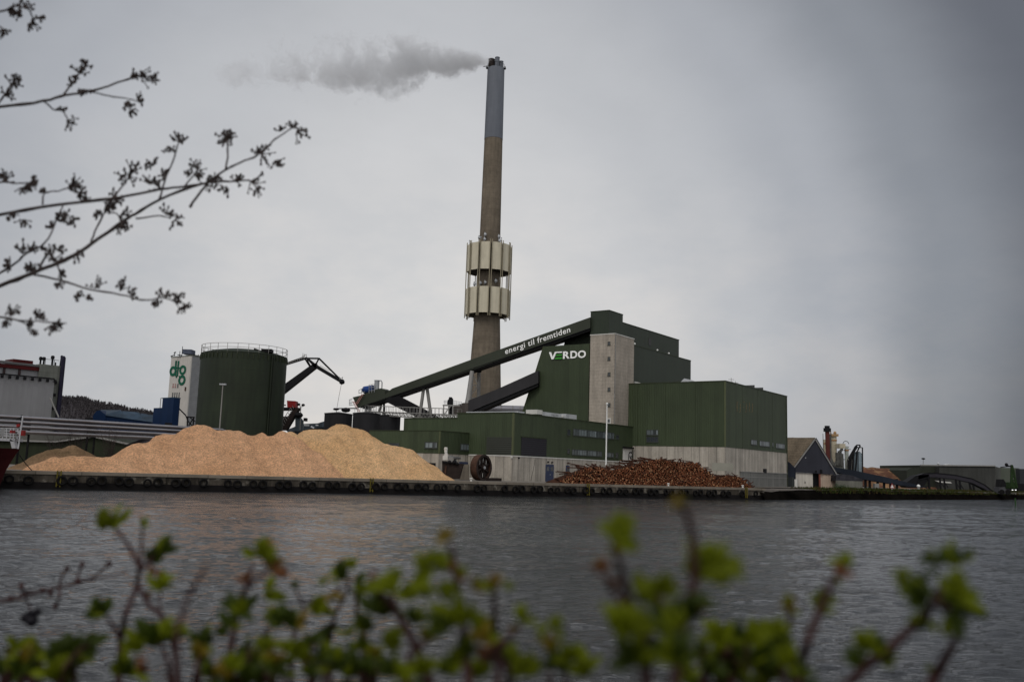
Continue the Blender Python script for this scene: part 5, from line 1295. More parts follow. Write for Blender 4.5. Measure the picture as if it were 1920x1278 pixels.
# big rusty wheel
wc = P(902, 875, 124.5); wf = Fr(wc.x, wc.y, radians(-35))    # axis along +x of this frame (towards the viewer and right)
t = Th('iron_flywheel', 'big rusty spoked iron wheel standing on the quay in front of the workshop', 'wheel', (wc.x, wc.y, GQ), wf.a)
RW = 1.72; zc = GQ + RW + .03
def circ(x, r, n=40): return [wf.w(x, r * cos(2 * pi * i / n), zc + r * sin(2 * pi * i / n)) for i in range(n)]
def band(mb, x0, x1, r0, r1, n=40):
    A, B_, C, D = circ(x0, r0), circ(x1, r0), circ(x1, r1), circ(x0, r1); b = len(mb.v); mb.v += [tuple(q) for q in A + B_ + C + D]
    for i in range(n):
        j = (i + 1) % n
        for k in range(4): k2 = (k + 1) % 4; mb.f.append((b + k * n + i, b + k * n + j, b + k2 * n + j, b + k2 * n + i)); mb.m.append(mb.mi)
    return mb
t.part('rim', band(MB(), -.55, .5, RW, RW - .16), RUST, smooth=True)
t.part('rim_flange', band(MB(), .502, .56, RW + .02, RW - .28), RUSTD, smooth=True)
t.part('web_plate', band(MB(), .0, .08, RW - .17, .3), RUSTD, smooth=True)
t.part('hub', MB().tube([wf.w(-.5, 0, zc), wf.w(.55, 0, zc)], .36, 20), RUSTD, smooth=True)
t.part('hub_cap', MB().tube([wf.w(.552, 0, zc), wf.w(.66, 0, zc)], .2, 16), GALV, smooth=True)
for i in range(8):
    q = 2 * pi * (i + .5) / 8; a = wf.w(.25, .3 * cos(q), zc + .3 * sin(q)); b_ = wf.w(.25, (RW - .17) * cos(q), zc + (RW - .17) * sin(q)); t.part('spoke', MB().bar(a, b_, .16, .2), RUSTD)
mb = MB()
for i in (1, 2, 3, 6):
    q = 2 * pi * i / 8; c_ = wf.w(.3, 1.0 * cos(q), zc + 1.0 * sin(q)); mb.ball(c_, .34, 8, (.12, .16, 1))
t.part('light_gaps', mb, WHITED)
single('timber_chock', MB().box(Fr(wc.x, wc.y, radians(55)), .6, 3.6, -.9, -.4, GQ, GQ + .42), RUSTD, 'low dark beam lying on the quay right of the rusty wheel', 'beam', at=(wc.x + 1, wc.y, GQ))
# old machine on a plinth
d_ = 123.0
mp = g(848, 890); t = Th('old_diesel_engine', 'grey and white old engine displayed on a dark plinth by the chip heap', 'machine', (mp.x, d_, GQ))
t.part('plinth', MB().ext([g(829, 897), g(829, 866), g(869, 869), g(866, 880), g(862, 898)], (0, 2.2, 0)), RUSTD)
t.part('bearing_ramp', MB().ext([g(862, 899, -.1), g(870, 870, -.1), g(879, 870, -.1), g(879, 899.5, -.1)], (0, 1.2, 0)), mat('weathered_plinth', (.12, .105, .085), .9, var=.3, streak=.3))
t.part('timber_strut', MB().bar(g(836, 873, -.1), g(834, 895, -.1), .2), RUST)
t.part('white_column', MB().ext([g(830, 862), g(830, 854.5), g(833, 853), g(834, 848), g(838, 848), g(839.5, 854), g(839.5, 862)], (0, 1.2, 0)), WHITED)
t.part('cylinder_head', MB().tube([g(836, 847.5, .6), g(836, 838, .6)], .22, 12).tube([g(836, 842, .6), g(836, 840.5, .6)], .27, 12), WHITED, smooth=True)
t.part('engine_block', MB().ext([g(839.7, 869), g(839.7, 855), g(844, 853.5), g(850, 855), g(854, 859), g(857, 868)], (0, 1.4, 0)), mat('engine_grey', (.16, .165, .165), .5, var=.4, vs=3, metal=.3))
t.part('exhaust_pipe', MB().tube([g(851, 859, -.1), g(857, 858, -.1), g(864, 858.5, -.1)], [.24, .17, .12], 10), mat('engine_dark', (.06, .06, .06), .5))
t.part('side_pumps', MB().ball(g(852, 866, -.2), .3, 8).ball(g(857, 869, -.2), .25, 8).ball(g(843, 866, -.2), .26, 8).bar(g(829, 865, -.1), g(858, 869, -.1), .2, .25), BLACK)
t.part('flywheel_guard', MB().tube([g(846, 862, -.2), g(846, 862, 0)], .42, 14), GALVD)
# ------------------------------------------------------------------ right side background
d_ = 190.0
def g(px, py, o=0): return P(px, py, d_ + o)
t = Th('steep_roofed_warehouse', 'white walled warehouse with a steep dark gable and brown tiled roof', 'building', g(1528, 915))
WW = mat('white_rendered_wall', (.50, .47, .42), .85, var=.1, streak=.25, vs=.5)
WP = mat('pinkish_rendered_wall', (.42, .33, .26), .85, var=.15, streak=.3, vs=.5)
GAB = mat('dark_gable_sheet', (.030, .031, .040), .7, panel=.6, pvar=.08, var=.12)
TILE = mat('brown_roof_tiles', (.125, .10, .072), .9, var=.22, vs=.5, hjoint=(.5, .25), fine=.25, fs=3)
apex = g(1528.5, 823); lo = g(1485, 881); hi = g(1568, 890)
zb_ = GQ - .1
t.part('front_wall', MB().ext([V(g(1489.5, 895).x, d_, zb_), V(g(1489.5, 895).x, d_, g(1489.5, 885).z), V(g(1524, 895).x, d_, g(1524, 887).z), V(g(1524, 895).x, d_, zb_)], (2.2, 14, 0)), WW)
t.part('front_wall', MB().ext([V(g(1537.5, 895).x, d_, zb_), V(g(1537.5, 895).x, d_, g(1537.5, 887).z), V(g(1568, 895).x, d_, g(1568, 890).z), V(g(1568, 895).x, d_, zb_)], (2.2, 14, 0)), WP, label='pinkish right hand wall')
t.part('gateway', MB().ext([V(g(1524, 895).x + .01, d_ + .6, zb_), V(g(1524, 895).x + .01, d_ + .6, g(1524, 885).z), V(g(1537.5, 895).x - .01, d_ + .6, g(1537, 885).z), V(g(1537.5, 895).x - .01, d_ + .6, zb_)], (0, .2, 0)), BLACK)
t.part('gateway_jamb', MB().bar(V(g(1536.5, 895).x, d_ - .05, zb_), V(g(1536.5, 895).x, d_ - .05, g(1536, 887).z), .3), mat('brick_red_jamb', (.16, .06, .045), .9, var=.3))
t.part('gable', MB().ext([g(1483.5, 884.5, -.3), apex + V(0, -.3, 0), g(1570.5, 892.5, -.3), g(1568, 889.5, -.3)], (0, .29, 0)), GAB)
back = V(-16.0, 17.0, 0)
t.part('roof', MB().ext([lo + V(-.35, -.2, -.3), apex + V(0, -.2, .15), apex + back + V(0, 0, .15), lo + back + V(0, 0, -.3)], (-.12, 0, .18)), TILE)
t.part('roof', MB().ext([apex + V(.05, -.2, .15), hi + V(.3, -.2, -.3), hi + V(6, 17, -.3), apex + V(5, 17, .15)], (.12, 0, .18)), GAB)
t.part('verge', MB().bar(g(1483, 884.5, -.45), g(1528.5, 822.5, -.45), .22).bar(g(1528.5, 822.5, -.45), g(1571, 892.5, -.45), .22), GALVD)
t.part('hoist_beam', MB().bar(g(1530, 883, -.9), g(1530, 883, .3), .3).box(WF, g(1537, 895).x, g(1540, 895).x, d_ - .7, d_ - .31, g(1538, 887).z, g(1538, 880).z), BLACK)
t.part('wall_slit', MB().box(WF, g(1508.6, 895).x, g(1510, 895).x, d_ - .04, d_ - .004, g(1509, 906).z, g(1509, 902).z), BLACK)
t.part('roof_vent', MB().ball(g(1487, 821.5, 15) + V(0, 0, -.2), .9, 8, (2.4, 1, .5)), GALVD)
t.part('small_window', MB().box(WF, g(1509, 895).x, g(1511, 895).x, d_ - .34, d_ - .31, g(1510, 859).z, g(1510, 857).z), GALV)
d_ = 181.0
t = Th('yard_gate', 'dark yard gate and shed door between the fuel hall and the white warehouse', 'gate', g(1485, 915))
t.part('gate_panel', MB().box(WF, g(1477.5, 895).x, g(1489, 895).x, d_, d_ + .2, GQ, g(1482, 894).z), mat('dark_fence_boards', (.04, .045, .045), .8, panel=.4, pvar=.3, joint=.4))
t.part('pale_door', MB().box(WF, g(1489.5, 895).x, g(1495, 895).x, d_ - .1, d_ + .1, GQ, g(1492, 898).z), WHITED)
t.part('door_frame', MB().bar(V(g(1495, 895).x, d_, GQ), V(g(1495, 895).x, d_, g(1495, 898).z), .12), BLACK)
t = Th('dark_lean_to', 'dark lean to shed in the gap beside the fuel hall', 'shed', g(1482, 880, 6))
t.part('walls', MB().ext([g(1474, 915, 6), g(1474, 864, 6), g(1480, 866, 6), g(1492, 878, 6), g(1492, 915, 6)], (0, 3, 0)), mat('dark_blue_sheet', (.018, .022, .032), .7, var=.3, panel=.8, pvar=.3))
# red brown chimney and silos of the cement works
d_ = 235.0
t = Th('rusty_steel_chimney', 'slim red brown steel chimney behind the steep dark gable', 'chimney', g(1552, 880))
a, b_ = g(1553.5, 884), g(1551, 803)
t.part('stack', MB().tube([a, b_], .55 * 1.0, 16), mat('red_brown_stack', (.075, .022, .018), .7, var=.2), smooth=True)
t.part('cap', MB().tube([b_ - V(0, 0, .8), b_ + V(0, 0, .1)], .95, 14).tube([b_, b_ + V(0, 0, .7)], .65, 14), BLACK, smooth=True)
CR = mat('cream_silo', (.40, .36, .27), .8, var=.15, hjoint=(2.5, .15), streak=.25)
for (pa, pb, yt, yb, dd, lab) in ((1543.5, 1550, 823.5, 880, 240, 'narrow cream silo left of the red brown chimney'), (1558.5, 1568.3, 817.5, 880, 240, 'wide cream silo with orange headgear right of the red brown chimney'), (1583.5, 1590.7, 836, 890, 238, 'tall pale grey silo topped by a cream housing')):
    a, b_ = P(pa, yt, dd), P(pb, yt, dd); c_ = ((a.x + b_.x) / 2, dd, 0); r = (b_.x - a.x) / 2
    t = Th('cement_silo', lab, 'silo', (c_[0], c_[1], GQ), group='silos of the works behind the warehouse')
    t.part('shell', MB().lathe(c_, [(r, GQ), (r, a.z)], 24), CR if pa != 1583.5 else mat('pale_silo', (.30, .32, .29), .7, var=.15, hjoint=(1.5, .2)), smooth=True)
    t.part('cap_ring', MB().lathe(c_, [(r + .1, a.z - 1.2), (r + .1, a.z - .9)], 24, False, False), mat('orange_rust_band', (.25, .12, .05), .8, var=.4), smooth=True)
    if pa == 1558.5: t.part('headgear', MB().box(WF, c_[0] - .9, c_[0] + .9, dd - 1, dd + 1, a.z, a.z + .6).ball((c_[0] + .3, dd, a.z + .9), .45, 8).bar((c_[0] - .8, dd, a.z + .6), (c_[0] - .8, dd, a.z + 1.3), .2), mat('orange_headgear', (.26, .17, .09), .8, var=.4))
    if pa == 1543.5: t.part('ladder', MB().tube([(c_[0] - r - .1, dd - .2, GQ), (c_[0] - r - .1, dd - .2, a.z + 1.5)], .1, 4), GALVD)
    if pa == 1583.5:
        t.part('housing', MB().box(WF, g(1579, 895).x, g(1590.5, 895).x, dd - 1.5, dd + 1.5, a.z - .6, P(1585, 832, dd).z).ext([P(1580, 842, dd - 1), P(1583, 838, dd - 1), P(1577, 847, dd - 1), P(1573, 850, dd - 1)], (0, 2, 0)), CR)
        mb = MB(); top = P(1586, 832, dd)
        mb.tube([top + V(.75 * cos(q), 0, .75 * sin(q)) for q in [pi * i / 8 for i in range(9)]], .08, 5); mb.bar(P(1590, 842, dd), P(1595, 842, dd), .15); mb.bar(P(1580, 837, dd), P(1592, 837.5, dd), .12); t.part('railing', mb, BLACK)
t = Th('dark_process_frame', 'jumble of dark pipes and hoppers between the cream silos', 'machinery', g(1574, 880))
mb = MB(); rnd = random.Random(5)
for (a, b_, w_) in (((1556.5, 814), (1557, 880), .5), ((1558, 810), (1558, 822), .15), ((1570, 848), (1571, 872), .8), ((1573, 845), (1574, 873), .5), ((1577, 850), (1578, 873), .9), ((1569, 865), (1563, 873), .6), ((1573, 848), (1580, 842), .5), ((1579, 861), (1584, 861), .2), ((1556, 858), (1562, 872), .7), ((1574, 852), (1577, 847), .5)): mb.bar(g(*a), g(*b_), w_)
t.part('ducting', mb, mat('process_dark', (.06, .06, .055), .7, var=.4, vs=1))
t.part('hoppers', MB().ext([g(1573, 850, .5), g(1578, 850, .5), g(1579, 871, .5), g(1573.5, 871, .5)], (0, 2, 0)).ext([g(1560, 871, .5), g(1582, 871, .5), g(1584, 882, .5), g(1560, 880, .5)], (0, 2, 0)), mat('process_grey', (.17, .175, .16), .8, var=.3, vs=1))
t = Th('blue_screening_tower', 'slanted grey and blue screening tower with a dark inclined elevator arm', 'tower', g(1606, 885))
mb = MB()
for (a, b_, w_) in (((1592, 860), (1606, 836), .6), ((1606, 834), (1612.5, 834), .3), ((1606, 834), (1605, 842), .3), ((1612.5, 834), (1612, 838), .3), ((1611, 838), (1608, 845), .3), ((1601, 838.5), (1617, 838.5), .2), ((1617, 838.5), (1617.5, 885), .25), ((1592, 862), (1593, 882), .5), ((1596, 855), (1594, 882), .3), ((1600, 850), (1599, 882), .3), ((1607, 845), (1604, 885), .3)): mb.bar(g(*a), g(*b_), w_)
t.part('frame', mb, BLACK)
t.part('clad_bins', MB().ext([g(1604, 847, .3), g(1612, 846, .3), g(1616, 850, .3), g(1616, 888, .3), g(1598, 888, .3), g(1600, 862, .3)], (0, 2, 0)), mat('slatted_blue_grey', (.12, .15, .17), .7, panel=.55, pvar=.6, var=.3))
t.part('grit_chutes', MB().ext([g(1593, 861, .3), g(1601, 850, .3), g(1599, 884, .3), g(1592, 884, .3)], (0, 2, 0)), mat('grit_grey', (.14, .14, .13), .9, var=.6, vs=1.2))
# conveyor running down right, wall behind it
d_ = 192.0
NAVY = mat('navy_black_sheet', (.014, .018, .026), .65, var=.15, panel=2.0, pvar=.1)
t = Th('navy_yard_conveyor', 'long navy black covered conveyor sloping down from the white warehouse', 'conveyor', g(1620, 900))
t.part('cover', MB().ext([g(1562, 875), g(1600, 881), g(1660, 893.5), g(1698, 903), g(1740, 914), g(1700, 911), g(1650, 903), g(1605, 896), g(1568, 884)], (0, 3, 0)), NAVY)
mb = MB()
for px in (1625, 1633, 1648, 1660, 1672, 1684): q = g(px, 900); mb.box(WF, q.x - .2, q.x + .2, d_ + .5, d_ + .9, GQ, q.z + .3)
t.part('posts', mb, BLACK)
t = Th('low_storage_wall', 'low pale concrete wall under the navy conveyor', 'wall', g(1590, 915, -6))
t.part('wall', MB().box(WF, g(1568, 895, -6).x, g(1617, 895, -6).x, d_ - 6, d_ - 5.4, GQ - .1, g(1590, 901, -6).z), mat('storage_wall', (.14, .14, .12), .9, var=.2, streak=.3, panel=2.0, pvar=.1))
t.part('tarpaulin', MB().ext([g(1568, 901, -5.3), g(1568, 891, -5), g(1580, 888.5, -5), g(1598, 891, -5), g(1620, 900, -5.3), g(1617, 902, -5.3)], (0, 4, 0)), mat('dark_tarp', (.025, .025, .03), .8, var=.5, vs=1.0))
t.part('pale_crates', MB().box(WF, g(1640, 895, -2).x, g(1648, 895, -2).x, d_ - 2, d_ - 1, GQ, g(1644, 906, -2).z), GALVD)
# brown material heap far right
mb = MB(); d_ = 260.0; vs = []; pr = [(1604, 884), (1617, 873.5), (1632, 874.5), (1650, 876.5), (1668, 877), (1690, 880), (1704, 884), (1716, 890), (1735, 898)]
n = 60
for i in range(n + 1):
    px = 1600 + 140 * i / n; y = None
    for k in range(len(pr) - 1):
        if pr[k][0] <= px <= pr[k + 1][0]: f_ = (px - pr[k][0]) / (pr[k + 1][0] - pr[k][0]); y = pr[k][1] * (1 - f_) + pr[k + 1][1] * f_
    y = y or 905; top = P(px, y, d_)
    for j in range(7):
        f_ = j / 6; vs.append((top.x, d_ - 14 * (1 - f_), GQ - .1 + (top.z - GQ) * f_ ** .9 + noise.noise(V(top.x * .4, f_ * 4, 2)) * .7 * sin(f_ * pi) + (noise.noise(V(top.x * .5, 0, 7)) * .5 if j == 6 else 0)))
    vs.append((top.x, d_ + 14, GQ))
mb.poly(vs, [(i * 8 + k, (i + 1) * 8 + k, (i + 1) * 8 + k + 1, i * 8 + k + 1) for i in range(n) for k in range(7)])
single('scrap_wood_heap', mb, mat('reddish_scrap', (.09, .042, .026), .95, var=.35, vs=.25, fine=.3, fs=1.2, col2=(.20, .12, .06), mixs=(.5, .65)), 'reddish brown heap of scrap wood beyond the navy conveyor', 'heap', at=P(1660, 895, d_), smooth=True)
# large grey green halls
d_ = 245.0
HG = mat('olive_grey_hall', (.042, .043, .040), .85, var=.15, vs=.2, panel=3.0, pvar=.06, streak=.2, hjoint=(6, .12))
t = Th('grey_storage_hall', 'large grey green storage hall behind the arched conveyor', 'building', g(1800, 925))
t.part('main_block', MB().ext([V(g(1761, 895).x, d_, GQ), g(1761, 872), g(1866, 873.5), V(g(1866, 895).x, d_, GQ)], (3, 30, 0)), HG)
t.part('end_wall', MB().ext([V(g(1866.2, 895).x, d_ + .1, GQ), g(1866.2, 873.8), g(1876, 877, 4), V(g(1876, 895, 4).x, d_ + 4, GQ)], (3, 24, 0)), mat('end_wall_grey', (.07, .072, .064), .85, var=.15, panel=2.5, pvar=.1))
t.part('side_wing', MB().box(WF, g(1726, 895, 3).x, g(1760.8, 895, 3).x, d_ + 3, d_ + 30, GQ, g(1740, 872, 3).z), mat('wing_green', (.028, .031, .024), .85, var=.1, panel=3, pvar=.1))
t.part('low_wing', MB().ext([V(g(1700, 895, 2).x, d_ + 2, GQ), g(1700, 881, 2), g(1710, 876.5, 2), g(1725.8, 876.5, 2), V(g(1725.8, 895, 2).x, d_ + 2, GQ)], (0, 20, 0)), mat('low_wing_green', (.028, .032, .025), .85, var=.1))
t.part('roof_edge', MB().bar(g(1726, 871.5, -.2), g(1866, 873, -.2), .3), GALVD)
t.part('roof_lights', MB().ball(g(1759, 868.5, 6), .35, 8).bar(g(1759, 868.5, 6), g(1759, 872, 6), .1).ext([g(1774, 871, 5), g(1779, 868.5, 5), g(1786, 871.5, 5)], (0, 2, 0)), ROOFL)
t = Th('pale_green_hall', 'paler green hall partly hidden behind the green harbour crane', 'building', g(1885, 925, 20))
t.part('wall', MB().box(WF, g(1870, 895, 20).x, g(1912, 895, 20).x, d_ + 20, d_ + 40, GQ, g(1890, 876.5, 20).z), mat('pale_green_wall', (.075, .085, .068), .85, var=.1, panel=2, pvar=.1))
t.part('drainpipe', MB().tube([V(g(1911, 895, 19.8).x, d_ + 19.8, GQ), V(g(1911, 895, 19.8).x, d_ + 19.8, g(1911, 878, 19.8).z)], .2, 6), GALVD)
t = Th('black_end_shed', 'almost black shed at the right edge of the picture', 'building', g(1920, 925, 8))
t.part('upper_wall', MB().box(WF, g(1912.5, 895, 18).x, g(1990, 895, 18).x, d_ + 18, d_ + 40, GQ, g(1930, 879, 18).z), mat('dark_blue_grey_wall', (.030, .032, .036), .85, var=.1))
t.part('front_block', MB().box(WF, g(1908, 895, -8).x, g(1990, 895, -8).x, d_ - 8, d_ + 10, GQ, g(1940, 907, -8).z), BLACK)
for px, y0_, lab in ((1730.7, 859.5, 'lamp mast rising from the left end of the grey storage hall'),):
    q, tp = g(px, 872, 2), g(px + .5, y0_, 2)
    t = Th('lamp_mast', lab, 'lamp mast', q); t.part('pole', MB().tube([q, tp], .08, 5), GALVD); t.part('lamp_head', MB().ball(tp, .35, 8, (1.6, 1, .7)), BLACK)
# arched conveyor
d_ = 214.0
t = Th('arched_conveyor', 'black arched conveyor on trestles in front of the grey storage hall', 'conveyor', g(1790, 920))
top = [(1722, 891), (1735, 887), (1755, 886.5), (1790, 890), (1822, 897), (1845, 908), (1862, 921)]
tp_ = [g(*q) for q in top]; mb = MB()
for i in range(len(tp_) - 1):
    a, b_ = tp_[i], tp_[i + 1]; h = V(0, 0, -.95)
    mb.hexa([a + h, b_ + h, b_ + h + V(0, 2, 0), a + h + V(0, 2, 0), a, b_, b_ + V(0, 2, 0), a + V(0, 2, 0)])
t.part('covered_belt', mb, mat('arched_belt_cover', (.028, .026, .032), .6, var=.1))
mb = MB()
for i in range(len(tp_) - 1): mb.bar(tp_[i] + V(0, -.1, -1.0), tp_[i + 1] + V(0, -.1, -1.0), .2); mb.bar(tp_[i] + V(0, -.1, .05), tp_[i + 1] + V(0, -.1, .05), .12)
t.part('side_rails', mb, BLACK)
for px, py in ((1762, 896), (1770, 897), (1792, 899), (1799, 900), (1818, 906), (1825, 909)):
    q = g(px, py); t.part('trestle_leg', MB().bar(q, (q.x + .2, q.y, GQ), .32).bar(q + V(0, 0, -.6), (q.x + .9, q.y, q.z - 2.0), .16), BLACK)
t.part('feed_hopper', MB().ext([g(1718, 891), g(1742, 889), g(1742, 897), g(1730, 914), g(1700, 914), g(1694, 908)], (0, 3, 0)), BLACK)
t.part('drive_frame', MB().bar(g(1741, 892), g(1743, 922), .4).bar(g(1722, 900), g(1722, 922), .3).bar(g(1700, 912), g(1742, 912), .25).bar(g(1722, 905), g(1741, 917), .2), BLACK)
t.part('prop', MB().bar(g(1678, 911, -3), g(1688, 902, -3), .25), GALVD)
t = Th('tarpaulin_strip', 'pale strip of tarpaulin seen under the arched conveyor', 'tarpaulin', g(1765, 903, 9))
t.part('sheet', MB().ext([g(1753, 900, 9), g(1762, 904, 9), g(1785, 905.5, 9), g(1782, 903, 9), g(1766, 902, 9)], (0, .5, .02)), WHITED)
# green harbour crane at the right edge
d_ = 218.0
t = Th('green_material_crane', 'green lattice material crane standing at the far right end of the quay', 'crane', g(1900, 925))
GC = mat('crane_green', (.016, .032, .010), .6, var=.3)
mb = MB()
for (a, b_, w_) in (((1897, 871), (1896, 912), .42), ((1898, 873), (1907, 914), .34), ((1896, 886), (1902, 890), .22), ((1896, 898), (1905, 902), .22), ((1898, 873), (1896, 886), .2), ((1902, 890), (1896, 898), .2), ((1896, 898), (1905, 910), .2)): mb.bar(g(*a), g(*b_), w_)
t.part('mast', mb, GC)
mb = MB(); mb.bar(g(1876, 875.5), g(1897, 873), .2).bar(g(1886, 871), g(1897, 875), .25).ball(g(1887, 870.5), .4, 8); t.part('jib_line', mb, BLACK)
t.part('machine_house', MB().ext([g(1894, 904), g(1900, 903), g(1907, 906), g(1907, 915), g(1894, 915)], (0, 3, 0)), GC)
t = Th('wheel_loader', 'dark wheel loader with lit lamps parked beside the green crane', 'loader', g(1890, 922, -6))
d_ = 212.0
t.part('body', MB().ext([g(1874, 925), g(1874, 913), g(1884, 912), g(1886, 917), g(1893, 917), g(1893, 925)], (0, 2.5, 0)), mat('loader_grey', (.06, .06, .065), .6, var=.3))
t.part('cab', MB().ext([g(1876, 913), g(1877, 898), g(1882, 898), g(1885, 903), g(1887, 912)], (0, 2.2, 0)), BLACK)
t.part('cab_window', MB().box(WF, g(1879, 895).x, g(1883, 895).x, d_ - .04, d_ - .004, g(1881, 919).z, g(1881, 916.5).z), GLASSL)
LAMP = bpy.data.materials.new('lit_lamp'); LAMP.use_nodes = True
N_, mt_, rp_, L_ = new_nodes(LAMP.node_tree); e_ = N_('ShaderNodeEmission', ins={'Color': (1, 1, .98, 1), 'Strength': 1.3}); N_('ShaderNodeOutputMaterial', ins={0: e_.outputs[0]})
for px in (1898.5, 1904.5): t.part('lamp', MB().ball(g(px, 918, -.3), .15, 8, (1.4, .6, .7)), LAMP)
for px in (1879, 1890): q = g(px, 922, -.1); t.part('wheel', MB().tube([q, q + V(0, .6, 0)], .6, 14), RUBBER)
# triangular water sign, navigation light, green stake
p = P(1672.5, 922, 176); tp = P(1672.5, 909, 176)
t = Th('waterway_sign', 'white triangular waterway sign on a post on the grassy bank', 'sign', (p.x, p.y, GQ))
t.part('post', MB().bar((p.x, p.y, GQ - .2), (p.x, p.y, tp.z - .5), .14), WHITE)
t.part('board', MB().ext([(p.x - .42, p.y - .1, tp.z - .55), (p.x + .42, p.y - .1, tp.z - .55), (p.x, p.y - .1, tp.z + .35)], (0, .05, 0)), WHITE)
t.part('red_border', MB().bar((p.x - .42, p.y - .13, tp.z - .55), (p.x + .42, p.y - .13, tp.z - .55), .09).bar((p.x - .42, p.y - .13, tp.z - .55), (p.x, p.y - .13, tp.z + .35), .09).bar((p.x + .42, p.y - .13, tp.z - .55), (p.x, p.y - .13, tp.z + .35), .09), REDC)
p = P(1722.5, 922, 190); tp = P(1722.5, 911, 190)
t = Th('harbour_light', 'small white and dark striped harbour light post on the bank', 'light post', (p.x, p.y, GQ)); zz = tp.z
for i, (a, b_) in enumerate(((0, .55), (.55, .75), (.75, 1.15))): t.part('mast_section', MB().lathe((p.x, p.y, 0), [(.22, GQ - .1 + (zz - GQ) * a / 1.15), (.22, GQ - .1 + (zz - GQ) * b_ / 1.15)], 10), (BLACK, WHITE, BLACK)[i])
t.part('lantern', MB().ball((p.x, p.y, zz), .36, 10), WHITE)
p = P(1904, 945, 150); tp = P(1904, 933, 150)
single('mooring_stake', MB().tube([(p.x, p.y, -1), (p.x, p.y, tp.z)], [.12, .1], 8), mat('stake_green', (.02, .05, .015), .7, var=.3), 'thin dark green stake standing in the water at the right edge', 'stake', at=(p.x, p.y, 0))
p = P(1576, 914, 164); mb = MB(); rnd = random.Random(8); p.z = GQ
for i in range(420):
    q = p + V(rnd.gauss(0, .85), rnd.gauss(0, .4), abs(rnd.gauss(0, .38)) + .05); a = rnd.uniform(0, 6.28); l = .16
    mb.poly([q, q + V(cos(a) * l, sin(a) * l, rnd.uniform(-.05, .12)), q + V(-sin(a) * l * .6, cos(a) * l * .6, .1)], [(0, 1, 2)])
t = Th('evergreen_shrub', 'small dark green shrub at the right corner of the white warehouse', 'shrub', p); t.part('foliage', mb, mat('shrub_green', (.025, .05, .015), .8, var=.4, vs=2)); t.part('stem', MB().tube([p, p + V(0, 0, .5)], .05, 5), BARK)

# ------------------------------------------------------------------ branches from a tree left of the camera
rnd = random.Random(12)
def px2(px, py, d): return P(px, py, d)
BT = Th('overhanging_tree', 'bare budding tree whose dark twigs reach in from the upper left', 'tree', (-3.6, 1.9, 1.5))
trunk = MB().tube([(-3.6, 1.9, 1.4), (-3.55, 2.0, 2.6), (-3.3, 2.3, 4.0), (-3.1, 2.5, 5.6)], [.12, .10, .07, .03], 10)
def umbel(mb, c, d, s, dirn, rnd):
    """little forked tip with buds; s in pixels"""
    k = d / F; n = rnd.randint(6, 9)
    for i in range(n):
        a = dirn + rnd.uniform(-1.4, 1.4); l = s * k * rnd.uniform(.5, 1.0); dy = rnd.uniform(-.5, .5) * l
        e = c + V(cos(a) * l, dy, sin(a) * l); mid = c + (e - c) * .55 + V(rnd.uniform(-1, 1), 0, rnd.uniform(-1, 1)) * l * .12
        mb.tube([c, mid, e], [1.5 * k, 1.1 * k, .9 * k], 4, False)
        for q, f_ in ((e, 1.0), (mid + V(rnd.uniform(-1, 1), 0, rnd.uniform(-1, 1)) * l * .28, .8)):
            if f_ < 1: mb.tube([mid, q], [.9 * k, .8 * k], 3, False)
            mb.ball(q, rnd.uniform(1.6, 2.9) * k, 6, (1, 1, rnd.uniform(1, 1.7)))
def branch(pts, r0, r1, d, buds, name='branch'):
    mb = MB(); k = d / F; n = len(pts)
    P3 = [P(x, y, d + .06 * sin(i * 1.3)) for i, (x, y) in enumerate(pts)]
    # smooth
    Q = []
    for i in range(n - 1):
        a = P3[max(i - 1, 0)]; b_ = P3[i]; c = P3[i + 1]; e = P3[min(i + 2, n - 1)]
        for j in range(4):
            t_ = j / 4; Q.append(.5 * ((2 * b_) + (c - a) * t_ + (2 * a - 5 * b_ + 4 * c - e) * t_ ** 2 + (3 * b_ - a - 3 * c + e) * t_ ** 3) + V(rnd.uniform(-1, 1), 0, rnd.uniform(-1, 1)) * k * .9)
    Q.append(P3[-1]); m_ = len(Q)
    rr_ = [.82 * (r0 + (r1 - r0) * i / (m_ - 1)) * k * (1.25 if i % 5 == 0 else 1) for i in range(m_)]
    mb.tube(Q, rr_, 6)
    for (x, y, s, a) in buds: umbel(mb, P(x, y, d), d, s, radians(a), rnd)
    return mb
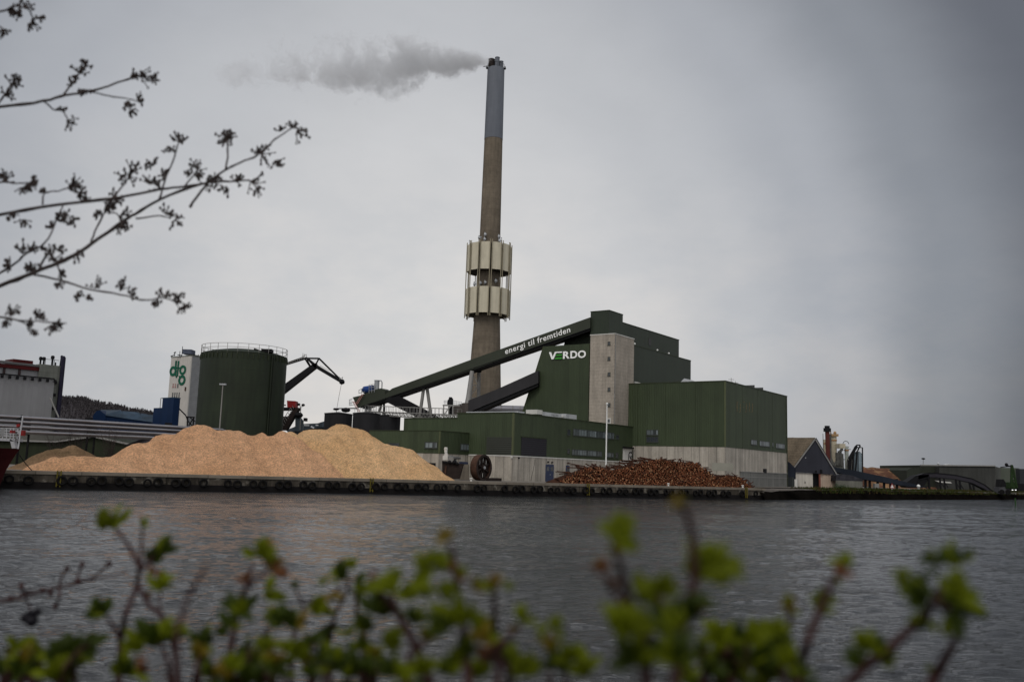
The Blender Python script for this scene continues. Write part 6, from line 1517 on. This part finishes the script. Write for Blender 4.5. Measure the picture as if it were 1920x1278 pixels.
BR = [
 ([(-260, 250), (-120, 215), (0, 201), (80, 190), (125, 178), (175, 170), (230, 152), (262, 142)], 4.2, 1.8, 3.0, [(262, 142, 26, 0), (245, 145, 20, 60), (285, 146, 16, -20)]),
 ([(120, 177), (140, 150), (160, 122)], 2.4, 1.4, 3.0, [(150, 138, 22, 70), (160, 124, 16, 60), (142, 155, 18, 120), (155, 168, 16, -80)]),
 ([(82, 190), (100, 205), (118, 208), (128, 228)], 2.0, 1.3, 3.0, [(118, 208, 12, 90), (128, 226, 24, -60)]),
 ([(172, 172), (205, 180), (235, 184), (258, 190)], 2.0, 1.3, 3.0, [(238, 190, 20, -80), (258, 188, 16, 20), (248, 205, 16, -60)]),
 ([(-40, 245), (0, 190), (18, 165), (28, 152)], 2.6, 1.4, 3.0, [(22, 160, 26, 80), (10, 180, 20, 40), (26, 150, 18, -30)]),
 ([(-200, 60), (-60, 30), (0, 22), (30, 12), (52, 18), (64, 38)], 3.2, 1.5, 2.9, [(22, 12, 22, -60), (45, 12, 22, 40), (60, 36, 26, -50), (40, 22, 20, 180), (75, 36, 12, 0)]),
 ([(-30, 40), (0, 50), (8, 62)], 2.0, 1.4, 2.9, [(4, 56, 18, -70)]),
 ([(-300, 600), (-120, 575), (0, 535), (60, 512), (140, 478), (220, 422), (255, 400), (300, 374), (380, 345), (430, 340), (468, 338)], 5.5, 1.9, 3.1, [(60, 510, 20, 80), (100, 490, 24, 100), (140, 475, 20, -20), (385, 345, 22, 0), (400, 342, 20, 60), (440, 340, 22, 45), (470, 340, 30, -20), (482, 352, 18, -60), (425, 350, 18, -70), (225, 420, 18, -60)]),
 ([(-280, 430), (-100, 418), (0, 402), (100, 385), (215, 371), (300, 355), (345, 350), (385, 344)], 4.4, 2.2, 3.05, [(212, 372, 24, 40), (212, 372, 20, -60), (160, 378, 14, 90), (300, 352, 22, 120), (280, 345, 20, 80), (20, 400, 14, -60), (45, 412, 18, -80)]),
 ([(356, 388), (385, 348), (420, 320), (450, 305), (485, 290), (515, 262), (548, 240)], 3.0, 1.6, 3.1, [(486, 288, 20, 100), (490, 290, 30, -20), (515, 302, 20, -40), (526, 246, 12, 100), (550, 240, 18, 80), (556, 246, 26, -30)]),
 ([(424, 316), (427, 290), (425, 262)], 2.4, 1.6, 3.1, [(425, 262, 22, 80), (425, 260, 20, 0), (425, 260, 20, 180)]),
 ([(300, 372), (312, 330), (325, 300), (334, 270)], 2.4, 1.6, 3.1, [(336, 268, 22, 90), (318, 285, 14, 120), (312, 330, 16, 150), (288, 310, 20, 140)]),
 ([(214, 370), (232, 345), (248, 324)], 2.2, 1.5, 3.05, [(246, 324, 26, 90), (240, 330, 20, 20), (236, 328, 20, 170)]),
 ([(345, 352), (362, 330), (376, 312)], 2.2, 1.5, 3.05, [(372, 318, 24, 80), (366, 330, 18, 10), (360, 325, 16, 170)]),
 ([(212, 372), (200, 395), (220, 402), (230, 425)], 2.0, 1.4, 3.05, [(205, 385, 16, -60), (225, 405, 24, -30), (230, 425, 18, -60), (195, 380, 22, 20)]),
 ([(60, 514), (110, 524), (170, 542), (225, 552), (275, 563), (302, 557), (330, 567)], 2.8, 1.5, 3.0, [(110, 530, 12, -80), (145, 548, 16, -60), (180, 540, 24, 90), (225, 545, 28, 70), (240, 548, 20, 20), (285, 566, 18, -40), (308, 555, 20, 80), (325, 562, 24, -20), (342, 575, 16, -50), (165, 552, 14, -90)]),
 ([(-80, 545), (0, 512), (30, 492), (50, 475), (85, 455), (105, 415), (118, 385)], 2.8, 1.6, 3.15, [(42, 475, 26, 100), (55, 470, 20, 60), (100, 425, 16, 150), (115, 405, 20, -10), (135, 412, 14, -30), (18, 498, 18, 170), (110, 415, 22, 30)]),
 ([(170, 456), (182, 425), (203, 385)], 2.4, 1.6, 3.15, [(182, 402, 10, 90), (180, 400, 14, -90)]),
 ([(255, 410), (300, 405), (318, 408)], 2.0, 1.3, 3.1, [(312, 402, 20, 60), (328, 412, 22, -40)]),
 ([(75, 502), (90, 475), (105, 488), (112, 510)], 3.0, 1.6, 3.1, [(112, 505, 20, -50), (90, 472, 18, 80), (108, 470, 14, 60), (60, 500, 16, 170)]),
 ([(80, 382), (84, 362), (110, 358), (140, 347)], 2.0, 1.4, 3.0, [(84, 362, 12, 100), (138, 350, 24, 70), (130, 356, 18, 0), (150, 360, 16, -40)]),
 ([(-60, 355), (0, 342), (30, 344), (55, 343)], 2.6, 1.4, 2.9, [(6, 338, 22, 60), (52, 343, 22, -40), (58, 342, 16, 20), (40, 352, 16, -70), (8, 332, 16, 120)]),
 ([(-120, 590), (0, 594), (35, 600), (70, 602), (98, 605)], 2.6, 1.4, 2.95, [(20, 592, 24, 70), (75, 598, 18, 70), (98, 604, 22, -20), (95, 610, 20, -60), (10, 600, 14, -60)]),
 ([(35, 601), (52, 608), (62, 622)], 2.0, 1.4, 2.95, [(60, 618, 16, -60), (50, 608, 14, -20)]),
]
tr_ = BT.part('trunk', trunk, BARK, smooth=True)
limb = MB()
for (pts, r0, r1, d, buds) in BR:
    if pts[0][0] < -20:
        a = P(pts[0][0], pts[0][1], d + .02); z = a.z; q = V(-3.5 + (z - 2.5) * .12, 2.05 + (z - 2.5) * .15, max(1.9, z - .5))
        limb.tube([q, (q + a) / 2 + V(0, 0, .05), a], [.03, .02, r0 * d / F * 1.15], 6)
BT.part('limbs', limb, BARK, smooth=True)
for b_ in BR: BT.part('branch', branch(*b_), BARK)

# ------------------------------------------------------------------ leafy shoots of the near hedge
LMATS = [LEAF, LEAFY, LEAFD, BUDR]
def leaf(mb, base, dirv, up, L_, W_, mi):
    dirv = dirv.normalized(); sd_ = dirv.cross(up); sd_ = sd_.normalized() if sd_.length > .01 else V(1, 0, 0); nn = sd_.cross(dirv); mb.mi = mi
    prof = [(0, .12, 0), (.25, .78, .06), (.5, 1.0, .08), (.75, .72, .03), (.92, .3, -.05), (1.0, .02, -.1)]
    b = len(mb.v)
    for t_, w_, h in prof:
        c = base + dirv * L_ * t_ + nn * L_ * h
        mb.v += [tuple(c - sd_ * W_ * w_ * .5 + nn * W_ * w_ * .16), tuple(c), tuple(c + sd_ * W_ * w_ * .5 + nn * W_ * w_ * .16)]
    for i in range(len(prof) - 1):
        for j in range(2): mb.f.append((b + i * 3 + j, b + i * 3 + j + 1, b + (i + 1) * 3 + j + 1, b + (i + 1) * 3 + j)); mb.m.append(mi)
def rosette(mb, c, d, s, rnd, tint=None, n=None, upd=90):
    k = d / F; n = int((n or rnd.randint(5, 8)) * 1.5)
    for i in range(n):
        a = radians(upd) + rnd.gauss(0, .75); y = rnd.uniform(-.7, .7)
        dv_ = V(cos(a), y, sin(a)); L_ = s * k * rnd.uniform(.7, 1.35); W_ = L_ * rnd.uniform(.36, .6)
        u = V(rnd.uniform(-1, 1), -1.0, rnd.uniform(-.2, 1))
        r = rnd.random(); mi = (0 if r < .48 else 1 if r < .60 else 2 if r < .9 else 3) if tint is None else (tint if r < .75 else 0)
        leaf(mb, c + V(rnd.uniform(-1, 1), rnd.uniform(-1, 1), rnd.uniform(-1, 1)) * s * k * .18, dv_, u, L_, W_, mi)
def shoot(name, lab, d, stems, ros, red=True, cat='shrub shoot', grp='leafy shoots of the near hedge', extra=None):
    k = d / F; st = MB(); fo = MB()
    base = P(*stems[0][0][0], d); foot = V(base.x * .9, max(.35, d * .8), 1.55)
    t = Th(name, lab, cat, foot, group=grp)
    for i, (pts, r0, r1) in enumerate(stems):
        P3 = [P(x, y, d + rnd.uniform(-.03, .03) * (0 if j == 0 else 1)) for j, (x, y) in enumerate(pts)]
        if pts[0][1] >= 1270: P3 = [foot, foot * .4 + P3[0] * .6 + V(0, 0, -.05)] + P3; rs_ = [r0 * 1.4, r0 * 1.2]
        else: rs_ = []
        n = len(pts); st.tube(P3, [q * k * 1.0 for q in rs_ + [r0 + (r1 - r0) * j / max(1, n - 1) for j in range(n)]], 7)
    for r_ in ros: rosette(fo, P(r_[0], r_[1], d + rnd.uniform(-.04, .04)), d, r_[2], rnd, *(r_[3:]))
    t.part('stem', st, BARKR if red else BARK, smooth=True); t.part('foliage', fo, LMATS)
    return t
G, Y, D_, B_ = 0, 1, 2, 3
shoot('hedge_shoot', 'forked red stemmed shoot with green tip leaves at the left above the dark berries', 1.25,
  [([(222, 1290), (226, 1200), (236, 1150), (256, 1100), (262, 1065), (246, 1030), (225, 1000), (212, 985)], 6, 3.0), ([(262, 1070), (282, 1050), (298, 1030)], 4, 3), ([(263, 1060), (266, 1010), (268, 985)], 3.5, 2.5), ([(224, 1195), (208, 1165), (196, 1150)], 4, 2.5), ([(258, 1095), (280, 1135), (300, 1150), (320, 1185), (332, 1240), (336, 1290)], 4, 5), ([(300, 1150), (300, 1110)], 3, 2)],
  [(210, 985, 34, G, 9, 120), (200, 978, 26, G, 5, 150), (268, 988, 18, G, 4, 80), (300, 1035, 30, D_, 8, 40), (282, 1050, 26, D_, 7, 60), (286, 1075, 20, B_, 4), (195, 1150, 34, D_, 7, 100), (303, 1105, 28, G, 7, 80), (272, 1120, 14, B_, 4)])
shoot('hedge_shoot', 'dense leafy shoot low at the left beside the forked red stem', 1.15,
  [([(320, 1290), (315, 1240), (300, 1200)], 5, 3), ([(118, 1290), (120, 1250), (150, 1215), (170, 1208)], 4, 3), ([(370, 1290), (380, 1240), (382, 1200)], 4, 3)],
  [(290, 1205, 44, D_, 12, 90), (320, 1190, 34, G, 8, 60), (268, 1215, 34, G, 8, 140), (120, 1240, 40, D_, 10, 80), (155, 1218, 34, D_, 8, 20), (105, 1268, 36, G, 8, 120), (380, 1205, 30, D_, 9, 90), (375, 1240, 26, G, 6, 90), (230, 1265, 34, D_, 8, 60), (260, 1262, 26, B_, 5, 60)])
shoot('hedge_shoot', 'small dark leaf sprig at the lower left corner', 1.3, [([(15, 1290), (22, 1250), (30, 1220)], 4, 2.5), ([(0, 1290), (5, 1265)], 4, 3)], [(30, 1218, 26, D_, 7, 100), (4, 1262, 34, D_, 8, 60), (20, 1250, 22, D_, 5)])
t = shoot('berry_twig', 'thin knobbly twig with black berries crossing the water at the far left', 1.7,
  [([(-30, 1124), (0, 1126), (30, 1122), (60, 1112), (110, 1100), (140, 1094), (170, 1084), (190, 1070), (205, 1056)], 3.4, 2.0), ([(170, 1086), (205, 1080), (240, 1070)], 2, 1.4), ([(45, 1115), (55, 1135), (60, 1150)], 2, 1.4), ([(110, 1100), (118, 1075), (125, 1068)], 2.2, 2.6), ([(140, 1094), (150, 1070), (153, 1060)], 2.2, 2.6), ([(112, 1100), (112, 1118), (105, 1134)], 2.2, 2.6), ([(50, 1115), (42, 1103), (40, 1098)], 2.4, 2.4), ([(40, 1112), (58, 1106)], 2, 2)],
  [], cat='twig', grp=None)
mb = MB()
for px, py, r in ((48, 1157, 9), (70, 1146, 8), (60, 1163, 11), (55, 1150, 7)): mb.ball(P(px, py, 1.7), r * 1.7 / F, 12)
t.part('berries', mb, mat('black_berry', (.008, .007, .010), .35), smooth=True)
mb = MB()
for px, py in ((205, 1056), (126, 1066), (154, 1058), (104, 1136), (20, 1122), (80, 1106), (95, 1112), (148, 1090), (40, 1098)): mb.ball(P(px, py, 1.7), 5 * 1.7 / F, 8, (1, 1, 1.3))
t.part('buds', mb, BARKR)
shoot('bare_shoot', 'bare pinkish leafless shoot leaning right between the left leafy shoots', .9, [([(330, 1290), (332, 1180), (352, 1120), (384, 1066)], 6, 4)], [(384, 1064, 8, B_, 2)], grp=None)
shoot('hedge_shoot', 'shoot topped by a flat green leaf and a bronze leaf left of centre', 1.15,
  [([(425, 1290), (432, 1220), (445, 1150), (462, 1100), (474, 1060)], 7, 3.4), ([(460, 1105), (485, 1080), (505, 1070)], 4, 3), ([(480, 1290), (485, 1220), (500, 1180), (520, 1165)], 5, 3), ([(505, 1290), (512, 1250), (508, 1200)], 4, 3)],
  [(484, 1040, 30, G, 8, 90), (490, 1035, 24, Y, 4, 20), (508, 1068, 26, B_, 5, 60), (515, 1062, 24, D_, 5, 60), (500, 1115, 30, G, 8, 30), (448, 1150, 36, D_, 9, 90), (430, 1175, 30, D_, 6, 140), (462, 1090, 18, B_, 4), (535, 1170, 34, D_, 9, 90), (522, 1160, 26, G, 6, 120), (558, 1165, 24, Y, 5, 40), (470, 1250, 30, Y, 7, 120), (500, 1220, 24, G, 6)])
shoot('hedge_shoot', 'shoot with a dark nodding leaf cluster under a small upright leaf', 1.2,
  [([(620, 1290), (616, 1215), (628, 1150), (650, 1110), (655, 1085)], 5, 3), ([(545, 1290), (548, 1200), (570, 1140), (556, 1105)], 5, 3), ([(575, 1130), (620, 1115), (640, 1100)], 3.5, 3), ([(700, 1290), (690, 1210), (668, 1150), (668, 1110)], 6, 3)],
  [(640, 1085, 26, D_, 8, 110), (655, 1062, 18, G, 4, 80), (665, 1100, 26, D_, 8, -20), (612, 1092, 16, G, 4, 160), (622, 1110, 20, Y, 5, -60), (552, 1102, 15, D_, 5, 110), (590, 1150, 30, G, 8, 60), (600, 1145, 22, Y, 5, 0), (570, 1200, 24, G, 6, -60), (605, 1180, 26, D_, 7, -60), (556, 1228, 26, G, 7, 100), (580, 1250, 26, Y, 6, 60), (640, 1240, 28, D_, 8), (652, 1190, 20, G, 5), (690, 1262, 32, D_, 9), (610, 1262, 28, D_, 7)])
shoot('hedge_shoot', 'shoot with broad bright leaves on both sides of a leaning brown stem at centre', .95,
  [([(810, 1290), (780, 1210), (745, 1150), (712, 1110), (695, 1080)], 9, 4.5), ([(745, 1150), (735, 1110)], 4, 3), ([(770, 1290), (765, 1225), (830, 1180), (860, 1165)], 6, 4)],
  [(732, 1105, 34, G, 8, 90), (742, 1090, 28, G, 6, 120), (712, 1150, 38, D_, 10, 100), (775, 1095, 34, G, 7, 20), (755, 1120, 26, G, 6, 60), (695, 1078, 10, B_, 3), (690, 1180, 34, D_, 8, 130), (722, 1190, 34, G, 9, 0), (775, 1170, 28, D_, 7), (800, 1200, 24, Y, 5)])
shoot('hedge_shoot', 'yellowish upright tip shoot above round bright leaves at centre', .85,
  [([(880, 1290), (872, 1210), (862, 1120), (852, 1060), (845, 1020)], 9, 4.5), ([(935, 1290), (930, 1190), (925, 1110), (930, 1080)], 7, 4), ([(905, 1240), (960, 1190), (975, 1170)], 5, 3)],
  [(837, 1010, 20, Y, 5, 90), (806, 1062, 34, G, 9, 140), (815, 1055, 26, G, 6, 90), (830, 1095, 30, G, 9, -60), (850, 1075, 26, B_, 6, 90), (888, 1100, 22, Y, 5, 40), (858, 1165, 44, G, 12, 90), (890, 1175, 36, G, 9, 30), (835, 1180, 34, D_, 9, 160), (925, 1105, 24, Y, 6, 90), (945, 1100, 20, G, 4, 30), (930, 1085, 16, B_, 4, 90), (978, 1165, 26, G, 7, 90), (968, 1185, 18, B_, 4), (870, 1225, 30, D_, 9), (905, 1200, 28, Y, 6), (1035, 1172, 22, G, 6, 40), (1020, 1185, 18, G, 4, 160)])
shoot('hedge_shoot', 'low tangled leafy shoot along the bottom edge just left of centre', .9,
  [([(960, 1290), (950, 1250), (930, 1225)], 7, 4), ([(1030, 1290), (1032, 1230), (1034, 1185)], 5, 3), ([(1060, 1290), (1060, 1240)], 5, 3)],
  [(925, 1235, 34, B_, 9, 90), (950, 1250, 38, D_, 10, 90), (900, 1265, 34, G, 9), (985, 1262, 30, G, 8), (1030, 1215, 24, Y, 6, 90), (1045, 1250, 34, D_, 9, 90), (1070, 1235, 30, G, 8, 80), (1100, 1265, 34, G, 8), (845, 1262, 34, D_, 9), (790, 1262, 30, G, 8), (740, 1262, 30, D_, 8), (860, 1240, 26, G, 6)])
shoot('hedge_shoot', 'tall blurred shoot crowned by one bright green leaf beside a bronze bud', .72,
  [([(1215, 1300), (1205, 1220), (1190, 1150), (1168, 1090), (1158, 1040)], 12, 6), ([(1190, 1150), (1150, 1110), (1135, 1080)], 7, 5), ([(1205, 1215), (1228, 1160), (1238, 1120)], 8, 5)],
  [(1158, 1005, 42, G, 9, 90), (1165, 1020, 34, G, 7, 70), (1155, 1035, 22, Y, 5, 90), (1130, 1070, 26, B_, 6, 100), (1190, 1105, 30, G, 6, 60), (1205, 1125, 40, G, 9, 60), (1172, 1190, 48, G, 12, 110), (1200, 1180, 36, G, 8, 90), (1240, 1110, 34, G, 8, 80), (1190, 1240, 44, D_, 12, 120), (1225, 1240, 40, D_, 10), (1150, 1100, 20, B_, 5), (1260, 1160, 36, G, 8, 30)])
shoot('hedge_shoot', 'tallest blurred shoot whose olive tip reaches up to the quay', .68,
  [([(1262, 1300), (1280, 1180), (1302, 1090), (1300, 1010), (1288, 965), (1276, 940)], 11, 6)],
  [(1275, 945, 18, Y, 4, 100), (1318, 1062, 52, G, 10, 30), (1340, 1065, 42, G, 8, 0), (1300, 1085, 44, G, 9, 60), (1290, 1120, 44, D_, 9, -60), (1265, 1180, 44, D_, 9, 100), (1300, 1150, 36, B_, 6), (1268, 1240, 44, D_, 10)])
shoot('hedge_shoot', 'broad leafy clump at the bottom right of centre with hanging leaves', .95,
  [([(1370, 1300), (1375, 1250), (1365, 1215)], 8, 5), ([(1330, 1300), (1322, 1250), (1315, 1215)], 5, 3), ([(1420, 1300), (1425, 1240), (1430, 1215)], 7, 4)],
  [(1340, 1198, 38, G, 9, 90), (1375, 1200, 36, D_, 10, 30), (1410, 1205, 34, G, 9, 60), (1440, 1210, 36, G, 10, 80), (1325, 1225, 28, D_, 7, 200), (1365, 1235, 30, B_, 7), (1420, 1240, 40, D_, 11, 60), (1330, 1262, 34, D_, 9), (1385, 1262, 30, G, 8), (1440, 1262, 40, G, 10), (1460, 1215, 30, G, 8, 90), (1290, 1265, 30, G, 7)])
shoot('hedge_shoot', 'slim leaning shoot with an orange and yellow tip right of centre', .85,
  [([(1490, 1300), (1500, 1250), (1515, 1200), (1530, 1160), (1555, 1100), (1580, 1060)], 10, 5), ([(1470, 1300), (1468, 1240), (1462, 1195)], 6, 4), ([(1480, 1180), (1482, 1140)], 5, 4)],
  [(1582, 1060, 26, G, 6, 70), (1572, 1080, 24, B_, 5, 60), (1545, 1130, 28, D_, 8, 70), (1535, 1150, 24, G, 7, 60), (1480, 1135, 24, Y, 6, 90), (1478, 1150, 24, B_, 6, 90), (1455, 1185, 26, G, 7, 90), (1460, 1210, 28, D_, 7), (1475, 1240, 30, G, 8), (1500, 1262, 26, D_, 6)])
shoot('hedge_shoot', 'arching dark red shoot bearing the big leafy head at the right', .82,
  [([(1575, 1300), (1620, 1250), (1665, 1215), (1700, 1185), (1730, 1160), (1755, 1125), (1772, 1090)], 10, 6), ([(1755, 1130), (1785, 1140)], 6, 5)],
  [(1780, 1052, 34, G, 8, 90), (1755, 1058, 34, D_, 7, 150), (1802, 1050, 28, D_, 6, 60), (1702, 1092, 28, G, 6, 160), (1722, 1105, 30, D_, 7, 150), (1735, 1130, 38, D_, 10, 120), (1762, 1135, 40, D_, 12, 60), (1790, 1110, 38, G, 9, 60), (1800, 1135, 38, D_, 9, 0), (1775, 1160, 34, D_, 8, -30), (1740, 1155, 30, D_, 7, 200), (1622, 1215, 34, G, 8, 90), (1645, 1222, 34, D_, 9, 60), (1612, 1245, 30, D_, 8, 140)])
shoot('bare_shoot', 'dark leafless shoot with a small green tip at the bottom right', .85, [([(1735, 1300), (1758, 1260), (1780, 1220), (1796, 1190)], 12, 5)], [(1798, 1188, 14, Y, 4, 90), (1750, 1268, 20, D_, 4)], grp=None)

# filler growth along the foot of the hedge
for i, (cx_, lab) in enumerate(((60, 'low dark leafy growth at the bottom left corner'), (470, 'low leafy growth along the bottom under the flat topped shoot'), (680, 'low leafy growth along the bottom under the nodding dark cluster'), (1400, 'low leafy growth along the bottom beneath the broad clump'))):
    dd_ = (1.2, 1.1, 1.1, .95)[i]; st_ = []; ro_ = []
    for j in range(12):
        x = cx_ + rnd.uniform(-110, 110); y = rnd.uniform(1205, 1270)
        st_.append(([(x + rnd.uniform(-15, 15), 1295), (x + rnd.uniform(-8, 8), (y + 1290) / 2), (x, y)], 5, 3))
        ro_.append((x, y, rnd.uniform(15, 27), rnd.choice([D_, D_, G, Y, None]), rnd.randint(5, 8), 90)); ro_.append((x + rnd.uniform(-20, 20), y + 28, rnd.uniform(20, 30), D_, 5))
    shoot('hedge_shoot', lab, dd_, st_, ro_)
